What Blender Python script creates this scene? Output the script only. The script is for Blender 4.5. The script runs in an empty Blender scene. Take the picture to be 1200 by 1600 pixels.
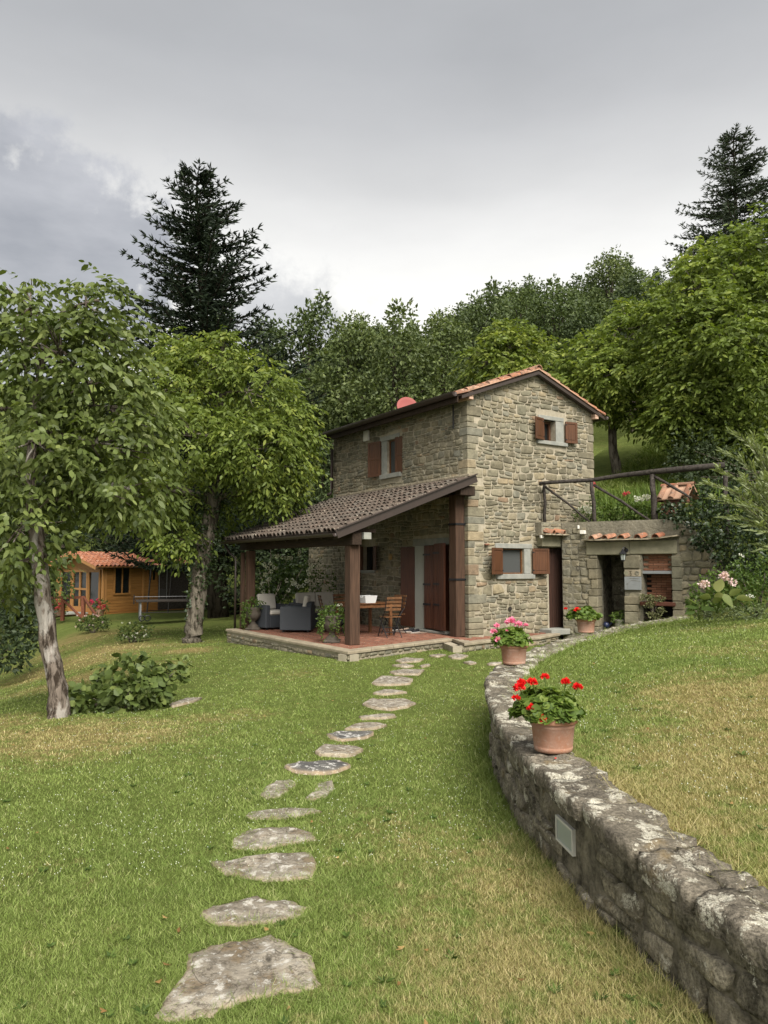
import bpy, math, random
import numpy as np
from mathutils import Vector, Matrix, noise as mnoise
R = math.radians
rng = np.random.default_rng(11)
random.seed(5)
scene = bpy.context.scene
COL = scene.collection

# ------------------------------------------------------------------ camera
cam_d = bpy.data.cameras.new('camera'); cam = bpy.data.objects.new('camera', cam_d); COL.objects.link(cam)
cam_d.sensor_fit = 'VERTICAL'; cam_d.sensor_height = 36.0; cam_d.sensor_width = 27.0; cam_d.lens = 26.0
cam_d.clip_start = .05; cam_d.clip_end = 2000
cam.location = (0, 0, 1.6); cam.rotation_euler = (R(90 + 4.209), 0, 0)
scene.camera = cam

# ------------------------------------------------------------------ light
SUN_AZ, SUN_EL = R(160), R(46)          # azimuth clockwise from +Y
EXPO = 2.3
scene.view_settings.view_transform = 'Standard'; scene.view_settings.look = 'None'
scene.view_settings.exposure = EXPO; scene.view_settings.gamma = 1; scene.view_settings.use_curve_mapping = False
ld = bpy.data.lights.new('sun', 'SUN'); ld.energy = 1.5; ld.angle = R(40); ld.color = (1, .955, .88)
sun = bpy.data.objects.new('sun', ld); COL.objects.link(sun)
sd = Vector((math.sin(SUN_AZ) * math.cos(SUN_EL), math.cos(SUN_AZ) * math.cos(SUN_EL), math.sin(SUN_EL)))
sun.rotation_euler = sd.to_track_quat('Z', 'Y').to_euler()

def N(nt, t, ins=None, **kw):
    n = nt.nodes.new(t)
    for k, v in kw.items(): setattr(n, k, v)
    if ins:
        for k, v in ins.items():
            s = n.inputs[k]
            if hasattr(v, 'outputs') or isinstance(v, bpy.types.NodeSocket): nt.links.new(v if isinstance(v, bpy.types.NodeSocket) else v.outputs[0], s)
            else: s.default_value = v
    return n
def ramp(nt, fac, stops, interp='LINEAR'):
    n = nt.nodes.new('ShaderNodeValToRGB'); cr = n.color_ramp; cr.interpolation = interp
    while len(cr.elements) < len(stops): cr.elements.new(.5)
    for e, (p, c) in zip(cr.elements, stops): e.position = p; e.color = (c[0], c[1], c[2], 1) if not isinstance(c, (int, float)) else (c, c, c, 1)
    nt.links.new(fac if isinstance(fac, bpy.types.NodeSocket) else fac.outputs[0], n.inputs[0]); return n
def math_(nt, op, a, b=None, clamp=False):
    n = nt.nodes.new('ShaderNodeMath'); n.operation = op; n.use_clamp = clamp
    for i, v in enumerate((a, b)):
        if v is None: continue
        if isinstance(v, (int, float)): n.inputs[i].default_value = v
        else: nt.links.new(v if isinstance(v, bpy.types.NodeSocket) else v.outputs[0], n.inputs[i])
    return n.outputs[0]
def mixc(nt, fac, a, b, mode='MIX'):
    n = nt.nodes.new('ShaderNodeMix'); n.data_type = 'RGBA'; n.blend_type = mode
    for i, v in ((0, fac), (6, a), (7, b)):
        if isinstance(v, (int, float)): n.inputs[i].default_value = v
        elif isinstance(v, (tuple, list)): n.inputs[i].default_value = (*v[:3], 1)
        else: nt.links.new(v if isinstance(v, bpy.types.NodeSocket) else v.outputs[0], n.inputs[i])
    return n.outputs[2]

world = bpy.data.worlds.new('World'); scene.world = world; world.use_nodes = True
nt = world.node_tree; nt.nodes.clear()
out = N(nt, 'ShaderNodeOutputWorld')
sky = N(nt, 'ShaderNodeTexSky', sky_type='NISHITA', sun_disc=False, sun_elevation=SUN_EL, sun_rotation=SUN_AZ, air_density=1.5, dust_density=3.0)
bg1 = N(nt, 'ShaderNodeBackground', {'Color': sky.outputs[0], 'Strength': .03})
tc = N(nt, 'ShaderNodeTexCoord')
sep = N(nt, 'ShaderNodeSeparateXYZ', {0: tc.outputs['Generated']})
# large soft undulations of the cloud deck move the elevation bands up and down
wn = N(nt, 'ShaderNodeTexNoise', {'Vector': N(nt, 'ShaderNodeMapping', {'Vector': tc.outputs['Generated'], 'Scale': (1.2, 1.2, 3.4)}).outputs[0], 'Scale': 1.3, 'Detail': 5.0, 'Roughness': .5, 'Distortion': .5})
el = math_(nt, 'ADD', sep.outputs[2], math_(nt, 'MULTIPLY', math_(nt, 'SUBTRACT', wn.outputs[0], .5), .075))
deck = ramp(nt, el, [(0.0, (.80, .785, .74)), (.24, (.95, .93, .87)), (.33, (.90, .885, .84)), (.40, (.77, .762, .74)), (.463, (.58, .578, .572)), (.52, (.455, .457, .463)), (.58, (.385, .39, .40)), (.68, (.36, .365, .375)), (1.0, (.43, .435, .445))])
# soft billows
bn = N(nt, 'ShaderNodeTexNoise', {'Vector': N(nt, 'ShaderNodeMapping', {'Vector': tc.outputs['Generated'], 'Scale': (1., 1., 2.6)}).outputs[0], 'Scale': 4.0, 'Detail': 6.0, 'Roughness': .55})
deck2 = mixc(nt, 1.0, deck.outputs[0], ramp(nt, bn, [(.3, .95), (.7, 1.04)]).outputs[0], 'MULTIPLY')
# nearer ragged grey cumulus low on the left
def blob(az, elv, rad, soft):
    d = Vector((math.sin(R(az)) * math.cos(R(elv)), math.cos(R(az)) * math.cos(R(elv)), math.sin(R(elv))))
    dist = N(nt, 'ShaderNodeVectorMath', {0: tc.outputs['Generated'], 1: d}, operation='DISTANCE')
    cn = N(nt, 'ShaderNodeTexNoise', {'Vector': tc.outputs['Generated'], 'Scale': 9.0, 'Detail': 9.0, 'Roughness': .62})
    dd = math_(nt, 'ADD', dist.outputs['Value'], math_(nt, 'MULTIPLY', math_(nt, 'SUBTRACT', cn.outputs[0], .5), .34))
    m = N(nt, 'ShaderNodeMapRange', {'Value': dd, 'From Min': rad + soft, 'From Max': rad - soft, 'To Min': 0., 'To Max': 1.})
    m.interpolation_type = 'SMOOTHSTEP'; return m.outputs[0]
cm = math_(nt, 'MAXIMUM', math_(nt, 'MAXIMUM', blob(-27, 20.5, .165, .025), math_(nt, 'MULTIPLY', blob(-9, 17.6, .075, .045), .75)), blob(-45, 16, .2, .05))
ccol = ramp(nt, bn, [(.35, (.29, .30, .33)), (.70, (.50, .505, .53))])
final = mixc(nt, math_(nt, 'MULTIPLY', cm, .95), deck2, ccol.outputs[0])
bg2 = N(nt, 'ShaderNodeBackground', {'Color': final, 'Strength': .27})
mx = N(nt, 'ShaderNodeMixShader', {0: .93, 1: bg1.outputs[0], 2: bg2.outputs[0]})
nt.links.new(mx.outputs[0], out.inputs[0])

# ------------------------------------------------------------------ materials
MATS = {}
def material(name, color_fn, rough=.85, bump=None, spec=.3, translucent=0, metallic=0, bumpdist=.01):
    m = bpy.data.materials.new(name); m.use_nodes = True; nt = m.node_tree; nt.nodes.clear()
    o = N(nt, 'ShaderNodeOutputMaterial'); p = N(nt, 'ShaderNodeBsdfPrincipled')
    p.inputs['Roughness'].default_value = rough; p.inputs['Specular IOR Level'].default_value = spec; p.inputs['Metallic'].default_value = metallic
    c = color_fn(nt)
    if isinstance(c, (tuple, list)): p.inputs['Base Color'].default_value = (*c[:3], 1)
    else: nt.links.new(c, p.inputs['Base Color'])
    if bump:
        h, st = bump(nt)
        b = N(nt, 'ShaderNodeBump', {'Height': h, 'Strength': st, 'Distance': bumpdist}); nt.links.new(b.outputs[0], p.inputs['Normal'])
    if translucent:
        t = N(nt, 'ShaderNodeBsdfTranslucent')
        if isinstance(c, (tuple, list)): t.inputs[0].default_value = (*c[:3], 1)
        else: nt.links.new(mixc(nt, 1.0, c, (1.3, 1.35, .6), 'MULTIPLY'), t.inputs[0])
        mxs = N(nt, 'ShaderNodeMixShader', {0: translucent, 1: p.outputs[0], 2: t.outputs[0]}); nt.links.new(mxs.outputs[0], o.inputs[0])
    else: nt.links.new(p.outputs[0], o.inputs[0])
    MATS[name] = m; return m
def objc(nt): return N(nt, 'ShaderNodeTexCoord').outputs['Object']
def wpos(nt): return N(nt, 'ShaderNodeNewGeometry').outputs['Position']
def nz(nt, scale, detail=5, rough=.6, vec=None, stretch=None, dist=0):
    v = vec if vec is not None else objc(nt)
    if stretch: v = N(nt, 'ShaderNodeMapping', {'Vector': v, 'Scale': stretch}).outputs[0]
    return N(nt, 'ShaderNodeTexNoise', {'Vector': v, 'Scale': scale, 'Detail': float(detail), 'Roughness': rough, 'Distortion': float(dist)}).outputs[0]
def tint(nt): return N(nt, 'ShaderNodeAttribute', attribute_name='tint').outputs['Fac']
def orand(nt): return N(nt, 'ShaderNodeObjectInfo').outputs['Random']
def bmp(scale, st=.5, detail=6, stretch=None): return lambda nt: (nz(nt, scale, detail, .65, stretch=stretch), st)

def c_rubble(nt):
    base = ramp(nt, tint(nt), [(0, (.125, .113, .080)), (.2, (.205, .180, .125)), (.4, (.190, .178, .130)), (.6, (.255, .225, .160)), (.8, (.165, .160, .128)), (.95, (.28, .235, .155)), (1, (.22, .155, .105))]).outputs[0]
    a = mixc(nt, 1, base, ramp(nt, nz(nt, 7, 7, .65), [(.28, .62), (.72, 1.32)]).outputs[0], 'MULTIPLY')
    a = mixc(nt, 1, a, ramp(nt, nz(nt, 1.0, 4, .6), [(.3, (.74, .76, .76)), (.7, (1.16, 1.13, 1.08))]).outputs[0], 'MULTIPLY')
    return mixc(nt, ramp(nt, nz(nt, 30, 4, .6), [(.55, 0), (.75, .45)]).outputs[0], a, (.11, .105, .08))
material('rubble_stone', c_rubble, .92, bmp(26, .9), .2, bumpdist=.012)
def c_mortar(nt):
    a = ramp(nt, nz(nt, 9, 6), [(.3, (.27, .235, .175)), (.7, (.40, .355, .27))]).outputs[0]
    return mixc(nt, ramp(nt, nz(nt, 1.3, 4), [(.45, 0), (.7, .5)]).outputs[0], a, (.20, .185, .14))
material('lime_mortar', c_mortar, .95, bmp(40, .8), .1, bumpdist=.01)
def c_render(nt):
    a = ramp(nt, nz(nt, 3.2, 8, .68), [(.25, (.085, .082, .065)), (.5, (.175, .16, .12)), (.75, (.27, .245, .185))]).outputs[0]
    return mixc(nt, ramp(nt, nz(nt, 21, 5, .6), [(.58, 0), (.72, .6)]).outputs[0], a, (.33, .31, .26))
material('rough_render', c_render, .95, bmp(16, 1.0), .1, bumpdist=.03)
def c_cut(nt):
    return mixc(nt, ramp(nt, nz(nt, 5, 7), [(.35, 0), (.7, 1)]).outputs[0], (.20, .205, .185), (.29, .285, .25))
material('grey_cut_stone', c_cut, .9, bmp(35, .35), .2)
def c_lintel(nt):
    return mixc(nt, ramp(nt, nz(nt, 4, 7), [(.35, 0), (.7, 1)]).outputs[0], (.17, .16, .11), (.27, .25, .175))
material('sandstone_lintel', c_lintel, .92, bmp(22, .6), .2)
def c_coping(nt):
    return mixc(nt, ramp(nt, nz(nt, 4, 7), [(.35, 0), (.7, 1)]).outputs[0], (.21, .175, .125), (.33, .285, .205))
material('terrace_coping', c_coping, .9, bmp(25, .5), .2)
def wood(name, dark, light, rough=.6, spec=.35, ax=(14, 14, .7), sc=3):
    def c(nt):
        f = nz(nt, sc, 5, .6, stretch=ax, dist=.4)
        a = mixc(nt, ramp(nt, f, [(.32, 0), (.68, 1)]).outputs[0], dark, light)
        return mixc(nt, 1, a, ramp(nt, orand(nt), [(0, .82), (1, 1.14)]).outputs[0], 'MULTIPLY')
    material(name, c, rough, bmp(sc * 2.5, .35, 5, ax), spec, bumpdist=.006)
wood('shutter_wood', (.050, .020, .009), (.110, .045, .019), .5, .4)
wood('door_wood', (.05, .017, .009), (.105, .038, .018), .5, .35)
wood('dark_door_wood', (.022, .011, .008), (.05, .022, .014), .6, .3)
wood('post_wood', (.034, .020, .013), (.088, .050, .032), .75, .2)
wood('dark_beam_wood', (.018, .012, .009), (.045, .030, .021), .8, .15)
wood('beam_wood_lengthwise', (.018, .012, .009), (.05, .033, .022), .8, .15, (14, .7, 14))
wood('rustic_log', (.018, .015, .013), (.07, .060, .052), .85, .15, (6, 6, 6), 4)
wood('shed_wood', (.24, .11, .030), (.36, .18, .055), .55, .3, (.7, 14, 14), 2)
wood('shed_post_wood', (.30, .145, .045), (.44, .23, .085), .55, .3)
wood('rail_wood', (.10, .032, .018), (.19, .07, .04), .7, .2, (5, 5, 5))
wood('table_wood', (.10, .040, .015), (.19, .085, .035), .5, .3, (6, 6, 6))
wood('chair_wood', (.08, .035, .014), (.16, .075, .03), .5, .3, (6, 6, 6))
wood('rusty_shelf', (.075, .028, .018), (.15, .06, .04), .8, .2, (.7, 12, 12))
def c_tile(nt):
    a = ramp(nt, orand(nt), [(0, (.29, .11, .06)), (.35, (.36, .16, .09)), (.6, (.22, .11, .07)), (.85, (.40, .23, .15)), (1, (.18, .12, .085))]).outputs[0]
    a = mixc(nt, ramp(nt, nz(nt, 11, 7, .65, vec=wpos(nt)), [(.42, 0), (.62, .75)]).outputs[0], a, (.14, .10, .075))
    return mixc(nt, ramp(nt, nz(nt, 27, 5, .6, vec=wpos(nt)), [(.6, 0), (.68, .8)]).outputs[0], a, (.45, .41, .34))
material('terracotta_tile', c_tile, .9, bmp(30, .6), .15)
def c_otile(nt):
    a = ramp(nt, orand(nt), [(0, (.072, .056, .045)), (.5, (.108, .082, .065)), (1, (.10, .088, .074))]).outputs[0]
    a = mixc(nt, ramp(nt, nz(nt, 9, 7, .65, vec=wpos(nt)), [(.42, 0), (.62, .7)]).outputs[0], a, (.055, .045, .036))
    return mixc(nt, ramp(nt, nz(nt, 15, 6, .65, vec=wpos(nt)), [(.58, 0), (.66, .75)]).outputs[0], a, (.36, .32, .25))
material('lichened_old_tile', c_otile, .95, bmp(30, .7), .1)
def c_stile(nt):
    a = ramp(nt, orand(nt), [(0, (.36, .135, .07)), (.5, (.44, .19, .11)), (1, (.28, .12, .08))]).outputs[0]
    return mixc(nt, ramp(nt, nz(nt, 5, 5, .65, vec=wpos(nt)), [(.54, 0), (.66, .6)]).outputs[0], a, (.56, .40, .30))
material('shed_roof_tile', c_stile, .85, None, .15)
def c_brick(nt):
    a = ramp(nt, orand(nt), [(0, (.15, .060, .040)), (.5, (.20, .082, .052)), (1, (.26, .12, .08))]).outputs[0]
    return mixc(nt, ramp(nt, nz(nt, 12, 6, .65), [(.4, 0), (.7, .5)]).outputs[0], a, (.20, .14, .10))
material('cotto_brick', c_brick, .8, bmp(30, .4), .2)
def c_oldbrick(nt):
    a = ramp(nt, orand(nt), [(0, (.14, .058, .032)), (.5, (.20, .085, .048)), (1, (.25, .12, .075))]).outputs[0]
    return mixc(nt, ramp(nt, nz(nt, 12, 6, .65), [(.4, 0), (.7, .5)]).outputs[0], a, (.12, .08, .05))
material('old_brick', c_oldbrick, .9, bmp(30, .5), .2)
material('chimney_block', lambda nt: mixc(nt, nz(nt, 8, 5), (.40, .23, .15), (.50, .34, .24)), .9, bmp(20, .4), .2)
def c_lichen(scale_w, thr, dark=(.038, .034, .028), mid=(.155, .135, .105)):
    def f(nt):
        p = wpos(nt)
        a = mixc(nt, ramp(nt, nz(nt, 5, 9, .75, vec=p), [(.36, 0), (.62, 1)]).outputs[0], dark, mid)
        a = mixc(nt, 1, a, ramp(nt, nz(nt, 52, 7, .8, vec=p), [(.36, .32), (.64, 1.75)]).outputs[0], 'MULTIPLY')
        a = mixc(nt, ramp(nt, tint(nt), [(0, 0), (1, .35)]).outputs[0], a, (.20, .175, .13))
        a = mixc(nt, ramp(nt, nz(nt, 4, 6, .65, vec=p, dist=.3), [(.58, 0), (.72, .6)]).outputs[0], a, (.24, .17, .075))
        vo = N(nt, 'ShaderNodeTexVoronoi', {'Vector': N(nt, 'ShaderNodeVectorMath', {0: p, 1: N(nt, 'ShaderNodeTexNoise', {'Vector': p, 'Scale': 30.}).outputs[1]}, operation='ADD').outputs[0] if False else p, 'Scale': scale_w * 4.6, 'Randomness': 1.}, feature='DISTANCE_TO_EDGE').outputs['Distance']
        cell = ramp(nt, math_(nt, 'ADD', vo, math_(nt, 'MULTIPLY', math_(nt, 'SUBTRACT', nz(nt, 45, 5, .7, vec=p), .5), .55)), [(.0, .15), (.12, 1)]).outputs[0]
        area_ = math_(nt, 'ADD', nz(nt, scale_w * .42, 3, .55, vec=p), math_(nt, 'MULTIPLY', math_(nt, 'SUBTRACT', nz(nt, scale_w * 2.6, 5, .7, vec=p), .5), .55))
        k = math_(nt, 'MULTIPLY', ramp(nt, area_, [(thr, 0), (thr + .04, 1)]).outputs[0], cell)
        lc = ramp(nt, nz(nt, 25, 4, .6, vec=p), [(.35, (.36, .34, .27)), (.65, (.60, .57, .47))]).outputs[0]
        return mixc(nt, k, a, lc)
    return f
material('lichened_cap_stone', c_lichen(18, .545, (.050, .044, .036), (.20, .175, .135)), .95, bmp(26, 1.0), .1, bumpdist=.03)
material('dark_wall_stone', c_lichen(17, .63, (.056, .050, .038), (.28, .25, .185)), .95, bmp(17, 1.0, 8), .1, bumpdist=.04)
material('dark_wall_joint', lambda nt: mixc(nt, ramp(nt, nz(nt, 9, 8, .72, vec=wpos(nt)), [(.36, 0), (.64, 1)]).outputs[0], (.045, .040, .031), (.23, .205, .15)), .95, bmp(18, 1.0, 8), .1, bumpdist=.03)
def c_step(nt):
    a = mixc(nt, ramp(nt, nz(nt, 4, 8, .68, vec=wpos(nt)), [(.33, 0), (.62, 1)]).outputs[0], (.13, .11, .085), (.34, .305, .245))
    a = mixc(nt, ramp(nt, nz(nt, 6, 7, .7, vec=wpos(nt)), [(.52, 0), (.60, .8)]).outputs[0], a, (.155, .115, .070))
    a = mixc(nt, ramp(nt, nz(nt, 34, 6, .75, vec=wpos(nt)), [(.47, 0), (.58, .85)]).outputs[0], a, (.085, .072, .055))
    dv = N(nt, 'ShaderNodeVectorMath', {0: wpos(nt), 1: N(nt, 'ShaderNodeTexNoise', {'Vector': wpos(nt), 'Scale': 2.5}).outputs[1]}, operation='ADD')
    ck = N(nt, 'ShaderNodeTexVoronoi', {'Vector': dv.outputs[0], 'Scale': 1.3}, feature='DISTANCE_TO_EDGE').outputs['Distance']
    a = mixc(nt, ramp(nt, ck, [(.0015, .8), (.005, 0)]).outputs[0], a, (.03, .026, .02))
    a = mixc(nt, ramp(nt, nz(nt, 17, 6, .7, vec=wpos(nt)), [(.54, 0), (.62, .8)]).outputs[0], a, (.50, .475, .42))
    return mixc(nt, math_(nt, 'MULTIPLY', tint(nt), .75), a, (.33, .26, .165))
material('stepping_slab', c_step, .95, bmp(40, .9), .1, bumpdist=.012)
def c_stepd(nt):
    a = mixc(nt, ramp(nt, nz(nt, 5, 8, .68, vec=wpos(nt)), [(.33, 0), (.62, 1)]).outputs[0], (.055, .055, .055), (.12, .115, .105))
    a = mixc(nt, ramp(nt, nz(nt, 15, 5, .7, vec=wpos(nt)), [(.54, 0), (.6, 1)]).outputs[0], a, (.46, .45, .42))
    return mixc(nt, tint(nt), a, (.40, .30, .19))
material('dark_mottled_slab', c_stepd, .95, bmp(40, .9), .1, bumpdist=.012)

DRY = [(1.0, 3.9, .9, .8), (.8, 3.0, 1.0, .7), (.2, 4.6, .6, .45), (2.2, 4.4, 1.2, .75), (3.0, 6.0, 1.3, .75), (2.3, 3.6, .8, .7), (-3.2, 7.6, 1.5, .75), (-4.8, 7.9, 1.5, .75), (-2.0, 8.6, .8, .4), (4.5, 8.6, 1.0, .45), (-4.6, 17.6, .8, .8), (-5.9, 14.5, 1.6, .75), (-7.6, 19.0, 2.4, .8), (-9.3, 24, 2.4, .6), (5.5, 11.5, .8, .5), (1.6, 4.9, .5, .5), (-1.4, 12.6, .7, .3)]
def dry_fac(nt):
    p = wpos(nt)
    n1 = nz(nt, .9, 5, .62, vec=p); n2 = nz(nt, 4.5, 5, .65, vec=p)
    tot = None
    for x, y, r, s in DRY:
        v = N(nt, 'ShaderNodeVectorMath', {0: p, 1: (x, y, 0)}, operation='SUBTRACT')
        v = N(nt, 'ShaderNodeVectorMath', {0: v.outputs[0], 1: (1, 1, 0)}, operation='MULTIPLY')
        l = N(nt, 'ShaderNodeVectorMath', {0: v.outputs[0]}, operation='LENGTH').outputs['Value']
        m = N(nt, 'ShaderNodeMapRange', {'Value': l, 'From Min': r * 1.7, 'From Max': r * .1, 'To Min': 0., 'To Max': s}); m.interpolation_type = 'SMOOTHSTEP'
        tot = m.outputs[0] if tot is None else math_(nt, 'MAXIMUM', tot, m.outputs[0])
    f = math_(nt, 'ADD', math_(nt, 'MULTIPLY', tot, .52), math_(nt, 'MULTIPLY', n1, .55))
    f = math_(nt, 'ADD', f, math_(nt, 'MULTIPLY', n2, .58)); n3 = nz(nt, 17, 4, .6, vec=p); f = math_(nt, 'ADD', f, math_(nt, 'MULTIPLY', math_(nt, 'SUBTRACT', n3, .5), .5))
    return ramp(nt, f, [(.62, 0), (1.10, .90)]).outputs[0]
def c_ground(nt):
    g = ramp(nt, nz(nt, 2.5, 6, .65, vec=wpos(nt)), [(.3, (.090, .115, .028)), (.7, (.16, .195, .052))]).outputs[0]
    g = mixc(nt, ramp(nt, nz(nt, 60, 5, .7, vec=wpos(nt)), [(.35, 0), (.7, .6)]).outputs[0], g, (.035, .045, .012))
    d = ramp(nt, nz(nt, 9, 6, .65, vec=wpos(nt)), [(.3, (.16, .125, .05)), (.7, (.26, .19, .085))]).outputs[0]
    return mixc(nt, dry_fac(nt), g, d)
material('lawn_ground', c_ground, .95, lambda nt: (nz(nt, 35, 6, .7, vec=wpos(nt)), 1.0), .05, bumpdist=.03)
def c_blade(nt):
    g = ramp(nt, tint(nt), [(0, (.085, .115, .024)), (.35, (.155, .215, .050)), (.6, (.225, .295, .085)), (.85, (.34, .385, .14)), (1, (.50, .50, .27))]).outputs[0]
    g = mixc(nt, 1, g, ramp(nt, nz(nt, 1.1, 4, .6, vec=wpos(nt)), [(.3, (.82, .86, .8)), (.7, (1.15, 1.1, 1.1))]).outputs[0], 'MULTIPLY')
    d = ramp(nt, tint(nt), [(0, (.15, .15, .05)), (.35, (.28, .26, .10)), (.65, (.42, .365, .17)), (1, (.62, .52, .30))]).outputs[0]
    k = math_(nt, 'ADD', dry_fac(nt), math_(nt, 'MULTIPLY', math_(nt, 'SUBTRACT', tint(nt), .5), .5))
    return mixc(nt, ramp(nt, k, [(.25, 0), (.75, 1)]).outputs[0], g, d)
material('grass_blade', c_blade, .7, None, .15, translucent=.25)
material('woodland_floor', lambda nt: ramp(nt, nz(nt, 1.5, 6, .65, vec=wpos(nt)), [(.3, (.045, .060, .016)), (.7, (.10, .105, .035))]).outputs[0], .95, lambda nt: (nz(nt, 8, 6, .7, vec=wpos(nt)), 1.0), .05, bumpdist=.1)
material('clover_flower', lambda nt: (.50, .52, .42), .8)
def leafmat(name, a, b, c, tr=.3, rough=.55, spec=.3):
    def f(nt):
        g = ramp(nt, tint(nt), [(0, a), (.55, b), (1, c)]).outputs[0]
        return mixc(nt, 1, g, ramp(nt, orand(nt), [(0, .88), (1, 1.12)]).outputs[0], 'MULTIPLY')
    material(name, f, rough, None, spec, translucent=tr)
leafmat('walnut_leaf', (.038, .056, .014), (.102, .135, .034), (.20, .235, .075), .3, .5, .35)
leafmat('bright_walnut_leaf', (.060, .088, .014), (.148, .200, .036), (.29, .325, .062), .35)
leafmat('yellow_green_leaf', (.058, .084, .013), (.142, .192, .036), (.27, .31, .062), .35)
leafmat('oak_leaf', (.032, .050, .016), (.078, .110, .034), (.145, .180, .060), .22)
leafmat('pale_oak_leaf', (.048, .070, .022), (.108, .142, .044), (.19, .225, .080), .22)
leafmat('deep_oak_leaf', (.020, .034, .012), (.048, .070, .024), (.090, .120, .042), .2)
leafmat('dark_leaf', (.016, .027, .010), (.036, .055, .019), (.070, .096, .033), .15)
leafmat('fir_needle', (.009, .015, .009), (.019, .030, .016), (.038, .052, .026), .05, .6, .15)
leafmat('larch_needle', (.016, .026, .014), (.036, .052, .028), (.065, .085, .045), .1)
leafmat('ivy_leaf', (.014, .026, .009), (.030, .052, .016), (.085, .115, .035), .12, .45, .4)
leafmat('fallen_leaf', (.12, .06, .02), (.25, .15, .05), (.38, .26, .10), .1)
leafmat('grey_green_leaf', (.11, .14, .065), (.22, .26, .12), (.34, .38, .21), .3)
leafmat('geranium_leaf', (.045, .085, .012), (.105, .165, .024), (.20, .25, .055), .3)
leafmat('garden_leaf', (.040, .075, .012), (.085, .140, .024), (.16, .21, .05), .3)
leafmat('hosta_leaf', (.09, .13, .03), (.20, .24, .07), (.36, .38, .16), .3)
leafmat('shrub_leaf', (.045, .068, .018), (.092, .128, .032), (.18, .215, .062), .25)
leafmat('succulent_leaf', (.06, .065, .025), (.14, .15, .06), (.22, .20, .10), .1)
leafmat('tall_grass_leaf', (.05, .085, .014), (.10, .155, .028), (.17, .21, .05), .3)
def bark(name, a, b, sc=9, st=(1, 1, .25), patch=None):
    def f(nt):
        c = ramp(nt, nz(nt, sc, 7, .68, stretch=st, dist=.5), [(.42, a), (.55, b)]).outputs[0]
        if patch: c = mixc(nt, ramp(nt, nz(nt, 5, 6, .65, stretch=(1, 1, .5)), [(.52, 0), (.6, .8)]).outputs[0], c, patch)
        return c
    material(name, f, .95, lambda nt: (nz(nt, sc, 7, .7, stretch=st, dist=.5), 1.0), .1, bumpdist=.05)
bark('pale_bark', (.040, .030, .022), (.20, .165, .135), 20, (1, 1, .22), (.42, .39, .35))
bark('grey_bark', (.045, .038, .028), (.16, .14, .11), 12, (1, 1, .25))
bark('dark_bark', (.02, .016, .012), (.07, .058, .045), 9)
material('black_metal', lambda nt: (.012, .012, .014), .45, None, .5, metallic=.3)
material('dark_metal', lambda nt: (.022, .018, .016), .5, None, .5)
material('copper_brown_metal', lambda nt: mixc(nt, nz(nt, 4), (.022, .015, .012), (.045, .03, .024)), .5, None, .5)
material('galvanised_metal', lambda nt: (.30, .31, .32), .45, None, .5, metallic=.6)
material('window_glass', lambda nt: (.012, .014, .014), .08, None, .6)
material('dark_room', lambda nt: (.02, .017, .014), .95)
material('mesh_curtain', lambda nt: (.055, .058, .056), .9)
def c_rattan(nt):
    w1 = N(nt, 'ShaderNodeTexWave', {'Vector': objc(nt), 'Scale': 18.}, bands_direction='Z').outputs['Fac']
    return mixc(nt, w1, (.026, .030, .036), (.062, .068, .078))
material('grey_rattan', c_rattan, .6, lambda nt: (N(nt, 'ShaderNodeTexWave', {'Vector': objc(nt), 'Scale': 18.}, bands_direction='Z').outputs['Fac'], .6), .3, bumpdist=.004)
material('cream_cushion', lambda nt: mixc(nt, nz(nt, 6), (.42, .39, .34), (.50, .47, .42)), .95, bmp(90, .3), .05)
material('white_plastic', lambda nt: (.68, .68, .67), .4, None, .4)
material('painted_wood_grey', lambda nt: mixc(nt, nz(nt, 5), (.27, .28, .25), (.34, .35, .31)), .7, None, .3)
material('yellow_plastic', lambda nt: (.62, .50, .12), .45, None, .4)
material('blue_plastic', lambda nt: (.012, .018, .05), .4, None, .4)
material('shoe_black', lambda nt: (.02, .02, .022), .7)
material('shoe_beige', lambda nt: (.30, .22, .17), .8)
def c_pot(nt):
    a = mixc(nt, ramp(nt, nz(nt, 4.5, 6, .62, vec=wpos(nt)), [(.35, 0), (.68, 1)]).outputs[0], (.30, .145, .088), (.33, .215, .165))
    return mixc(nt, ramp(nt, nz(nt, 30, 6, .7, vec=wpos(nt)), [(.52, 0), (.7, .5)]).outputs[0], a, (.42, .32, .26))
material('terracotta_pot', c_pot, .88, bmp(50, .3), .15)
material('pot_rim_clay', lambda nt: mixc(nt, nz(nt, 9, 6), (.36, .16, .09), (.40, .24, .165)), .85, bmp(50, .3), .15)
material('urn_stone', lambda nt: mixc(nt, nz(nt, 9, 6), (.045, .038, .030), (.12, .10, .08)), .9, bmp(30, .5), .15)
material('pale_urn', lambda nt: mixc(nt, nz(nt, 9, 6), (.20, .19, .15), (.36, .35, .29)), .9, bmp(30, .4), .15)
material('potting_soil', lambda nt: (.035, .024, .016), .95, bmp(40, 1.0), .1)
def petal(name, a, b): material(name, lambda nt: mixc(nt, tint(nt), a, b), .6, None, .2, translucent=.2)
petal('red_petal', (.58, .008, .012), (.82, .03, .025))
petal('pink_petal', (.72, .14, .32), (.85, .42, .55))
petal('white_petal', (.62, .62, .55), (.80, .80, .74))
petal('pale_pink_petal', (.62, .42, .46), (.80, .66, .64))
petal('crimson_petal', (.45, .01, .05), (.65, .05, .12))
material('dish_red', lambda nt: mixc(nt, nz(nt, 3), (.23, .050, .042), (.27, .065, .055)), .6, None, .3)
material('peach_block', lambda nt: mixc(nt, nz(nt, 9, 6), (.40, .25, .18), (.50, .36, .27)), .9, bmp(30, .4), .15)
material('white_paint', lambda nt: mixc(nt, nz(nt, 9, 5), (.58, .56, .50), (.70, .68, .62)), .7)
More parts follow.
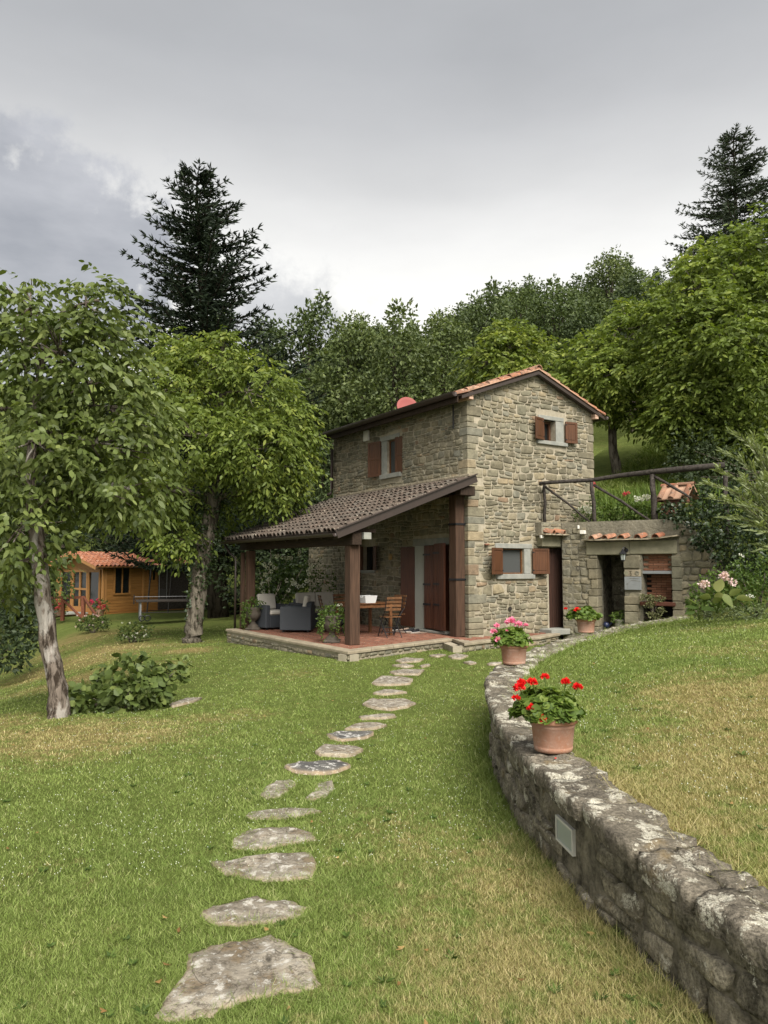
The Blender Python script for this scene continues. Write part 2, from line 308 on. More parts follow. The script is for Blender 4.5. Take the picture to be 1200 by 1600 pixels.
material('lamp_frosted', lambda nt: mixc(nt, nz(nt, 3), (.24, .27, .25), (.33, .36, .33)), .35, None, .4)
material('lamp_frame', lambda nt: mixc(nt, nz(nt, 12, 5), (.42, .41, .36), (.58, .57, .51)), .7)
material('ceramic_disc', lambda nt: mixc(nt, nz(nt, 20, 5), (.30, .17, .06), (.40, .28, .12)), .6)
material('slate_plaque', lambda nt: mixc(nt, nz(nt, 9, 5), (.17, .18, .18), (.24, .25, .25)), .8, bmp(30, .4), .2)
material('cloth_cord', lambda nt: (.25, .25, .25), .8)
M = MATS

# ------------------------------------------------------------------ object helpers
def tag(o, label=None, cat=None, group=None, kind=None):
    if label: o['label'] = label
    if cat: o['category'] = cat
    if group: o['group'] = group
    if kind: o['kind'] = kind
    return o
def thing(name, label, cat, loc=(0, 0, 0), rz=0, group=None):
    o = bpy.data.objects.new(name, None); COL.objects.link(o); o.location = loc; o.rotation_euler = (0, 0, rz); o.empty_display_size = .2
    return tag(o, label, cat, group)
def mk_mesh(name, V, F, mat, tints=None, smooth=False):
    me = bpy.data.meshes.new(name); me.from_pydata([tuple(v) for v in V], [], F); me.materials.append(M[mat] if isinstance(mat, str) else mat)
    if tints is not None:
        a = me.attributes.new('tint', 'FLOAT', 'POINT'); a.data.foreach_set('value', np.asarray(tints, dtype=np.float32))
    if smooth: me.shade_smooth()
    return me
def mk(name, V, F, mat, parent=None, tints=None, smooth=False, kind=None):
    o = bpy.data.objects.new(name, mk_mesh(name, V, F, mat, tints, smooth)); COL.objects.link(o)
    if parent: o.parent = parent
    if kind: o['kind'] = kind
    return o
def np_mesh(name, V, F, mat, tints=None, parent=None, kind=None, smooth=False):
    """V (n,3) float, F (m,k) int all the same k"""
    V = np.ascontiguousarray(V, dtype=np.float32); F = np.ascontiguousarray(F, dtype=np.int32); m, k = F.shape
    me = bpy.data.meshes.new(name); me.vertices.add(len(V)); me.vertices.foreach_set('co', V.ravel())
    me.loops.add(m * k); me.loops.foreach_set('vertex_index', F.ravel())
    me.polygons.add(m); me.polygons.foreach_set('loop_start', np.arange(m, dtype=np.int32) * k)
    me.update(calc_edges=True)
    me.materials.append(M[mat])
    if tints is not None:
        a = me.attributes.new('tint', 'FLOAT', 'POINT'); a.data.foreach_set('value', np.asarray(tints, dtype=np.float32))
    if smooth: me.shade_smooth()
    o = bpy.data.objects.new(name, me); COL.objects.link(o)
    if parent: o.parent = parent
    if kind: o['kind'] = kind
    return o
class MB:
    def __init__(s): s.V = []; s.F = []; s.T = []
    def add(s, V, F, t=.5):
        n = len(s.V); s.V += [tuple(v) for v in V]; s.F += [tuple(i + n for i in f) for f in F]; s.T += [t] * len(V); return s
    def box(s, x0, x1, y0, y1, z0, z1, t=.5, bev=0, mtx=None):
        if bev:
            V = []; cx, cy, cz = (x0 + x1) / 2, (y0 + y1) / 2, (z0 + z1) / 2; hx, hy, hz = abs(x1 - x0) / 2, abs(y1 - y0) / 2, abs(z1 - z0) / 2
            b = min(bev, hx * .9, hy * .9, hz * .9)
            import itertools
            idx = {}
            for sx, sy, sz in itertools.product((-1, 1), repeat=3):
                for a in range(3):
                    p = [sx * (hx - b), sy * (hy - b), sz * (hz - b)]; p[a] = (sx * hx, sy * hy, sz * hz)[a]
                    idx[(sx, sy, sz, a)] = len(V); V.append((cx + p[0], cy + p[1], cz + p[2]))
            F = []
            for a in range(3):
                o1, o2 = [i for i in range(3) if i != a]
                for sg in (-1, 1):
                    q = []
                    for (s1, s2) in ((-1, -1), (1, -1), (1, 1), (-1, 1)):
                        k = [0, 0, 0]; k[a] = sg; k[o1] = s1; k[o2] = s2; q.append(idx[(*k, a)])
                    F.append(q if (sg > 0) != (a == 1) else q[::-1])
            for a in range(3):          # edges along axis a
                o1, o2 = [i for i in range(3) if i != a]
                for s1 in (-1, 1):
                    for s2 in (-1, 1):
                        k0 = [0, 0, 0]; k0[o1] = s1; k0[o2] = s2; k1 = list(k0); k0[a] = -1; k1[a] = 1
                        q = [idx[(*k0, o1)], idx[(*k1, o1)], idx[(*k1, o2)], idx[(*k0, o2)]]; F.append(q)
            for sx, sy, sz in itertools.product((-1, 1), repeat=3): F.append([idx[(sx, sy, sz, a)] for a in range(3)])
        else:
            V = [(x0, y0, z0), (x1, y0, z0), (x1, y1, z0), (x0, y1, z0), (x0, y0, z1), (x1, y0, z1), (x1, y1, z1), (x0, y1, z1)]
            F = [(0, 3, 2, 1), (4, 5, 6, 7), (0, 1, 5, 4), (1, 2, 6, 5), (2, 3, 7, 6), (3, 0, 4, 7)]
        if mtx: V = [mtx @ Vector(v) for v in V]
        return s.add(V, F, t)
    def beam(s, a, b, w, h, t=.5, up=(0, 0, 1)):
        a, b = Vector(a), Vector(b); d = (b - a).normalized(); sd_ = d.cross(Vector(up)).normalized(); u = sd_.cross(d)
        V = []
        for p in (a, b):
            for i, j in ((-1, -1), (1, -1), (1, 1), (-1, 1)): V.append(p + sd_ * (i * w / 2) + u * (j * h / 2))
        return s.add(V, [(0, 3, 2, 1), (4, 5, 6, 7), (0, 1, 5, 4), (1, 2, 6, 5), (2, 3, 7, 6), (3, 0, 4, 7)], t)
    def tube(s, pts, rad, n=8, t=.5, wob=0, caps=True):
        pts = [Vector(p) for p in pts]; rad = rad if isinstance(rad, (list, tuple)) else [rad] * len(pts); base = len(s.V); up = Vector((.13, .31, 1)).normalized(); V = []; F = []
        for i, p in enumerate(pts):
            d = (pts[min(i + 1, len(pts) - 1)] - pts[max(i - 1, 0)]).normalized()
            if abs(d.dot(up)) > .95: sd_ = d.cross(Vector((1, .1, 0))).normalized()
            else: sd_ = d.cross(up).normalized()
            u = sd_.cross(d)
            for k in range(n):
                a = 2 * math.pi * k / n; r = rad[i] * (1 + wob * (random.random() - .5) * 2)
                V.append(p + (sd_ * math.cos(a) + u * math.sin(a)) * r)
        for i in range(len(pts) - 1):
            for k in range(n): F.append((i * n + k, i * n + (k + 1) % n, (i + 1) * n + (k + 1) % n, (i + 1) * n + k))
        if caps: F.append(tuple(range(n))[::-1]); F.append(tuple((len(pts) - 1) * n + k for k in range(n)))
        return s.add(V, F, t)
    def lathe(s, prof, n=24, c=(0, 0, 0), t=.5, tilt=None):
        V = []; F = []
        for r, z in prof:
            for k in range(n):
                a = 2 * math.pi * k / n; V.append((c[0] + r * math.cos(a), c[1] + r * math.sin(a), c[2] + z))
        for i in range(len(prof) - 1):
            for k in range(n): F.append((i * n + k, i * n + (k + 1) % n, (i + 1) * n + (k + 1) % n, (i + 1) * n + k))
        return s.add(V, F, t)
    def build(s, name, mat, parent=None, smooth=False, kind=None, tints=False):
        return mk(name, s.V, s.F, mat, parent, s.T, smooth, kind)
def part(name, mat, parent, *a, bev=0, label=None, **k):
    m = MB(); m.box(*a, bev=bev, **k); o = m.build(name, mat, parent)
    if label: o['label'] = label
    return o
def leaves(cent, dirs, length, width, t, fold=.25, up=None):
    """cent,dirs (n,3); each leaf a folded diamond of two triangles"""
    n = len(cent); d = dirs / (np.linalg.norm(dirs, axis=1, keepdims=True) + 1e-9)
    r = rng.normal(size=(n, 3)) if up is None else up + rng.normal(size=(n, 3)) * .35
    sdv = np.cross(d, r); sdv /= (np.linalg.norm(sdv, axis=1, keepdims=True) + 1e-9); nn = np.cross(sdv, d)
    L = (length * (0.7 + .6 * rng.random(n)))[:, None]; W = (width * (0.7 + .6 * rng.random(n)))[:, None]
    mid = cent + d * L * .45
    V = np.stack([cent, mid + sdv * W * .5 - nn * W * fold, cent + d * L, mid - sdv * W * .5 - nn * W * fold], 1).reshape(-1, 3)
    i = np.arange(n) * 4
    F = np.stack([np.stack([i, i + 1, i + 2], 1), np.stack([i, i + 2, i + 3], 1)], 1).reshape(-1, 3)
    return V, F, np.repeat(t, 4)
def leaves6(cent, dirs, length, width, t, up=None):
    """rounder pointed leaf of four triangles with a drooping tip"""
    n = len(cent); d = dirs / (np.linalg.norm(dirs, axis=1, keepdims=True) + 1e-9)
    r = rng.normal(size=(n, 3)) if up is None else up + rng.normal(size=(n, 3)) * .35
    sdv = np.cross(d, r); sdv /= (np.linalg.norm(sdv, axis=1, keepdims=True) + 1e-9); nn = np.cross(sdv, d)
    L = (length * (0.6 + .8 * rng.random(n)))[:, None]; W = (width * (0.7 + .6 * rng.random(n)))[:, None]; dz = np.array([0, 0, -1.])
    a, b = cent + d * L * .30, cent + d * L * .68 + dz * L * .05
    V = np.stack([cent, a + sdv * W * .46 + nn * W * .1, b + sdv * W * .40 + nn * W * .1, cent + d * L + dz * L * .14, b - sdv * W * .40 + nn * W * .1, a - sdv * W * .46 + nn * W * .1], 1).reshape(-1, 3)
    i = np.arange(n) * 6
    F = np.stack([np.stack([i, i + 1, i + 5], 1), np.stack([i + 1, i + 2, i + 4], 1), np.stack([i + 1, i + 4, i + 5], 1), np.stack([i + 2, i + 3, i + 4], 1)], 1).reshape(-1, 3)
    return V, F, np.repeat(t, 6)
def sm(x, a, b):
    t = min(1., max(0., (x - a) / (b - a))); return t * t * (3 - 2 * t)
def smn(x, a, b):
    t = np.clip((x - a) / (b - a), 0, 1); return t * t * (3 - 2 * t)

# ------------------------------------------------------------------ frames of the place
HO, HA = (1.94, 17.01), R(32.93)        # near corner of the stone house
AO, AA = (4.40, 18.30), R(-34.70)       # left foot of the low wall with the ovens
SO, SA = (-12.93, 34.04), R(56.0)       # near corner of the shed
def w2l(o, a, X, Y):
    c, s = math.cos(a), math.sin(a); dx, dy = X - o[0], Y - o[1]; return dx * c + dy * s, -dx * s + dy * c
def l2w(o, a, x, y):
    c, s = math.cos(a), math.sin(a); return o[0] + x * c - y * s, o[1] + x * s + y * c
# ------------------------------------------------------------------ terrain
def g_lawn(X, Y):
    return -.13 * smn(Y, 6, 13) - .06 * smn(Y, 11.5, 14) - .06 * np.maximum(0, -X - 1) * smn(Y, 5, 9) - .14 * np.maximum(0, -X - 5) * smn(Y, 7, 11)
def g_low(X, Y):
    X = np.asarray(X, float); Y = np.asarray(Y, float)
    dx, dy = -7.5 / 14.15, 12 / 14.15; s = ((X + 5.) * dy - (Y - 18.) * dx); k = smn(s, -3.5, 0)
    terr = -.19 - .05 * np.clip(-X - 1, 0, 8)
    z = g_lawn(X, Y) * (1 - k) + terr * k
    z = z - 1.6 * smn(-X, 13, 24) * (1 - smn(Y, 30, 50)) - 2.2 * smn(-X, 24, 60) * (1 - smn(Y, 30, 50))
    hl = .42 * np.maximum(0, Y - 43) * smn(Y, 43, 52)
    hx, hy = w2l(HO, HA, X, Y)
    hr = .42 * np.maximum(0, Y - 25)
    kk = smn(X + .10 * Y, -3, 4)
    return z + np.where(Y > 24, hl * (1 - kk) + hr * kk, 0)
def g_up(X, Y):
    X = np.asarray(X, float); Y = np.asarray(Y, float)
    ax, ay = w2l(AO, AA, X, Y)
    ls = np.interp(Y, WY, WX)
    lawn = np.interp(Y, [0, 2.8, 4, 8, 14, 16], [.36, .38, .43, .43, .47, .46]) + .085 * np.maximum(0, X - ls - .5) * smn(Y, 2, 8) + .02 * np.maximum(0, X - ls)
    lawn = np.minimum(lawn, 1.3)
    hill = 2.72 + .36 * np.maximum(0, ay - 1.2) * smn(ay, .8, 3.) + .04 * np.maximum(0, ax - 4)
    w0 = np.where(ax < 2.9, .06, .06 - 1.6 * smn(ax, 2.9, 4.5)); w1 = np.where(ax < 2.9, .16, .16 + 1.5 * smn(ax, 2.9, 4.5))
    t = smn((ay - w0) / (w1 - w0), 0, 1)
    return lawn * (1 - t) + hill * t
# left edge of the retaining wall's top
WL = [(1.95, .6), (1.62, 1.3), (1.33, 2.1), (1.15, 2.75), (1.03, 3.35), (.935, 3.95), (.88, 4.5), (.86, 5.1), (.88, 5.8), (.98, 6.93), (1.13, 7.8), (1.40, 8.7), (1.96, 9.95), (2.73, 11.39), (3.72, 12.85), (4.85, 14.3), (5.75, 15.4), (6.45, 16.35)]
WY = [p[1] for p in WL]; WX = [p[0] + .2 for p in WL]
def grid_sheet(name, xs, ys, zf, mat, keep=None):
    """ys rows; xs either one array or function of y"""
    nx = len(xs(ys[0])) if callable(xs) else len(xs); V = np.zeros((len(ys), nx, 3))
    for j, y in enumerate(ys):
        xx = xs(y) if callable(xs) else xs
        V[j, :, 0] = xx; V[j, :, 1] = y; V[j, :, 2] = zf(np.asarray(xx), np.full(nx, y))
    idx = np.arange(len(ys) * nx).reshape(len(ys), nx)
    F = np.stack([idx[:-1, :-1], idx[:-1, 1:], idx[1:, 1:], idx[1:, :-1]], -1).reshape(-1, 4)
    V = V.reshape(-1, 3)
    if keep is not None:
        c = V[F].mean(1); F = F[keep(c[:, 0], c[:, 1])]
    o = np_mesh(name, V, F, mat, smooth=True); o['kind'] = 'structure'; return o
ys = np.concatenate([np.arange(-8, 24, .3), np.arange(24, 50, .8), np.arange(50, 121, 3)])
xsl = np.concatenate([np.arange(-90, -20, 4), np.arange(-20, 1.2, .3)])
def xlow(y): return np.concatenate([xsl, np.linspace(1.2, max(1.5, np.interp(y, WY, WX) + .0) if y < 16.45 else (8. if y < 24 else 8 + (y - 24) * .9), 14)])
low = grid_sheet('lawn', xlow, ys, g_low, 'lawn_ground')
# raised lawn behind the retaining wall
ys2 = np.arange(.5, 17.6, .2)
grid_sheet('raised_lawn', lambda y: np.interp(y, WY, WX) - .02 + np.concatenate([np.linspace(0, 1, 8), np.linspace(1.3, 16, 60)]), ys2, lambda X, Y: g_up(X, Y), 'lawn_ground',
           keep=lambda X, Y: (w2l(AO, AA, X, Y)[1] < 3.0) & ((w2l(AO, AA, X, Y)[1] < -.02) | (w2l(AO, AA, X, Y)[0] > 2.9)))
# terrace and hillside behind the low wall, laid out along that wall
V = []; ax_ = np.concatenate([np.arange(-2.4, 3.2, .25), np.arange(3.2, 14, .4), np.arange(14, 80, 3)]); ay_ = np.concatenate([np.arange(.2, 3, .2), np.arange(3, 16, .5), np.arange(16, 110, 3)])
for y in ay_:
    for x in ax_:
        X, Y = l2w(AO, AA, x, y); V.append((X, Y, float(g_up(X, Y)) - .03))
idx = np.arange(len(V)).reshape(len(ay_), len(ax_)); F = np.stack([idx[:-1, :-1], idx[:-1, 1:], idx[1:, 1:], idx[1:, :-1]], -1).reshape(-1, 4)
V = np.array(V); c = V[F].mean(1); hx, hy = w2l(HO, HA, c[:, 0], c[:, 1]); F = F[~((hx < 4.1) & (hy < 6.4))]
o = np_mesh('hillside', V, F, 'lawn_ground', smooth=True); o['kind'] = 'structure'
def ground_z(X, Y):
    ax, ay = w2l(AO, AA, X, Y); hx, hy = w2l(HO, HA, X, Y)
    if (Y < 16.6 and X > np.interp(Y, WY, WX)) or (ay > .15 and hx > 4.0): return float(g_up(X, Y))
    return float(g_low(X, Y))

# ------------------------------------------------------------------ rubble masonry
def rubble(u0, u1, v0, v1, hr=(.09, .2), wr=(.13, .45), excl=(), gap=.014, top=None, wav=.02, seed=0, split=.25, dep=(.010, .027)):
    rd = random.Random(seed); rows = [v0]
    while rows[-1] < v1 - hr[0] * .8: rows.append(min(rows[-1] + rd.uniform(*hr), v1))
    ph = [(rd.uniform(0, 6), rd.uniform(0, 6), rd.uniform(.6, 1.2)) for _ in rows]
    def bl(i, u):
        if i == 0 or i == len(rows) - 1: return rows[i]
        a, b, c = ph[i]; return rows[i] + wav * c * (math.sin(u * 2.1 + a) + .6 * math.sin(u * 5.3 + b))
    res = []
    for i in range(len(rows) - 1):
        spans = [(u0, u1)]
        for (a, b, c, d) in excl:
            ov = min(rows[i + 1], d) - max(rows[i], c)
            if ov > .28 * (rows[i + 1] - rows[i]) or ov > .05:
                ns = []
                for s, e in spans:
                    if b <= s or a >= e: ns.append((s, e))
                    else:
                        if a > s: ns.append((s, a))
                        if b < e: ns.append((b, e))
                spans = ns
        for s, e in spans:
            u = s
            while u < e - .04:
                h = rows[i + 1] - rows[i]
                w = rd.uniform(*wr) * (1 if rd.random() < .75 else .55) * (.75 + h / (hr[0] + hr[1]) * .5)
                if e - (u + w) < .08: w = e - u
                st = []
                if h > hr[0] * 1.3 and rd.random() < split: m = rd.uniform(.38, .62); st = [(0, m), (m, 1)]
                else: st = [(0, 1)]
                for (f0, f1) in st:
                    parts_ = [(u, u + w)]
                    if len(st) == 2 and w > .28 and rd.random() < .5: k = u + w * rd.uniform(.35, .65); parts_ = [(u, k), (k, u + w)]
                    for ua, ub in parts_:
                        n = 9; P = []; pv = rd.uniform(-.12, .12); cu = (ua + ub) / 2; hw = max(.012, (ub - ua) / 2 - gap / 2); j0 = rd.uniform(-.02, .02)
                        if top and (bl(i, cu) + bl(i + 1, cu)) / 2 > top(cu) - .03: continue
                        for k in range(n):
                            an = 2 * math.pi * (k + rd.uniform(-.25, .25)) / n; c_, s_ = math.cos(an), math.sin(an); ex = rd.uniform(.16, .5)
                            x = math.copysign(abs(c_) ** ex, c_); y = math.copysign(abs(s_) ** ex, s_); x *= rd.uniform(.90, 1.02); y *= rd.uniform(.88, 1.03)
                            uu = cu + x * hw + j0 * y; lo, hi = bl(i, uu), bl(i + 1, uu); a_ = lo + (hi - lo) * f0 + gap / 2; b_ = lo + (hi - lo) * f1 - gap / 2
                            vv = (a_ + b_) / 2 + y * (b_ - a_) / 2 * (1 + pv * x * 1.2)
                            if top: vv = min(vv, top(uu) - .015)
                            P.append((uu, vv))
                        res.append((P, rd.uniform(*dep), rd.random()))
                u += w
    return res
def stone_mesh(st, mapf, mb):
    P, D, t = st; n = len(P); cu = sum(p[0] for p in P) / n; cv = sum(p[1] for p in P) / n; rr = random.Random(int(t * 1e9))
    V = []; tu, tv = rr.uniform(-.12, .12), rr.uniform(-.12, .12)
    for sc, d in ((1, -.03), (.955, D * .78), (.74, D)):
        for (u, v) in P:
            uu = cu + (u - cu) * sc; vv = cv + (v - cv) * sc
            V.append(mapf(uu, vv, d + (0 if sc == 1 else (tu * (uu - cu) + tv * (vv - cv)) + rr.uniform(-.003, .003))))
    V.append(mapf(cu, cv, D * 1.05)); F = []
    for r in range(2):
        for k in range(n): F.append((r * n + k, r * n + (k + 1) % n, (r + 1) * n + (k + 1) % n, (r + 1) * n + k))
    for k in range(n): F.append((2 * n + k, 2 * n + (k + 1) % n, 3 * n))
    mb.add(V, F, t)
def area(st):
    P = st[0]; return abs(sum(P[i][0] * P[(i + 1) % len(P)][1] - P[(i + 1) % len(P)][0] * P[i][1] for i in range(len(P)))) / 2
def lay_stones(lst, mapf, parent, mat, limit, name='stone', key=area):
    lst = sorted(lst, key=key, reverse=True)
    for st in lst[:limit]:
        mb = MB(); stone_mesh(st, mapf, mb); mk(name, mb.V, mb.F, mat, parent, mb.T, True)
    if lst[limit:]:
        mb = MB()
        for st in lst[limit:]: stone_mesh(st, mapf, mb)
        mk(name, mb.V, mb.F, mat, parent, mb.T, True, kind='stuff')

# ------------------------------------------------------------------ retaining wall
class Curve:
    def __init__(s, pts, step=.04):
        P = [Vector((x, y, 0)) for x, y in pts]; D = [P[0]]
        for i in range(len(P) - 1):
            p0, p1, p2, p3 = P[max(i - 1, 0)], P[i], P[i + 1], P[min(i + 2, len(P) - 1)]; n = max(2, int((p2 - p1).length / step))
            for k in range(1, n + 1):
                t = k / n; D.append(.5 * ((2 * p1) + (p2 - p0) * t + (2 * p0 - 5 * p1 + 4 * p2 - p3) * t * t + (3 * p1 - p0 - 3 * p2 + p3) * t ** 3))
        s.D = D; s.S = [0]
        for a, b in zip(D, D[1:]): s.S.append(s.S[-1] + (b - a).length)
        s.L = s.S[-1]; s.xs = [d.x for d in D]; s.ys = [d.y for d in D]
    def at(s, q):
        x = float(np.interp(q, s.S, s.xs)); y = float(np.interp(q, s.S, s.ys)); x2 = float(np.interp(q + .08, s.S, s.xs)); y2 = float(np.interp(q + .08, s.S, s.ys))
        x1 = float(np.interp(q - .08, s.S, s.xs)); y1 = float(np.interp(q - .08, s.S, s.ys))
        t = Vector((x2 - x1, y2 - y1, 0)).normalized(); return Vector((x, y, 0)), t, Vector((t.y, -t.x, 0))      # n to the right = into the raised lawn
wc = Curve(WL)
def wtop(q):
    y = wc.at(q)[0].y; return float(np.interp(y, [0, 2.8, 4, 8, 14, 16.4], [.40, .41, .46, .47, .51, .53]))
def wwid(q):
    y = wc.at(q)[0].y; return float(np.interp(y, [0, 3, 5, 8, 12, 16], [.28, .27, .29, .32, .30, .30]))
LQ = float(np.interp(3.98, wc.ys, wc.S))
rw = thing('retaining_wall', 'low curved retaining wall of dark lichened stone between the two lawns', 'stone wall')
def wface(q, v, d):
    p, t, n = wc.at(q); nzv = (mnoise.noise(Vector((q * 3, v * 3, 1))) * .022 + mnoise.noise(Vector((q * 11, v * 11, 1))) * .012 + mnoise.noise(Vector((q * 30, v * 30, 1))) * .006) * min(1, max(0, (abs(q - LQ) - .14) / .1))
    r = p + n * (.035 - d * 1.1 + nzv); return (r.x, r.y, v)
mb = MB(); V = []; qs = np.arange(0, wc.L, .045); FZ = [i / 18 for i in range(19)]; NR = len(FZ) + 2
for q in qs:
    p, t, n = wc.at(q); zt = wtop(q) - .07; w = wwid(q)
    for z in FZ: V.append(Vector(wface(q, -.45 + (zt + .45) * z, .008)))
    for off, z in ((w - .02, zt), (w, -.45)): V.append(p + n * off + Vector((0, 0, z)))
F = []
for i in range(len(qs) - 1):
    for k in range(NR - 1): F.append((i * NR + k, i * NR + k + 1, (i + 1) * NR + k + 1, (i + 1) * NR + k))
F += [tuple(range(NR)), tuple((len(qs) - 1) * NR + k for k in range(NR - 1, -1, -1))]
mb.add(V, F); core = mb.build('wall_core', 'dark_wall_joint', rw, True)
def wface(q, v, d):
    p, t, n = wc.at(q); nzv = (mnoise.noise(Vector((q * 3, v * 3, 1))) * .022 + mnoise.noise(Vector((q * 11, v * 11, 1))) * .012 + mnoise.noise(Vector((q * 30, v * 30, 1))) * .006) * min(1, max(0, (abs(q - LQ) - .14) / .1))
    r = p + n * (.035 - d * 1.1 + nzv); return (r.x, r.y, v)
fs = rubble(.0, wc.L, -.28, .36, (.085, .16), (.15, .42), gap=.004, wav=.03, seed=4, split=.2, dep=(.010, .034))
lq = float(np.interp(3.98, wc.ys, wc.S)); fs = [s_ for s_ in fs if not (abs(s_[0][0][0] - lq) < .3 and .02 < s_[0][0][1] < .34)]
cuts = []
for P, D, t in fs:
    cuts.append(([(u, min(v, wtop(u) - .085)) for u, v in P], D, t))
lay_stones(cuts, wface, core, 'dark_wall_stone', 290, key=lambda s_: -s_[0][0][0] if False else area(s_))
# capping slabs: irregular, some two abreast
q = 0.; rd = random.Random(9); ncap = 0
def cap_slab(q0, q1, o0, o1, th, lift):
    n1 = max(4, int((q1 - q0) / .032)); n2 = max(3, int((o1 - o0) / .032)); V = []; F = []; sd_ = rd.uniform(0, 50)
    for i in range(n1 + 1):
        for j in range(n2 + 1):
            a = i / n1; b = j / n2; ea = min(a, 1 - a); eb = min(b, 1 - b)
            qq = q0 + (q1 - q0) * a; oo = o0 + (o1 - o0) * b
            qq += mnoise.noise(Vector((oo * 6, sd_, 3))) * .02; oo += (mnoise.noise(Vector((qq * 5, 2, 7))) * .03 + mnoise.noise(Vector((qq * 19, 2, 7))) * .016) * (1 if b < .5 else 1.8)
            if ea < .01 and eb < .01: qq += (.5 - a) * .02; oo += (.5 - b) * .03
            p, t_, n_ = wc.at(qq); z = wtop(qq) + lift + mnoise.noise(Vector((qq * 5, oo * 7, 3))) * .020 + mnoise.noise(Vector((qq * 16, oo * 16, sd_))) * .011 + mnoise.noise(Vector((qq * 45, oo * 45, sd_))) * .006 - (.006 if min(ea, eb) < .01 else 0)
            r = p + n_ * oo; V.append((r.x, r.y, z))
    W = n2 + 1
    for i in range(n1):
        for j in range(n2): F.append((i * W + j, (i + 1) * W + j, (i + 1) * W + j + 1, i * W + j + 1))
    ring = [i * W for i in range(n1 + 1)] + [n1 * W + j for j in range(1, W)] + [i * W + n2 for i in range(n1 - 1, -1, -1)] + [j for j in range(n2 - 1, 0, -1)]
    cx = sum(V[k][0] for k in ring) / len(ring); cy = sum(V[k][1] for k in ring) / len(ring); b0 = len(V)
    for k in ring:
        x, y, z = V[k]; V.append((x + (x - cx) * .02, y + (y - cy) * .02, z - th * .45))
    b1 = len(V)
    for k in ring:
        x, y, z = V[k]; V.append((x + (cx - x) * .03, y + (cy - y) * .03, z - th))
    m_ = len(ring)
    for k in range(m_):
        k2 = (k + 1) % m_; F.append((ring[k2], ring[k], b0 + k, b0 + k2)); F.append((b0 + k2, b0 + k, b1 + k, b1 + k2))
    mk('cap_stone', V, F, 'lichened_cap_stone', rw, [rd.random()] * len(V), True)
while q < wc.L - .3:
    L = rd.uniform(.34, .68); w = wwid(q + L / 2); lift = rd.uniform(-.016, .014)
    if rd.random() < .3:
        k = rd.uniform(.45, .6) * w; cap_slab(q + .006, q + L - .006, -.02, k - .008, .09, lift); m_ = L * rd.uniform(.4, .6)
        cap_slab(q + .002, q + m_, k + .006, w + .02, .08, lift + .008); cap_slab(q + m_ + .006, q + L - .003, k + .006, w + .02, .08, lift - .006)
    else: cap_slab(q + .006, q + L - .006, -.025 + rd.uniform(-.02, .015), w + rd.uniform(-.01, .025), .09, lift)
    q += L
# recessed light in the wall's face
def wl_at(y): 
    return float(np.interp(y, wc.ys, wc.S))
ql = wl_at(3.98)
lt = thing('wall_light', 'rectangular pale framed light set into the face of the low curved wall', 'light')
def lbox(q0, q1, z0, z1, d0, d1, name, mat):
    V = []
    for d in (d0, d1):
        for (qq, z) in ((q0, z0), (q1, z0), (q1, z1), (q0, z1)):
            p, t_, n_ = wc.at(ql); r = p + t_ * (qq - ql) + n_ * (.03 - d); V.append((r.x, r.y, z))
    return mk(name, V, [(3, 2, 1, 0), (4, 5, 6, 7), (0, 1, 5, 4), (1, 2, 6, 5), (2, 3, 7, 6), (3, 0, 4, 7)], mat, lt)
zl0, zl1, q0, q1 = .135, .265, ql - .12, ql + .12
lbox(q0 + .012, q1 - .012, zl0 + .012, zl1 - .012, -.02, .016, 'lamp_glass', 'lamp_frosted')
for a in ((q0, q1, zl0, zl0 + .012), (q0, q1, zl1 - .012, zl1), (q0, q0 + .012, zl0 + .0125, zl1 - .0125), (q1 - .012, q1, zl0 + .0125, zl1 - .0125)): lbox(*a, -.02, .022, 'frame', 'lamp_frame')

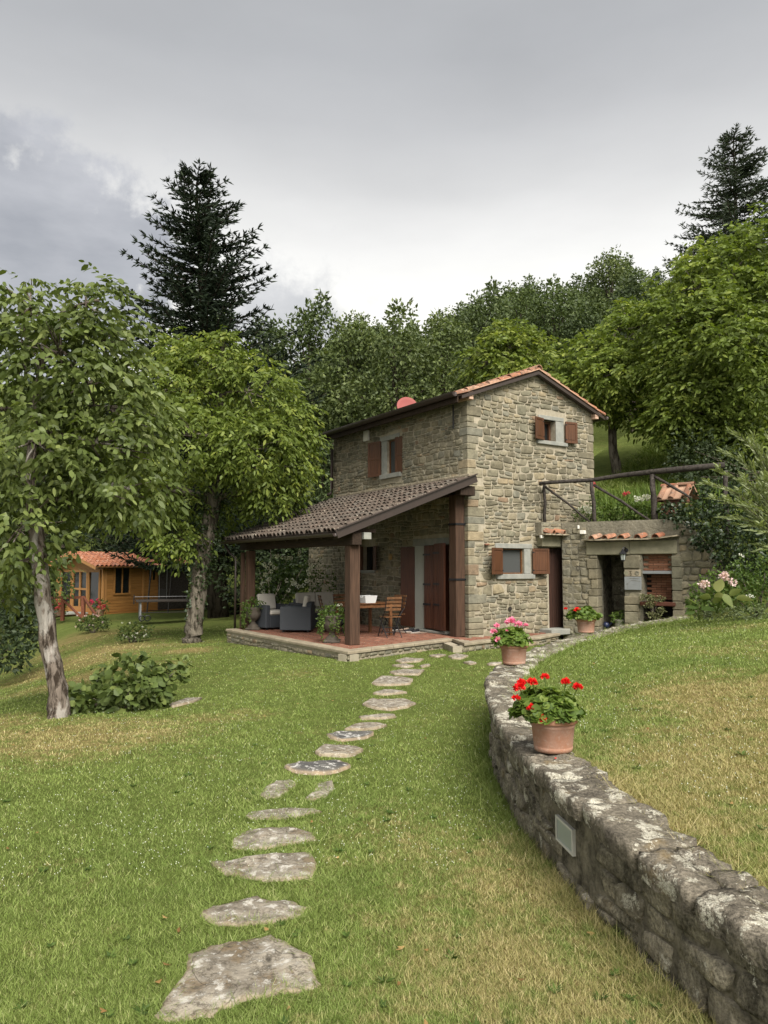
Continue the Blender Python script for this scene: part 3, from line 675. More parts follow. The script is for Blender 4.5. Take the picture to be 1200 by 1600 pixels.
# ------------------------------------------------------------------ stepping stones
SLABS=[[(-0.82,2.74),(-0.81,2.89),(-0.79,3.07),(-0.81,3.17),(-0.72,3.25),(-0.62,3.28),(-0.49,3.33),(-0.42,3.28),(-0.31,3.18),(-0.28,3.1),(-0.26,3.0),(-0.24,2.95),(-0.32,2.9),(-0.44,2.87),(-0.55,2.83),(-0.62,2.76),(-0.73,2.72)],[(-0.85,3.53),(-0.79,3.61),(-0.66,3.69),(-0.54,3.66),(-0.43,3.65),(-0.36,3.6),(-0.39,3.51),(-0.48,3.45),(-0.61,3.42),(-0.74,3.41),(-0.8,3.46)],[(-0.94,4.11),(-0.87,4.13),(-0.79,4.16),(-0.71,4.22),(-0.54,4.25),(-0.4,4.26),(-0.36,4.1),(-0.37,3.93),(-0.46,3.89),(-0.6,3.89),(-0.73,3.93),(-0.82,3.96)],[(-0.89,4.43),(-0.85,4.57),(-0.75,4.63),(-0.59,4.67),(-0.43,4.58),(-0.39,4.46),(-0.49,4.41),(-0.61,4.35),(-0.72,4.29),(-0.85,4.32)],[(-0.89,4.86),(-0.87,4.95),(-0.7,5.01),(-0.46,5.05),(-0.42,4.97),(-0.53,4.86),(-0.68,4.81),(-0.83,4.81)],[(-0.87,5.28),(-0.87,5.49),(-0.8,5.68),(-0.7,5.72),(-0.64,5.63),(-0.7,5.4),(-0.72,5.28),(-0.81,5.22)],[(-0.55,5.24),(-0.5,5.42),(-0.49,5.71),(-0.39,5.76),(-0.36,5.54),(-0.4,5.33),(-0.48,5.22)],[(-0.8,6.1),(-0.71,6.25),(-0.58,6.29),(-0.47,6.31),(-0.38,6.41),(-0.27,6.25),(-0.34,6.1),(-0.42,5.96),(-0.58,5.92),(-0.72,5.96)],[(-0.62,6.7),(-0.56,7.03),(-0.25,7.04),(-0.18,6.93),(-0.26,6.72),(-0.33,6.6),(-0.56,6.6)],[(-0.57,7.57),(-0.47,7.77),(-0.3,7.78),(-0.11,7.89),(-0.1,7.78),(-0.19,7.52),(-0.42,7.33),(-0.52,7.4)],[(-0.42,7.96),(-0.27,8.36),(-0.06,8.44),(0.02,8.33),(-0.09,8.09),(-0.28,7.99)],[(-0.29,8.78),(-0.13,8.91),(0.13,9.0),(0.14,8.86),(-0.06,8.73),(-0.25,8.67)],[(-0.29,9.72),(-0.18,10.07),(0.07,10.03),(0.29,10.07),(0.41,9.77),(0.3,9.51),(0.07,9.3),(-0.13,9.4)],[(-0.16,10.53),(0.0,10.81),(0.23,10.76),(0.32,10.58),(0.0,10.42)],[(-0.19,11.45),(-0.04,12.16),(0.26,12.1),(0.46,11.86),(0.4,11.37),(0.16,11.24),(-0.1,11.26)],[(0.1,12.62),(0.34,12.94),(0.69,12.87),(0.57,12.31),(0.18,12.35)],[(0.14,13.44),(0.36,13.68),(0.54,13.39),(0.41,13.21)],[(0.21,14.14),(0.42,14.55),(0.77,14.36),(0.66,14.01),(0.33,13.83)],[(1.27,14.84),(1.48,15.28),(1.68,14.89),(1.5,14.41),(1.32,14.47)],[(1.47,13.88),(1.62,14.01),(1.71,13.76),(1.57,13.61)],[(1.87,13.63),(2.01,13.88),(2.18,13.83),(2.09,13.58),(1.9,13.51)],[(0.64,13.39),(0.82,13.63),(0.83,13.44),(0.68,13.23)],[(0.89,14.92),(1.09,15.13),(1.25,15.04),(1.06,14.69)],[(-2.77,9.71),(-2.7,10.3),(-2.49,10.29),(-2.53,9.91),(-2.68,9.52)]]
SLAB_LABELS = ['largest pale stepping stone, cracked, lowest in the photo', 'broad leaf shaped stepping stone just above the largest one', 'wide wedge shaped pale stepping stone, third from the bottom', 'domed pale stepping stone, fourth from the bottom of the path',
 'long thin stepping stone below the side by side pair', 'left slab of the side by side pair of stepping stones, mottled grey', 'right slab of the side by side pair of stepping stones, upright and brown', 'black and white mottled stepping stone above the side by side pair',
 'pale four sided stepping stone just above the black and white mottled one', 'round stepping stone with a dark wet hollow in its middle', 'pale stepping stone just above the one with the dark hollow', 'thin sliver of stepping stone below the big grey oval',
 'big grey speckled oval stepping stone on the upper path', 'small narrow stepping stone just above the grey speckled oval', 'brown stepping stone with diagonal grooves near the terrace', 'bright flat stepping stone just above the grooved brown one',
 'small dull stepping stone second in front of the terrace edge', 'dull stepping stone nearest the terrace corner post', 'white stepping stone right under the terrace kerb notch', 'small pale slab left of the one beside the flower pot wall', 'pale slab in the grass closest to the flower pot wall',
 'faint slab half grown over in grass right of the path', 'dull grey slab against the terrace foot left of the white one', 'pale flat slab lying in the lawn beside the big leafy bush']
def slab(P, i):
    c = np.mean(P, 0); P = np.array(P)
    up_ = .0 if i < 7 else .016
    if i < 23:
        m = 3; Q = []
        for k in range(len(P)):
            a, b = P[k], P[(k + 1) % len(P)]
            for j in range(m): Q.append(a + (b - a) * j / m + rng.normal(size=2) * .006)
        P = np.array(Q)
    n = len(P); V = []; T = []; F = []; rings = [1, .985, .93, .82, .66, .48, .28]; size = np.ptp(P, 0).max()
    rd_ = random.Random(i)
    for r_, sc in enumerate(rings):
        for k in range(n):
            x, y = c + (P[k] - c) * sc; z = float(g_low(x, y)) + (-.01, .008, .014, .016, .017, .017, .017)[r_] + (up_ if r_ else 0)
            if r_ > 1: z += mnoise.noise(Vector((x * 9, y * 9, i))) * .012 + mnoise.noise(Vector((x * 30, y * 30, i))) * .004
            if i == 9 and r_ > 3: z -= .008
            V.append((x, y, z)); T.append((.9, .8, .35, .05, 0, 0, 0)[r_] * rd_.uniform(.5, 1))
    V.append((c[0], c[1], float(g_low(c[0], c[1])) + (.017 if i != 9 else .009) + up_)); T.append(0)
    base = len(V)
    for k in range(n): x, y = P[k]; V.append((x, y, float(g_low(x, y)) - .06)); T.append(.5)
    R_ = len(rings)
    for r_ in range(R_ - 1):
        for k in range(n): F.append((r_ * n + k, r_ * n + (k + 1) % n, (r_ + 1) * n + (k + 1) % n, (r_ + 1) * n + k))
    for k in range(n): F.append(((R_ - 1) * n + k, (R_ - 1) * n + (k + 1) % n, R_ * n)); F.append((k, base + k, base + (k + 1) % n, (k + 1) % n))
    o = mk('stepping_stone', V, F, 'dark_mottled_slab' if i in (7, 9) else 'stepping_slab', None, T, True)
    tag(o, SLAB_LABELS[i], 'stepping stone', 'stepping stones laid across the lawn' if i < 23 else None)
for i, P in enumerate(SLABS): slab(P, i)

# ------------------------------------------------------------------ grass
def in_poly(X, Y, P, grow=.0):
    c = np.mean(P, 0); P = c + (np.array(P) - c) * (1 + grow); ins = np.zeros(len(X), bool); n = len(P)
    for i in range(n):
        x0, y0 = P[i]; x1, y1 = P[(i + 1) % n]; k = ((y0 > Y) != (y1 > Y)) & (X < (x1 - x0) * (Y - y0) / (y1 - y0 + 1e-12) + x0); ins ^= k
    return ins
TERR = [l2w(HO, HA, *p) for p in ((-3.92, 5.1), (-3.82, -1.02), (-.62, -.18), (-1.0, -1.08), (-.25, -.9), (1.6, -.95), (2.6, -.6), (2.6, 7))]
def sample_ring(n, d0, d1, a0, a1, pw=1.0):
    u = rng.random(n); d = (d0 ** -pw + u * (d1 ** -pw - d0 ** -pw)) ** (-1 / pw); a = R(a0) + rng.random(n) * R(a1 - a0); return d * np.sin(a), d * np.cos(a), d
def blades(name, X, Y, Zf, h, wk, label, lean=.5):
    """each tuft point carries a handful of blades sharing a tone"""
    K = 7; X = np.repeat(X[::K], K); Y = np.repeat(Y[::K], K); n = len(X); d = np.hypot(X, Y); sp = .012 + .0035 * d
    X = X + rng.normal(size=n) * sp; Y = Y + rng.normal(size=n) * sp
    if name == 'lawn_grass':
        ok = np.ones(n, bool)
        for P in SLABS:
            c = np.mean(P, 0); w = np.where((np.abs(X - c[0]) < 1) & (np.abs(Y - c[1]) < .8))[0]; ok[w[in_poly(X[w], Y[w], P, -.02)]] = False
        nk = n // K * K; ok = ok[:nk].reshape(-1, K).all(1).repeat(K); X, Y, d = X[:nk][ok], Y[:nk][ok], d[:nk][ok]; n = len(X)
    Z = Zf(X, Y); a = rng.random(n) * 2 * np.pi; le = rng.random(n) * lean * 3 + .2
    th = np.repeat(rng.random(n // K + 1), K)[:n]
    H = h * (.35 + .9 * rng.random(n)) * (.6 + .9 * th) * (1 + .03 * d); W = np.maximum(.0028, wk * d) * (.6 + .9 * rng.random(n))
    b = np.stack([X, Y, Z - .004], 1); t = np.stack([np.cos(a) * le * H, np.sin(a) * le * H, H], 1); a2 = a + np.pi / 2 + rng.normal(size=n) * .6
    s = np.stack([np.cos(a2) * W / 2, np.sin(a2) * W / 2, np.zeros(n)], 1)
    V = np.stack([b - s, b + s, b + t], 1).reshape(-1, 3); F = np.arange(n * 3).reshape(-1, 3)
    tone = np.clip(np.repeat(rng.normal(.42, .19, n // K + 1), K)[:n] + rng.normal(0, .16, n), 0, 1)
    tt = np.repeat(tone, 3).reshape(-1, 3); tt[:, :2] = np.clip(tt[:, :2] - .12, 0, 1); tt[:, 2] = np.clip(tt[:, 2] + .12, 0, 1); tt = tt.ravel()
    o = np_mesh(name, V, F, 'grass_blade', tt); tag(o, label, 'grass', kind='stuff')
def wall_left(Y): return np.interp(Y, WY, [p[0] for p in WL])
X, Y, d = sample_ring(1150000, 2.0, 26, -42, 32, .9)
k = X < wall_left(Y) + .02
k &= ~in_poly(X, Y, TERR)
ok = np.ones(len(X), bool)
for P in SLABS: 
    c = np.mean(P, 0); near = (np.abs(X - c[0]) < 1) & (np.abs(Y - c[1]) < .8)
    w = np.where(near)[0]; ins = in_poly(X[w], Y[w], P, -.05); ok[w[ins]] = False
k &= ok & (w2l(AO, AA, X, Y)[1] < -.05) 
X, Y = X[k], Y[k]
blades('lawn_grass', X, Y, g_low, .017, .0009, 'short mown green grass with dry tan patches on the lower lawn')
# longer fringe along wall foot and slab edges
q = rng.random(16000) * 9; P_ = np.array([list(wc.at(v)[0])[:2] + list(wc.at(v)[2])[:2] for v in q]); off = .0 + np.abs(rng.normal(size=len(q))) * .07
X = P_[:, 0] - P_[:, 2] * off; Y = P_[:, 1] - P_[:, 3] * off
blades('wall_foot_grass', X, Y, g_low, .05, .0007, 'longer grass growing along the foot of the curved wall', .7)
X, Y, d = sample_ring(520000, 2.4, 19, 3, 32, .9)
k = (X > np.interp(Y, WY, WX) + .14) & (w2l(AO, AA, X, Y)[1] < -.1) & (Y < 17)
X, Y = X[k], Y[k]
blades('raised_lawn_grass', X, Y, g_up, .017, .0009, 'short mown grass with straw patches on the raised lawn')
q = rng.random(12000) * wc.L; P_ = np.array([list(wc.at(v)[0])[:2] + list(wc.at(v)[2])[:2] + [wwid(v)] for v in q]); off = P_[:, 4] + rng.normal(size=len(q)) * .05
blades('wall_top_grass', P_[:, 0] + P_[:, 2] * off, P_[:, 1] + P_[:, 3] * off, lambda X, Y: g_up(X, Y) + .0, .05, .0007, 'uneven grass spilling against the back of the cap stones', .9)
# blades leaning over the edges of the stepping stones
ex, ey = [], []
for P in SLABS[:7]:
    c = np.mean(P, 0)
    for k in range(len(P)):
        a, b = np.array(P[k]), np.array(P[(k + 1) % len(P)]); m_ = int(np.linalg.norm(b - a) * 260); f = rng.random(m_)[:, None]; q_ = a + (b - a) * f; q_ = c + (q_ - c) * (1.03 + rng.normal(size=(m_, 1)) * .02); ex += list(q_[:, 0]); ey += list(q_[:, 1])
ex, ey = np.array(ex), np.array(ey); pm = rng.permutation(len(ex)); ex, ey = np.repeat(ex[pm], 7), np.repeat(ey[pm], 7)
blades('stone_edge_grass', ex, ey, g_low, .026, .0009, 'grass growing over the edges of the stepping stones', .9)
# hillside grass seen between house and trees
ax = rng.random(130000) * 9 - .6; ay = .5 + rng.random(130000) ** 1.3 * 22; X, Y = l2w(AO, AA, ax, ay); k = w2l(HO, HA, X, Y)[0] > 4.3
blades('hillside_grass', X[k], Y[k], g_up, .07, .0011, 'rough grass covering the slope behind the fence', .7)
# white clover heads
X, Y, d = sample_ring(3000, 4, 20, -32, 29, .6)
n1 = np.array([mnoise.noise(Vector((x * .5, y * .5, 4))) for x, y in zip(X, Y)])
k = (n1 > -.2) & ~in_poly(X, Y, TERR) & ((X < wall_left(Y)) | (X > wall_left(Y) + .5)); X, Y, d = X[k], Y[k], d[k]
Z = np.where(X < wall_left(Y), g_low(X, Y), g_up(X, Y)) + .025 + .012 * rng.random(len(X)) + .0012 * d
r_ = .0025 + .0002 * d
c = np.stack([X, Y, Z], 1); V = []
for dx, dy, dz in ((1, 0, 0), (-.5, .87, 0), (-.5, -.87, 0), (0, 0, 1.4)): V.append(c + r_[:, None] * np.array([dx, dy, dz]))
V = np.stack(V, 1).reshape(-1, 3); i = np.arange(len(X)) * 4
F = np.concatenate([np.stack([i, i + 1, i + 3], 1), np.stack([i + 1, i + 2, i + 3], 1), np.stack([i + 2, i, i + 3], 1)])
tag(np_mesh('clover_flowers', V, F, 'clover_flower'), 'tiny white clover heads scattered through the lawns', 'clover', kind='stuff')

# weeds and fallen leaves lying in the lawns
def scatter_low(n, a0, a1, d0, d1):
    X, Y, d = sample_ring(n, d0, d1, a0, a1, .7); ok = ~in_poly(X, Y, TERR)
    for P in SLABS: ok &= ~in_poly(X, Y, P, .1)
    wx = wall_left(Y); ok &= (X < wx - .05) | (X > wx + .5); ok &= w2l(AO, AA, X, Y)[1] < -.15
    X, Y = X[ok], Y[ok]; Z = np.where(X < wall_left(Y), g_low(X, Y), g_up(X, Y)); return X, Y, Z
X, Y, Z = scatter_low(110, -30, 29, 2.6, 9); n = len(X); K = 9
c = np.repeat(np.stack([X, Y, Z + .006], 1), K, 0); a = np.tile(np.arange(K) * 2 * np.pi / K, n) + rng.random(n * K) * .6
V, F, t = leaves(c, np.stack([np.cos(a), np.sin(a), .25 + .35 * rng.random(n * K)], 1), np.full(n * K, .034) * np.repeat(.6 + .8 * rng.random(n), K), np.full(n * K, .014), np.clip(rng.normal(.3, .2, n * K), 0, 1), .1, up=np.array([0, 0, 1.]))
tag(np_mesh('lawn_weeds', V, F, 'garden_leaf', t), 'flat broad leaved weeds growing among the lawn grass', 'weeds', kind='stuff')
X, Y, Z = scatter_low(60, -30, 29, 2.6, 14); n = len(X); a = rng.random(n) * 6.28
V, F, t = leaves(np.stack([X, Y, Z + .02], 1), np.stack([np.cos(a), np.sin(a), .1 * rng.normal(size=n)], 1), np.full(n, .034), np.full(n, .02), rng.random(n), .3, up=np.array([0, 0, 1.]))
tag(np_mesh('fallen_leaves', V, F, 'fallen_leaf', t), 'scattered dry brown leaves lying on the lawns', 'leaves', kind='stuff')

# ------------------------------------------------------------------ the stone house (local x along the gable, y along the long wall)
house = thing('stone_house', 'two storey rubble stone farmhouse with red brown shutters and tiled roof', 'house', (HO[0], HO[1], 0), HA)
W_, L_, EZ, RX, RZ = 4.25, 6.4, 5.62, 2.15, 6.42
def rake(u): return EZ + (RZ - EZ) * (1 - abs(u - RX) / RX)
def wall_cells(mb, u0, u1, v0, v1, holes, mapb):
    us = sorted(set([u0, u1] + [h[0] for h in holes] + [h[1] for h in holes])); vs = sorted(set([v0, v1] + [h[2] for h in holes] + [h[3] for h in holes]))
    for i in range(len(us) - 1):
        j = 0
        while j < len(vs) - 1:
            cu, cv = (us[i] + us[i + 1]) / 2, (vs[j] + vs[j + 1]) / 2
            if not any(h[0] < cu < h[1] and h[2] < cv < h[3] for h in holes): mapb(us[i], us[i + 1], vs[j], vs[j + 1])
            j += 1
# gable wall with the two windows and the low side door
gh = [(2.39, 2.87, 4.74, 5.28), (.97, 1.72, 1.42, 2.03), (2.55, 3.22, -.02, 2.06)]
mb = MB(); wall_cells(mb, 0, W_, -.3, EZ, gh, lambda a, b, c, d: mb.box(a, b, 0, .45, c, d))
V = [(0, 0, EZ), (W_, 0, EZ), (RX, 0, RZ), (0, .45, EZ), (W_, .45, EZ), (RX, .45, RZ)]; mb.add(V, [(0, 1, 2), (5, 4, 3), (0, 2, 5, 3), (1, 4, 5, 2)])
gable = mb.build('gable_wall', 'lime_mortar', house)
lh = [(2.97, 3.40, 4.08, 5.0), (.72, 2.06, 0.06, 2.12), (4.10, 4.62, 1.5, 2.15)]
mb = MB(); wall_cells(mb, .4501, L_, -.3, EZ - .03, lh, lambda a, b, c, d: mb.box(.0, .45, a, b, c, d))
longw = mb.build('long_wall', 'lime_mortar', house)
mb = MB(); mb.box(W_ - .45, W_, .4501, L_, -.3, EZ - .03); mb.box(.4501, W_ - .4501, L_ - .45, L_, -.3, EZ - .03)
V = [(0, L_ - .45, EZ - .029), (W_, L_ - .45, EZ - .029), (RX, L_ - .45, RZ - .03), (0, L_, EZ - .029), (W_, L_, EZ - .029), (RX, L_, RZ - .03)]; mb.add(V, [(0, 1, 2), (5, 4, 3), (0, 2, 5, 3), (1, 4, 5, 2)])
mb.build('rear_wall', 'lime_mortar', house)
mb = MB(); mb.box(.0, 3.0, L_ + .001, L_ + 1.6, -.3, 2.95); ext = mb.build('extension_wall', 'lime_mortar', house)
mb = MB(); mb.box(-.1, 3.1, L_ + .001, L_ + 1.7, 2.951, 3.05); mb.build('extension_roof', 'lichened_old_tile', house)
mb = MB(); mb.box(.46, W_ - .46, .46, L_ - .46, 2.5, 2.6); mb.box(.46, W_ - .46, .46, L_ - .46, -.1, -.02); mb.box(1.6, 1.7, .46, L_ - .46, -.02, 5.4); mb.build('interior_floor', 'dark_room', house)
fg = lambda u, v, d: (u, -d, v)
fl = lambda u, v, d: (-d, u, v)
# corner quoins, laid alternately long and short
rd = random.Random(21); z = -.25; qg = []; ql_ = []; k = 0
while z < EZ - .12:
    h = rd.uniform(.12, .25); h = min(h, EZ - .05 - z); a, b = (rd.uniform(.28, .52), rd.uniform(.14, .3)) if rd.random() < .5 else (rd.uniform(.14, .3), rd.uniform(.28, .5))
    if z + h > 0: 
        p0 = rd.uniform(.008, .024); mbq = MB(); mbq.box(-p0, a, -p0 - .004, b, z + .006, z + h - .006, t=rd.random(), bev=.012)
        mk('quoin', [(x + mnoise.noise(Vector((x * 9, y * 9, zz * 5))) * .012, y + mnoise.noise(Vector((y * 9, x * 9, zz * 5))) * .012, zz + mnoise.noise(Vector((zz * 9, x * 9, 3))) * .008) for x, y, zz in mbq.V], mbq.F, 'rubble_stone', gable, mbq.T)
    qg.append((-.1, a + .006, z, z + h)); ql_.append((-.1, b + .006, z, z + h)); z += h; k += 1
z = -.25; qr = []; k = 0
while z < EZ - .12:
    h = rd.uniform(.14, .3); h = min(h, EZ - .05 - z); a = rd.uniform(.25, .6) if rd.random() < .5 else rd.uniform(.16, .3)
    p0 = rd.uniform(.016, .03); mbq = MB(); mbq.box(W_ - a, W_ + p0, -p0, .3, z + .009, z + h - .009, t=rd.random(), bev=.018); mbq.build('quoin', 'rubble_stone', gable); qr.append((W_ - a - .008, W_ + .1, z, z + h)); z += h; k += 1
gex = qg + qr + [(2.20, 3.26, 4.62, 5.40), (2.36, 3.2, 4.6, 5.4), (.80, 2.04, 1.27, 2.16), (2.50, 3.3, -.3, 2.10)]
# the parapet of the low wall overlaps the gable up to z 2.7 from u=3.3 on
g_st = rubble(.0, W_, -.28, RZ, (.075, .20), (.11, .44), gex, .010, top=rake, seed=3, wav=.032, split=.42)
g_st = [s_ for s_ in g_st if not (s_[0][0][0] > 3.6 and s_[0][0][1] < 1.9)]
lex = ql_ + [(2.68, 3.76, 3.84, 5.16), (.6, 2.2, -.3, 2.30), (4.0, 4.75, 1.4, 2.3)]
l_up = rubble(.0, L_, 3.5, EZ - .05, (.07, .18), (.10, .38), lex, .010, seed=8, wav=.028, split=.4)
l_lo = rubble(.0, L_, -.1, 3.5, (.08, .19), (.12, .42), lex, .010, seed=12, wav=.028, split=.4)
e_st = rubble(L_ + .01, L_ + 1.6, -.1, 2.95, (.12, .2), (.16, .42), (), .018, seed=14)
bign = sorted([(area(s_) * (1.0), 0, i) for i, s_ in enumerate(g_st)] + [(area(s_) * .62, 1, i) for i, s_ in enumerate(l_up)] + [(area(s_) * .45, 2, i) for i, s_ in enumerate(l_lo)], reverse=True)[:256]
sel = [set(i for _, w, i in bign if w == q) for q in range(3)]
for q, (lst, mf, par) in enumerate(((g_st, fg, gable), (l_up, fl, longw), (l_lo, fl, longw))):
    mb = MB()
    for i, s_ in enumerate(lst):
        if i in sel[q]: m1 = MB(); stone_mesh(s_, mf, m1); mk('stone', m1.V, m1.F, 'rubble_stone', par, m1.T, True)
        else: stone_mesh(s_, mf, mb)
    mk('stone', mb.V, mb.F, 'rubble_stone', par, mb.T, True, kind='stuff')
mb = MB(); [stone_mesh(s_, fl, mb) for s_ in e_st]; mk('stone', mb.V, mb.F, 'rubble_stone', ext, mb.T, True, kind='stuff')

def shutter(mb_place, parent, w, h, name='shutter', planks=False, mat='shutter_wood', label=None):
    """leaf hinged at x=0, lying in x, front at -y; rails, stiles and a sunk panel"""
    o = bpy.data.objects.new(name, None)
    m = MB(); s = .055 if w > .25 else .045
    m.box(0, s, -.035, 0, 0, h, bev=.004); m.box(w - s, w, -.035, 0, 0, h, bev=.004)
    for z0 in (0, h - s): m.box(s + .0005, w - s - .0005, -.0345, -.001, z0 + .0005, z0 + s - .0005, bev=.003)
    if h > .8: m.box(s + .0005, w - s - .0005, -.0345, -.001, h * .48, h * .48 + s, bev=.003)
    f = m.build(name, mat, parent)
    pm = MB(); pm.box(s - .005, w - s + .005, -.022, -.008, s - .005, h - s + .005)
    pm.box(s + .025, w - s - .025, -.030, -.02, s + .03, (h * .48 - .03) if h > .8 else h - s - .03, bev=.008)
    if h > .8: pm.box(s + .025, w - s - .025, -.030, -.02, h * .48 + s + .03, h - s - .03, bev=.008)
    p = pm.build('panel', mat, f); mm = MB(); 
    for z0 in (h * .15, h * .85): mm.box(-.012, .04, -.042, -.033, z0 - .012, z0 + .012)
    mm.build('hinge', 'black_metal', f)
    f.matrix_local = mb_place
    if label: f['label'] = label
    return f
T = lambda x, y, z: Matrix.Translation((x, y, z)); RZm = lambda a: Matrix.Rotation(R(a), 4, 'Z')
# --- upper gable window
w = mk('window', *(lambda m: (m.V, m.F))((lambda m: (m.box(2.87, 3.15, -.022, .0, 4.745, 5.275, bev=.004), m)[1])(MB())), 'grey_cut_stone', house); w['label'] = 'small upper window in the gable with grey stone surround'
part('lintel', 'grey_cut_stone', w, 2.26, 3.16, -.03, .1, 5.28, 5.385, bev=.008)
part('sill', 'grey_cut_stone', w, 2.20, 3.24, -.075, .12, 4.645, 4.74, bev=.008)
mb = MB(); mb.box(2.3905, 2.8695, .22, .25, 4.7405, 5.2795); mb.build('glass', 'window_glass', w)
mb = MB()
for a in ((2.391, 2.45, 4.741, 5.279), (2.81, 2.869, 4.741, 5.279), (2.4505, 2.8095, 4.741, 4.80), (2.4505, 2.8095, 5.22, 5.279), (2.63, 2.66, 4.8005, 5.2195)): mb.box(a[0], a[1], .16, .22, a[2], a[3], bev=.004)
mb.build('frame', 'shutter_wood', w)
mb = MB(); mb.box(2.40, 2.42, .02, .16, 4.745, 5.275); mb.build('reveal_board', 'shutter_wood', w)
shutter(T(2.385, -.05, 4.74) @ RZm(180 + 14) , w, .37, .55).scale = (1, -1, 1)
shutter(T(3.165, -.05, 4.74) @ RZm(-9), w, .37, .55)
# --- lower gable window
w = mk('window', *(lambda m: (m.V, m.F))((lambda m: (m.box(1.722, 1.93, -.022, .0, 1.425, 2.025, bev=.004), m)[1])(MB())), 'grey_cut_stone', house); w['label'] = 'lower gable window with dark mesh and grey stone surround'
part('lintel', 'grey_cut_stone', w, .80, 1.98, -.03, .1, 2.03, 2.145, bev=.008)
part('sill', 'grey_cut_stone', w, .82, 2.03, -.075, .12, 1.30, 1.42, bev=.008)
mb = MB(); mb.box(.9705, 1.7195, .10, .12, 1.4205, 2.0295); mb.build('glass', 'mesh_curtain', w)
mb = MB()
for a in ((.971, 1.0, 1.421, 2.029), (1.69, 1.719, 1.421, 2.029), (1.0005, 1.6895, 1.421, 1.45), (1.0005, 1.6895, 2.0, 2.029)): mb.box(a[0], a[1], .05, .10, a[2], a[3], bev=.003)
mb.build('frame', 'chair_wood', w)
shutter(T(.965, -.05, 1.415) @ RZm(180 + 22), w, .52, .62).scale = (1, -1, 1)
shutter(T(1.955, -.05, 1.415) @ RZm(-14), w, .46, .62)
# --- side door in the gable wall, beside the ovens
d_ = mk('door', *(lambda m: (m.V, m.F))((lambda m: (m.box(2.56, 3.2, .07, .10, .06, 2.05), m)[1])(MB())), 'dark_door_wood', house); d_['label'] = 'dark plank side door at the foot of the gable wall'
for i in range(4): mb = MB(); mb.box(2.565 + i * .158, 2.565 + i * .158 + .15, .045, .07, .07, 2.04, bev=.006); mb.build('plank', 'dark_door_wood', d_)
part('threshold', 'grey_cut_stone', d_, 2.2, 3.25, -.42, .04, -.05, .085, bev=.01)
# --- long wall upper window
w = mk('window', *(lambda m: (m.V, m.F))((lambda m: (m.box(-.022, 0, 3.402, 3.66, 4.085, 4.995, bev=.004), m)[1])(MB())), 'grey_cut_stone', house); w['label'] = 'upper window of the long wall with louvre dark insect screen'
part('lintel', 'grey_cut_stone', w, -.03, .1, 2.80, 3.74, 5.001, 5.13, bev=.008)
part('sill', 'grey_cut_stone', w, -.075, .1, 2.72, 3.70, 3.96, 4.079, bev=.008)
mb = MB(); mb.box(.10, .12, 2.9705, 3.3995, 4.0805, 4.9995); mb.build('insect_screen', 'mesh_curtain', w)
mb = MB()
for a in ((2.971, 3.0, 4.081, 4.999), (3.37, 3.399, 4.081, 4.999), (3.0005, 3.3695, 4.081, 4.11), (3.0005, 3.3695, 4.97, 4.999)): mb.box(.06, .10, a[0], a[1], a[2], a[3], bev=.003)
mb.build('frame', 'chair_wood', w)
shutter(T(-.05, 3.68, 4.06) @ RZm(90 + 12), w, .50, .97)
shutter(T(-.05, 2.965, 4.06) @ RZm(-90 + 8), w, .48, .97).scale = (1, -1, 1)
# --- french door under the porch
d_ = mk('door', *(lambda m: (m.V, m.F))((lambda m: (m.box(.10, .13, .73, 2.05, .07, 2.11), m)[1])(MB())), 'door_wood', house); d_['label'] = 'double plank door under the porch, one leaf folded back'
part('lintel', 'grey_cut_stone', d_, -.02, .1, .60, 2.2, 2.121, 2.29, bev=.008)
mb = MB(); mb.box(-.055, .09, 1.63, 2.055, .0605, 2.119); mb.build('frame', 'painted_wood_grey', d_)
part('threshold', 'grey_cut_stone', d_, -.16, .05, .7, 2.15, .0, .059, bev=.01)
def plank_leaf(mtx, n, w, h, parent, name='door_leaf'):
    f = MB(); f.box(0, n * w, -.045, -.02, .0, h); o = f.build(name, 'door_wood', parent)
    for i in range(n): m = MB(); m.box(i * w + .004, (i + 1) * w - .004, -.062, -.0455, .006, h - .006, bev=.004); m.build('plank', 'door_wood', o)
    m = MB(); [m.box(-.03, n * w * .55, -.070, -.0625, z, z + .045) for z in (h * .28, h * .52, h * .88)]; m.build('hinge', 'black_metal', o)
    o.matrix_local = mtx; return o
plank_leaf(T(-.03, 1.62, .09) @ RZm(-90), 4, .125, 2.02, d_)
plank_leaf(T(-.08, 1.14, .09) @ RZm(-90 - 10), 4, .135, 2.06, d_)
plank_leaf(T(-.075, 2.07, .09) @ RZm(90 + 8), 4, .13, 2.0, d_)
# --- dim window under the porch
w = mk('window', *(lambda m: (m.V, m.F))((lambda m: (m.box(.10, .12, 4.105, 4.615, 1.505, 2.145), m)[1])(MB())), 'window_glass', house); w['label'] = 'dim ground floor window behind the porch posts'
part('sill', 'grey_cut_stone', w, -.06, .1, 3.98, 4.75, 1.42, 1.499, bev=.006)
shutter(T(-.03, 4.09, 1.5) @ RZm(-90 - 24), w, .40, .66).scale = (1, -1, 1)
shutter(T(-.03, 4.63, 1.5) @ RZm(90 + 20), w, .40, .66)
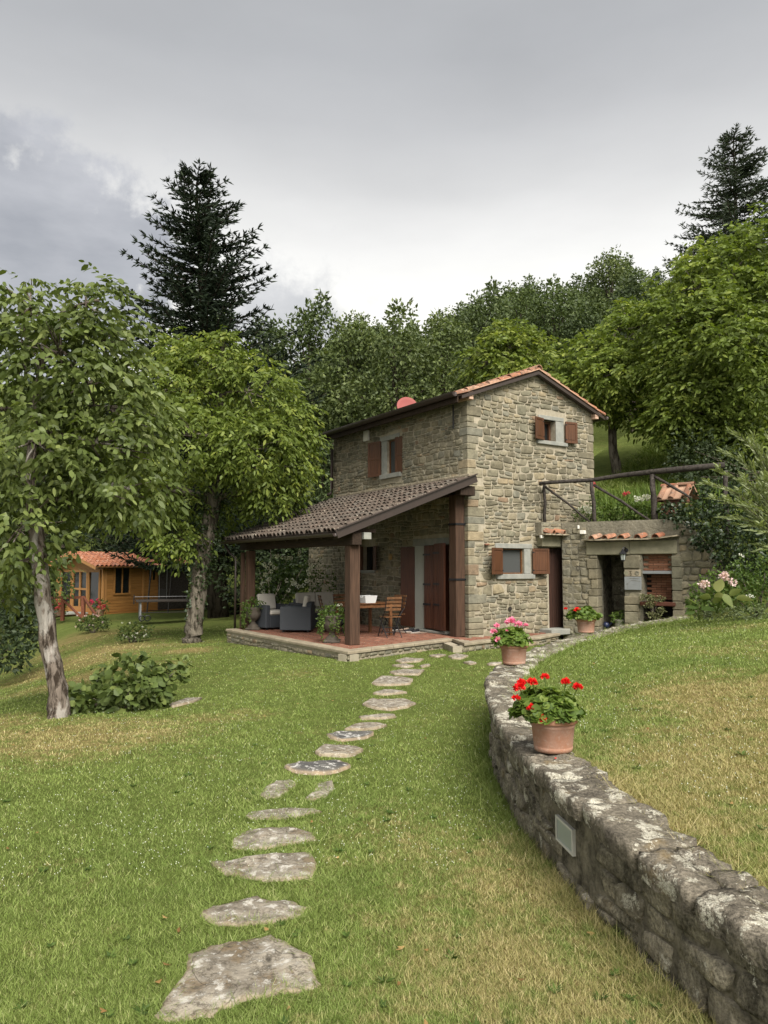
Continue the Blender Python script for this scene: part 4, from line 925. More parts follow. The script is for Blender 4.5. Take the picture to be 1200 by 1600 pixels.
# --- small things fixed on the walls
d0 = thing('wall_ornament', 'round yellow brown ceramic ornament on the wall under the porch', 'ornament', l2w(HO, HA, -.035, 3.19) + (1.85,), HA)
mb = MB(); mb.lathe([(0, 0), (.075, 0), (.09, .012), (.09, .02), (.0, .03)], 20); o = mb.build('disc', 'ceramic_disc', d0, True); o.matrix_local = Matrix.Rotation(R(-90), 4, 'Y')
mb = MB(); mb.box(-.006, .006, -.01, .01, .09, .13); o = mb.build('hook', 'black_metal', d0)
part('wall_box', 'white_paint', house, -.09, -.025, 4.28, 4.52, 5.13, 5.42, bev=.006)
mb = MB(); mb.tube([(-.055, .46, 5.44), (-.055, .46, 4.86)], .018, 8); mb.build('iron_tie', 'black_metal', house)
mb = MB(); mb.lathe([(0, 0), (.05, 0), (.055, .01), (.0, .012)], 16); o = mb.build('vent', 'dark_metal', house); o.matrix_local = T(1.22, -.035, .6) @ Matrix.Rotation(R(90), 4, 'X')
mb = MB(); mb.box(.44, .56, -.10, -.035, 2.09, 2.13, bev=.01); mb.build('stone_peg', 'cotto_brick', house)
# --- house roof
roof = mk('roof', *(lambda m: (m.V, m.F))(MB()), 'dark_beam_wood', house)
sl = (RZ - EZ) / RX
m = MB(); OV, OR, Y0, Y1 = .42, .26, -.16, L_ + .3
def rz_(x): return RZ + .05 - abs(x - RX) * sl
def slab_roof(m, xa, xb, ya, yb, dz0, dz1):
    V = [(xa, ya, rz_(xa) + dz0), (xb, ya, rz_(xb) + dz0), (xb, yb, rz_(xb) + dz0), (xa, yb, rz_(xa) + dz0), (xa, ya, rz_(xa) + dz1), (xb, ya, rz_(xb) + dz1), (xb, yb, rz_(xb) + dz1), (xa, yb, rz_(xa) + dz1)]
    m.add(V, [(0, 3, 2, 1), (4, 5, 6, 7), (0, 1, 5, 4), (1, 2, 6, 5), (2, 3, 7, 6), (3, 0, 4, 7)])
slab_roof(m, -OV, RX, Y0, Y1, -.045, .0); slab_roof(m, RX, W_ + OR, Y0, Y1, -.045, .0); m.build('decking', 'dark_beam_wood', roof)
m = MB(); slab_roof(m, -.30, RX, Y0 - .02, Y0 + .10, -.12, -.046); slab_roof(m, RX, W_ + .30, Y0 - .02, Y0 + .10, -.12, -.046); m.build('verge_course', 'copper_brown_metal', roof)
m = MB(); slab_roof(m, -.30, RX, Y0 - .03, Y0 + .06, .001, .022); slab_roof(m, RX, W_ + .30, Y0 - .03, Y0 + .06, .001, .022); m.build('verge_brick', 'chimney_block', roof)
for x0, x1 in ((-.30, .02), (W_ - .02, W_ + .30)):
    for i in range(3):
        s = -1 if x0 < 0 else 1; e = .10 * i
        a, b = (x0 + .24 - .12 * i, .06) if s < 0 else (W_ - .06, x1 - .24 + .12 * i)
        part('kneeler_block', 'peach_block', roof, a, b, Y0 + .0 - .0, .30, EZ - .16 + .068 * i, EZ - .16 + .068 * i + .064, bev=.006)
m = MB()
for i in range(14): y = .35 + i * .46; m.box(-OV + .04, .0, y, y + .09, 0, .09, mtx=Matrix([[1, 0, 0, 0], [0, 1, 0, 0], [sl, 0, 1, rz_(0) - .14], [0, 0, 0, 1]]))
m.build('rafter_tail', 'dark_beam_wood', roof)
def ctile(r=.085, L=.42, th=.014, n=6, taper=.82):
    V = []; F = []
    for j, (y, rr) in enumerate(((0, r), (L, r * taper))):
        for ro in (rr, rr - th):
            for k in range(n + 1):
                a = math.pi * k / n; V.append((math.cos(a) * ro, y, math.sin(a) * ro))
    w = n + 1
    for k in range(n):
        F.append((k, k + 1, 2 * w + k + 1, 2 * w + k)); F.append((w + k, 3 * w + k, 3 * w + k + 1, w + k + 1)); F.append((k, w + k, w + k + 1, k + 1))
    F.append((0, 2 * w, 3 * w, w)); F.append((n, w + n, 3 * w + n, 2 * w + n)); return V, F
tv, tf = ctile()
tile_me = mk_mesh('tile', tv, tf, 'terracotta_tile'); old_me = mk_mesh('tile', tv, tf, 'lichened_old_tile')
def place(me, name, parent, mtx, scale=None):
    o = bpy.data.objects.new(name, me); COL.objects.link(o); o.parent = parent; o.matrix_local = mtx; return o
ang = math.atan(sl)
def tile_mtx(x, y, dz, side=1, jit=.012):
    # tile axis (+y of the mesh) runs up the slope; side 1 = left slope (up is +x)
    m_ = Matrix.Rotation(R(-90 if side > 0 else 90), 4, 'Z'); up = Matrix.Rotation(-ang if side > 0 else ang, 4, 'Y')
    return T(x, y + random.uniform(-jit, jit), rz_(x) + dz + random.uniform(0, jit)) @ up @ m_
cnt = 0
ms = MB()
for side in (1, -1):
    for c in range(34):
        y = Y0 + .05 + c * .207
        for r_ in range(8):
            x = (-OV - .04 + r_ * .335) if side > 0 else (W_ + OR + .04 - r_ * .335)
            if (side > 0 and x > RX - .15) or (side < 0 and x < RX + .15): continue
            mt = tile_mtx(x, y, .012 + .004 * r_ * 0, side) @ Matrix.Rotation(R(-3), 4, 'X')
            if (side > 0 and (c < 30 or r_ == 0)) or (side < 0 and c < 6):
                if cnt < 285: place(tile_me if y < .9 else old_me, 'tile', roof, mt); cnt += 1; continue
            ms.add([mt @ Vector(v) for v in tv], tf)
ms.build('tile', 'terracotta_tile', roof, kind='stuff')
rv, rf_ = ctile(.11, .42, .016, 8, .9); ridge_me = mk_mesh('ridge_tile', rv, rf_, 'terracotta_tile')
for i in range(18): place(ridge_me, 'ridge_tile', roof, T(RX, Y0 - .04 + i * .385, RZ + .055 + random.uniform(0, .01)) @ Matrix.Rotation(R(2), 4, 'X'))
# gutters
def gutter(name, a, b, r, parent, mat='copper_brown_metal'):
    a, b = Vector(a), Vector(b); d = (b - a).normalized(); s = d.cross(Vector((0, 0, 1))); V = []; F = []; n = 8
    for p in (a, b):
        for ro in (r, r - .006):
            for k in range(n + 1): an = math.pi + math.pi * k / n; V.append(p + s * math.cos(an) * ro + Vector((0, 0, 1)) * math.sin(an) * ro)
    w = n + 1
    for k in range(n): F += [(k, k + 1, 2 * w + k + 1, 2 * w + k), (w + k, 3 * w + k, 3 * w + k + 1, w + k + 1), (k, w + k, w + k + 1, k + 1)]
    c = len(V); V += [a]; F += [(c, k, k + 1) for k in range(n)]
    return mk(name, V, F, mat, parent, None, True)
gx = -OV - .09; gz_ = rz_(-OV) + .045
gutter('gutter', (gx, Y0 - .03, gz_), (gx, Y1 + .02, gz_), .10, roof)
part('fascia', 'dark_beam_wood', roof, -OV - .005, -OV + .03, Y0 + .0, Y1, rz_(-OV) - .17, rz_(-OV) - .046)
gutter('gutter', (W_ + OR + .09, Y0 - .03, gz_), (W_ + OR + .09, Y1, gz_), .085, roof)
m = MB(); m.tube([(gx, L_ + .2, gz_ - .08), (gx, L_ + .2, gz_ - .16), (gx + .2, L_ + .05, gz_ - .32), (-.09, L_ - .06, gz_ - .42), (-.09, L_ - .06, 3.95), (-.15, L_ - .1, 3.8), (-.25, L_ - .1, 3.74)], .048, 10); m.build('downpipe', 'copper_brown_metal', house, True)
# satellite dish on the roof
dh = thing('satellite_dish', 'round dull red satellite dish standing on the house roof', 'satellite dish', l2w(HO, HA, .75, 3.55) + (rz_(.75) - .13,), HA)
m = MB(); m.lathe([(0, 0), (.12, .006), (.24, .028), (.34, .06), (.345, .066), (.335, .068), (.24, .036), (.0, .01)], 28); o = m.build('dish', 'dish_red', dh, True); o.matrix_local = T(0, 0, .26) @ Matrix.Rotation(R(-25), 4, 'Z') @ Matrix.Rotation(R(72), 4, 'X')
m = MB(); m.tube([(0, .1, -.1), (0, .1, .26)], .02, 8); m.tube([(0, .1, .26), (0, 0, .26)], .018, 8); m.build('mast', 'dark_metal', dh); dh.scale = (.85, .85, .85)

# ------------------------------------------------------------------ terrace under the porch
def hw(x, y, z=0): X, Y = l2w(HO, HA, x, y); return (X, Y, z)
terrace = thing('brick_terrace', 'raised red brick terrace with pale stone coping under the porch', 'terrace', (HO[0], HO[1], 0), HA)
TP = [(-3.88, 5.05), (-3.80, -1.04), (-.62, -.17), (-1.0, -1.06), (-.25, -.88), (1.35, -.90), (2.4, -.50)]
inner = [(-3.60, 5.05), (-3.54, -.70), (-.56, .10), (-.68, -.77), (-.22, -.62), (1.30, -.63), (2.25, -.30)]
V = []; F = []
pts = inner + [(2.5, -.03), (-.03, -.03), (-.03, 5.05)]
for z in (-.02, -.3): V += [(x, y, z) for x, y in pts]
n = len(pts); F = [tuple(range(n))] + [(i, (i + 1) % n, n + (i + 1) % n, n + i) for i in range(n)]
tb = mk('terrace_base', V, F, 'lime_mortar', terrace)
for i in range(len(TP) - 1):
    a, b = Vector((*TP[i], 0)), Vector((*TP[i + 1], 0)); c, d = Vector((*inner[i], 0)), Vector((*inner[i + 1], 0)); L = (b - a).length; k = max(1, round(L / .62))
    for j in range(k):
        f0, f1 = j / k + (.004 / L if j else 0), (j + 1) / k - (.004 / L if j < k - 1 else 0)
        q = [a.lerp(b, f0), a.lerp(b, f1), c.lerp(d, f1), c.lerp(d, f0)]; top = [v + Vector((0, 0, .003)) for v in q]; bot = [v + Vector((0, 0, -.062)) for v in q]
        e = (q[3] - q[0]).normalized() * .012
        V = [q[0] + Vector((0, 0, -.012)), q[1] + Vector((0, 0, -.012)), q[0] + e + Vector((0, 0, .003)), q[1] + e + Vector((0, 0, .003)), top[2], top[3], bot[0] + Vector((0, 0, .01)), bot[1] + Vector((0, 0, .01)), bot[2], bot[3]]
        mk('coping_stone', V, [(0, 1, 3, 2), (2, 3, 4, 5), (6, 7, 1, 0), (9, 8, 7, 6), (0, 2, 5, 9, 6), (1, 7, 8, 4, 3), (5, 4, 8, 9)], 'terrace_coping', terrace)
    # facing stones under the coping
    dv = (b - a).normalized(); nv = Vector((dv.y, -dv.x, 0)); 
    if (c - a).dot(nv) > 0: nv = -nv
    q0 = a - nv * .045; mbk = MB(); V = [a - nv * .05, b - nv * .05, b - nv * .25, a - nv * .25]
    mk('plinth', [v + Vector((0, 0, -.063)) for v in V] + [v + Vector((0, 0, -.4)) for v in V], [(0, 1, 2, 3), (0, 4, 5, 1), (3, 2, 6, 7), (0, 3, 7, 4), (1, 5, 6, 2)], 'lime_mortar', tb)
    st = rubble(0, L, -.30, -.066, (.07, .13), (.12, .30), (), .02, seed=30 + i, split=.3, dep=(.018, .04))
    mf = lambda u, v, d, a=a, dv=dv, nv=nv: tuple(a + dv * u + nv * (-.05 + d) + Vector((0, 0, v)))
    if i in (0, 1): lay_stones(st, mf, tb, 'rubble_stone', 70)
    else: lay_stones(st, mf, tb, 'rubble_stone', 20)
# paving bricks laid diagonally; the nearest ones are single pieces
bm_ = MB(); bm_.box(-.122, .122, -.058, .058, -.022, .0, bev=.003); br_me = mk_mesh('brick', bm_.V, bm_.F, 'cotto_brick')
slots = []
c45, s45 = math.cos(R(45)), math.sin(R(45))
def inside(x, y):
    P = inner + [(2.5, -.03), (-.03, -.03), (-.03, 5.05)]; r = False; n = len(P)
    for i in range(n):
        x0, y0 = P[i]; x1, y1 = P[(i + 1) % n]
        if (y0 > y) != (y1 > y) and x < (x1 - x0) * (y - y0) / (y1 - y0) + x0: r = not r
    return r
# herringbone: horizontal and vertical bricks of a 2:1 pattern, rotated 45 deg
w_ = .125
for i in range(-60, 60):
    for j in range(-60, 60):
        k = (i - j) % 4
        if k == 0: cx, cy, an = (i + 1) * w_, (j + .5) * w_, 0          # brick covering cells (i,j),(i+1,j)
        elif k == 2: cx, cy, an = (i + .5) * w_, (j + 1) * w_, 90       # cells (i,j),(i,j+1)
        else: continue
        x = (cx * c45 - cy * s45) - 1.8; y = (cx * s45 + cy * c45) + 2
        if all(inside(x + dx, y + dy) for dx, dy in ((.07, 0), (-.07, 0), (0, .07), (0, -.07), (0, 0))): slots.append((x, y, an + 45))
slots.sort(key=lambda s_: s_[1] * 1.2 - s_[0] * .2)
ms = MB()
for i, (x, y, an) in enumerate(slots):
    mt = T(x, y, random.uniform(-.002, .002)) @ RZm(an)
    if i < 280: place(br_me, 'brick', terrace, mt)
    else: ms.add([mt @ Vector(v) for v in bm_.V], bm_.F)
ms.build('brick', 'cotto_brick', terrace, kind='stuff')

# ------------------------------------------------------------------ porch
porch = thing('timber_porch', 'timber porch with square wooden posts and lichened tile roof against the long wall', 'porch', (HO[0], HO[1], 0), HA)
PS = (3.62 - 2.25) / 3.65
def pz(x): return 3.62 + x * PS                       # underside of the tiles, x negative outwards
PY0, PY1, PX = -.28, 5.85, -3.62
def post(x, y, w, h, z0=.0, metal=()):
    m = MB(); m.box(x - w / 2, x + w / 2, y - w / 2, y + w / 2, z0, h, bev=.012); 
    V = [(a + mnoise.noise(Vector((a * 2, b * 2, c * 1.3))) * .008, b, c) for a, b, c in m.V]
    o = mk('post', V, m.F, 'post_wood', porch)
    for z in metal:
        mm = MB(); mm.box(x - w / 2 - .012, x + w / 2 + .012, y - w / 2 - .012, y + w / 2 + .012, z, z + .045); mm.tube([(x + w / 2 + .0, y - w / 2 - .01, z + .02), (x + w / 2 + .1, y - w / 2 + .01, z + .02)], .014, 6); mm.build('iron_strap', 'black_metal', o)
    return o
post(-3.10, -.02, .24, pz(-3.1) - .42); post(-.16, .22, .26, pz(-.16) - .30, metal=(1.28, 2.55)); post(-3.36, 4.72, .20, pz(-3.3) - .38); post(-3.50, 4.90, .10, pz(-3.4) - .38); post(-.17, 4.85, .24, pz(-.2) - .3, metal=(1.25,))
# capital block on the front post, eaves beam, wall plate, rafters
part('eaves_beam', 'beam_wood_lengthwise', porch, -3.24, -3.02, PY0 + .02, PY1 - .1, pz(-3.1) - .42, pz(-3.1) - .16, bev=.01)
part('pad_block', 'dark_beam_wood', porch, -3.30, -2.60, -.14, .10, pz(-3.1) - .155, pz(-3.1) - .075, bev=.006)
part('pad_stone', 'grey_cut_stone', porch, -2.98, -2.80, -.28, -.13, pz(-3.1) - .30, pz(-3.1) - .16, bev=.006)
part('wall_plate', 'beam_wood_lengthwise', porch, -.23, -.035, PY0 + .3, PY1 - .1, pz(-.2) - .30, pz(-.2) - .10, bev=.01)
part('corbel', 'dark_beam_wood', porch, -.42, .0, -.26, -.04, pz(-.2) - .34, pz(-.2) - .12, bev=.01)
for i in range(11):
    y = -.10 + i * .58; m = MB(); m.beam((-3.58, y, pz(-3.58) - .065), (-.035, y, pz(-.035) - .065), .10 if i else .16, .11 if i else .13); m.build('rafter', 'dark_beam_wood', porch)
pr = MB()
V = [(PX, PY0, pz(PX) - .005), (0 - .0, PY0, pz(0) - .005), (-.0, PY1, pz(0) - .005), (PX, PY1, pz(PX) - .005)]; V += [(a, b, c + .03) for a, b, c in V]; V = [(min(a, -.032) if b > .0 else a, b, c) for a, b, c in V]
pr.add(V, [(0, 1, 2, 3)[::-1], (4, 5, 6, 7), (0, 1, 5, 4), (1, 2, 6, 5), (2, 3, 7, 6), (3, 0, 4, 7)])
proof = pr.build('porch_roof', 'dark_beam_wood', porch)
m = MB(); m.beam((PX - .03, PY0 - .04, pz(PX) - .02), (-.02, PY0 - .04, pz(0) - .02), .05, .17); m.build('verge_board', 'copper_brown_metal', proof)
m = MB(); m.beam((PX - .03, PY0 - .07, pz(PX) + .075), (-.02, PY0 - .07, pz(0) + .075), .07, .02); m.build('verge_flashing', 'copper_brown_metal', proof)
gutter('gutter', (PX - .07, PY0 - .05, pz(PX) + .0), (PX - .07, PY1 + .05, pz(PX) + .0), .07, porch)
m = MB(); m.tube([(PX - .07, PY1 - .1, pz(PX) - .05), (PX + .05, PY1 - .2, pz(PX) - .3), (PX + .10, PY1 - .5, pz(PX) - .45), (PX + .10, PY1 - .52, -.2)], .03, 8); m.build('downpipe', 'copper_brown_metal', porch, True)
# cover tiles in courses: nearest 285 single, rest joined
pa = math.atan(PS); ptv, ptf = ctile(.088, .36, .016, 6, .84); pt_me = mk_mesh('tile', ptv, ptf, 'lichened_old_tile'); lst = []
ncol = 31; nrow = 13
for c_ in range(ncol):
    for r_ in range(nrow):
        x = PX - .03 + r_ * .286 + random.uniform(-.018, .018); y = PY0 + .06 + c_ * (PY1 - PY0 - .1) / (ncol - 1)
        if x + .3 > -.0: continue
        mt = T(x, y + random.uniform(-.012, .012), pz(x) + .045 + random.uniform(0, .012)) @ Matrix.Rotation(-pa + R(4), 4, 'Y') @ Matrix.Rotation(R(-90 + random.uniform(-3, 3)), 4, 'Z')
        lst.append((y * 1.0 + x * .25, mt))
lst.sort(key=lambda a: a[0]); ms = MB()
for i, (_, mt) in enumerate(lst):
    if i < 285: place(pt_me, 'tile', proof, mt)
    else: ms.add([mt @ Vector(v) for v in ptv], ptf)
ms.build('tile', 'lichened_old_tile', proof, kind='stuff')
m = MB()
for i in range(22): y = PY0 + i * .28; m.box(-.20, -.034 if y > -.0 else -.0, y + .002, y + .276, pz(-.1) + .06, pz(-.1) + .115 + .012 * random.random(), bev=.01)
m.build('mortar_fillet', 'terrace_coping', proof)
m = MB()
for i in range(nrow): x = PX + .02 + i * .286; m.box(x, x + .27, PY0 + .02, PY1 - .02, 0, .012, mtx=Matrix([[1, 0, 0, 0], [0, 1, 0, 0], [PS, 0, 1, 3.62 + .028], [0, 0, 0, 1]]) @ T(0, 0, 0)) if x + .3 < 0 else None
m.build('pan_tile', 'lichened_old_tile', proof)
# wrought iron hanging lamp under the porch, near the dark rear post
hl = thing('hanging_lamp', 'curled wrought iron lamp hanging under the porch behind the front post', 'lamp', hw(-2.3, 1.6, pz(-2.3) - .1), HA)
m = MB(); m.tube([(0, 0, .0), (0, 0, -.25)], .008, 6); m.build('chain', 'galvanised_metal', hl)
m = MB()
for k in range(4):
    a = k * math.pi / 2; m.tube([(0, 0, -.25), (.10 * math.cos(a), .10 * math.sin(a), -.30), (.13 * math.cos(a), .13 * math.sin(a), -.40), (.06 * math.cos(a), .06 * math.sin(a), -.44)], .007, 6)
m.build('scroll', 'galvanised_metal', hl); m = MB(); m.lathe([(.0, -.46), (.05, -.44), (.055, -.36), (.02, -.33)], 12); m.build('shade', 'lamp_frosted', hl, True)

# ------------------------------------------------------------------ furniture
def armchair(name, label, x, y, rz, w=.82, cat='armchair', deep=.76):
    t = thing(name, label, cat, hw(x, y, .002), HA + R(rz)); a = .13
    part('base', 'grey_rattan', t, -w / 2 + a, w / 2 - a, -deep / 2, deep / 2 - a, .05, .36, bev=.01)
    for s in (-1, 1): part('arm', 'grey_rattan', t, s * w / 2 if s < 0 else w / 2 - a + .001, -w / 2 + a - .001 if s < 0 else w / 2, -deep / 2, deep / 2, .05, .62, bev=.014)
    part('backrest', 'grey_rattan', t, -w / 2 + a + .001, w / 2 - a - .001, deep / 2 - a + .001, deep / 2, .05, .72, bev=.014)
    for sx in (-1, 1):
        for sy in (-1, 1): part('foot', 'black_metal', t, sx * (w / 2 - .09) - .025, sx * (w / 2 - .09) + .025, sy * (deep / 2 - .08) - .025, sy * (deep / 2 - .08) + .025, 0, .052)
    k = 2 if w > 1.2 else 1; cw = (w - 2 * a - .01) / k
    for i in range(k):
        x0 = -w / 2 + a + .005 + i * cw; part('seat_cushion', 'cream_cushion', t, x0 + .004, x0 + cw - .004, -deep / 2 - .01, deep / 2 - a - .12, .362, .48, bev=.035)
        m = MB(); m.box(x0 + .004, x0 + cw - .004, -.055, .055, 0, .42, bev=.035, mtx=T(0, deep / 2 - a - .075, .47) @ Matrix.Rotation(R(-10), 4, 'X')); m.build('back_cushion', 'cream_cushion', t)
    return t
armchair('rattan_armchair', 'grey rattan armchair seen from behind, nearest the terrace edge', -2.62, 3.45, -125)
armchair('rattan_armchair', 'grey rattan armchair facing the lawn, beside the one with its back turned', -2.85, 4.55, 10)
armchair('rattan_sofa', 'grey rattan sofa with pale back cushions in front of the white flowered bush', -1.35, 4.75, 0, 1.45, 'sofa')
# dining table
tb_ = thing('wooden_table', 'square wooden dining table on the terrace with white basket on it', 'table', hw(-1.75, 1.75, .002), HA)
for i in range(7): part('slat', 'table_wood', tb_, -.52 + i * .15, -.52 + i * .15 + .14, -.5, .5, .735, .76, bev=.004)
m = MB()
for a in ((-.47, .47, -.46, -.435), (-.47, .47, .435, .46), (-.47, -.445, -.434, .434), (.445, .47, -.434, .434)): m.box(*a, .65, .7345)
m.build('apron', 'table_wood', tb_)
for sx in (-1, 1):
    for sy in (-1, 1): part('leg', 'table_wood', tb_, sx * .46 - .032, sx * .46 + .032, sy * .45 - .032, sy * .45 + .032, 0, .734, bev=.004)
bk = thing('white_basket', 'white storage basket on the wooden dining table', 'basket', hw(-1.86, 1.38, .763), HA)
V = []; 
for (z, s) in ((0, .12), (.17, .15), (.17, .138), (.012, .11)): V += [(-s * 1.1, -s, z), (s * 1.1, -s, z), (s * 1.1, s, z), (-s * 1.1, s, z)]
F = [(3, 2, 1, 0)] + [(r_ * 4 + k, r_ * 4 + (k + 1) % 4, r_ * 4 + 4 + (k + 1) % 4, r_ * 4 + 4 + k) for r_ in range(3) for k in range(4)] + [(12, 13, 14, 15)]
mk('body', V, F, 'white_plastic', bk)
for s in (-1, 1): m = MB(); m.tube([(s * .155, -.05, .15), (s * .185, -.045, .13), (s * .185, .045, .13), (s * .155, .05, .15)], .008, 6); m.build('handle', 'white_plastic', bk)
bt = thing('glass_jar', 'small pale jar on the table left of the white basket', 'jar', hw(-2.08, 1.55, .763), HA)
m = MB(); m.lathe([(0, 0), (.04, .0), (.042, .1), (.03, .13), (.0, .131)], 14); m.build('body', 'painted_wood_grey', bt, True); m = MB(); m.lathe([(.034, .131), (.034, .15), (0, .151)], 14); m.build('lid', 'dark_metal', bt)
def fold_chair(label, x, y, rz):
    t = thing('folding_chair', label, 'chair', hw(x, y, .004), HA + R(rz), 'wooden slatted folding chairs round the dining table')
    for s in (-1, 1):
        m = MB(); m.tube([(s * .20, -.22, .0), (s * .20, .02, .45), (s * .20, .17, .62), (s * .20, .24, .92)], .011, 6); m.build('frame_rail', 'black_metal', t)
        m = MB(); m.tube([(s * .18, .24, .0), (s * .18, -.20, .45)], .011, 6); m.build('leg', 'black_metal', t)
    for i in range(6): part('seat_slat', 'chair_wood', t, -.19, .19, -.2 + i * .068, -.2 + i * .068 + .052, .45, .466, bev=.003)
    for i in range(4):
        z = .60 + i * .085; y_ = .165 + (z - .62) * .235; m = MB(); m.box(-.212, .212, y_ - .008, y_ + .008, z, z + .055, bev=.003); m.build('back_slat', 'chair_wood', t)
    m = MB(); m.tube([(-.2, .13, .12), (.2, .13, .12)], .009, 6); m.tube([(-.2, -.12, .2), (.2, -.12, .2)], .009, 6); m.build('stretcher', 'black_metal', t)
fold_chair('folding chair right of the table with its back to the wall', -.98, 1.62, -80)
fold_chair('folding chair left of the post, tipped towards the armchairs', -2.35, 2.35, 70)
fold_chair('folding chair on the far side of the dining table', -1.75, 2.62, 5)
fold_chair('folding chair half hidden by the front post, back to the lawn', -1.55, .92, 172)
# shoes by the door
def shoe(label, x, y, rz, mat):
    t = thing('shoe', label, 'shoe', hw(x, y, .002), HA + R(rz)); prof = [(-.13, .035, .07), (-.08, .045, .075), (0, .042, .06), (.06, .05, .045), (.12, .035, .035)]
    V = []; n = 8
    for (yy, w, h) in prof:
        for k in range(n): a = 2 * math.pi * k / n; V.append((w * math.cos(a), yy, max(.016, .016 + h * .5 + h * .5 * math.sin(a))))
    F = [(i * n + k, i * n + (k + 1) % n, (i + 1) * n + (k + 1) % n, (i + 1) * n + k) for i in range(4) for k in range(n)] + [tuple(range(n))[::-1], tuple(4 * n + k for k in range(n))]
    mk('upper', V, F, mat, t, None, True); part('sole', 'white_plastic' if mat == 'shoe_black' else 'shoe_black', t, -.045, .045, -.14, .13, 0, .017, bev=.006)
shoe('single black shoe with white sole, leftmost by the door', -.52, 2.35, 100, 'shoe_black')
shoe('beige shoe in the row by the french door', -.45, 1.98, 60, 'shoe_beige'); shoe('dark shoe beside the beige one by the door', -.42, 1.80, 75, 'shoe_black'); shoe('dark shoe nearest the open door leaf', -.40, 1.55, 110, 'shoe_black')
dm = thing('door_mat', 'thin pale brown mat in front of the french door', 'mat', hw(-.45, 1.75, .002), HA); part('mat', 'shoe_beige', dm, -.25, .22, -.45, .45, 0, .012, bev=.004)

# ------------------------------------------------------------------ foliage helpers
def gaps(c, r):
    k = 3.2 / max(r, .2); v = np.sin(c[:, 0] * k * 1.3 + 1.1) * np.sin(c[:, 1] * k * 1.1 + 2.3) + np.sin(c[:, 2] * k * 1.7 + .4) * np.sin((c[:, 0] + c[:, 1]) * k * .9)
    return v + rng.normal(0, .35, len(c)) > -.55
def puff(center, rad, n, L, W, outward=.6, droop=.2, flat=1., tb=.45, tv=.22, shell=.45, hemi=None, fine=False):
    u = rng.normal(size=(n, 3)); u /= np.linalg.norm(u, axis=1, keepdims=True)
    if hemi is not None: u[:, 2] = np.abs(u[:, 2]) * (1 - hemi) + u[:, 2] * hemi
    r = (shell + (1 - shell) * rng.random(n) ** .6)[:, None]
    lump = 1 + .16 * np.sin(u[:, :1] * 5 + center[0] * 3) * np.cos(u[:, 1:2] * 4.3 + 1) + .12 * np.sin(u[:, 2:] * 7 + center[1])
    c = np.array(center) + u * r * lump * np.array(rad)
    if n > 150: kp = gaps(c, min(rad)); c, u = c[kp], u[kp]; n = len(c)
    d = u * outward + rng.normal(size=(n, 3)) * .55; d[:, 2] = d[:, 2] * flat - droop
    t = np.clip(rng.normal(tb, tv, n), 0, 1)
    return leaves6(c, d, np.full(n, L), np.full(n, W) * 1.1, t) if fine else leaves(c, d, np.full(n, L), np.full(n, W), t)
def join(lst):
    V = []; F = []; Tt = []; n = 0
    for v, f, t in lst: V.append(v); F.append(f + n); Tt.append(t); n += len(v)
    return np.concatenate(V), np.concatenate(F), np.concatenate(Tt)
def flower_head(parent, c, r, mat, n=26, name='flower'):
    u = rng.normal(size=(n, 3)); u /= np.linalg.norm(u, axis=1, keepdims=True); u[:, 2] = np.abs(u[:, 2]) * .8 + u[:, 2] * .2
    V, F, t = leaves(np.array(c) + u * r * .45, u + rng.normal(size=(n, 3)) * .35, np.full(n, r * .62), np.full(n, r * .6), rng.random(n), .1)
    return np_mesh(name, V, F, mat, t, parent)
def flower_stuff(name, pts, r, mat, parent, n=20):
    L = []
    for c in pts:
        u = rng.normal(size=(n, 3)); u /= np.linalg.norm(u, axis=1, keepdims=True)
        L.append(leaves(np.array(c) + u * r * .4, u, np.full(n, r * .6), np.full(n, r * .62), rng.random(n), .1))
    V, F, t = join(L); return np_mesh(name, V, F, mat, t, parent, kind='stuff')

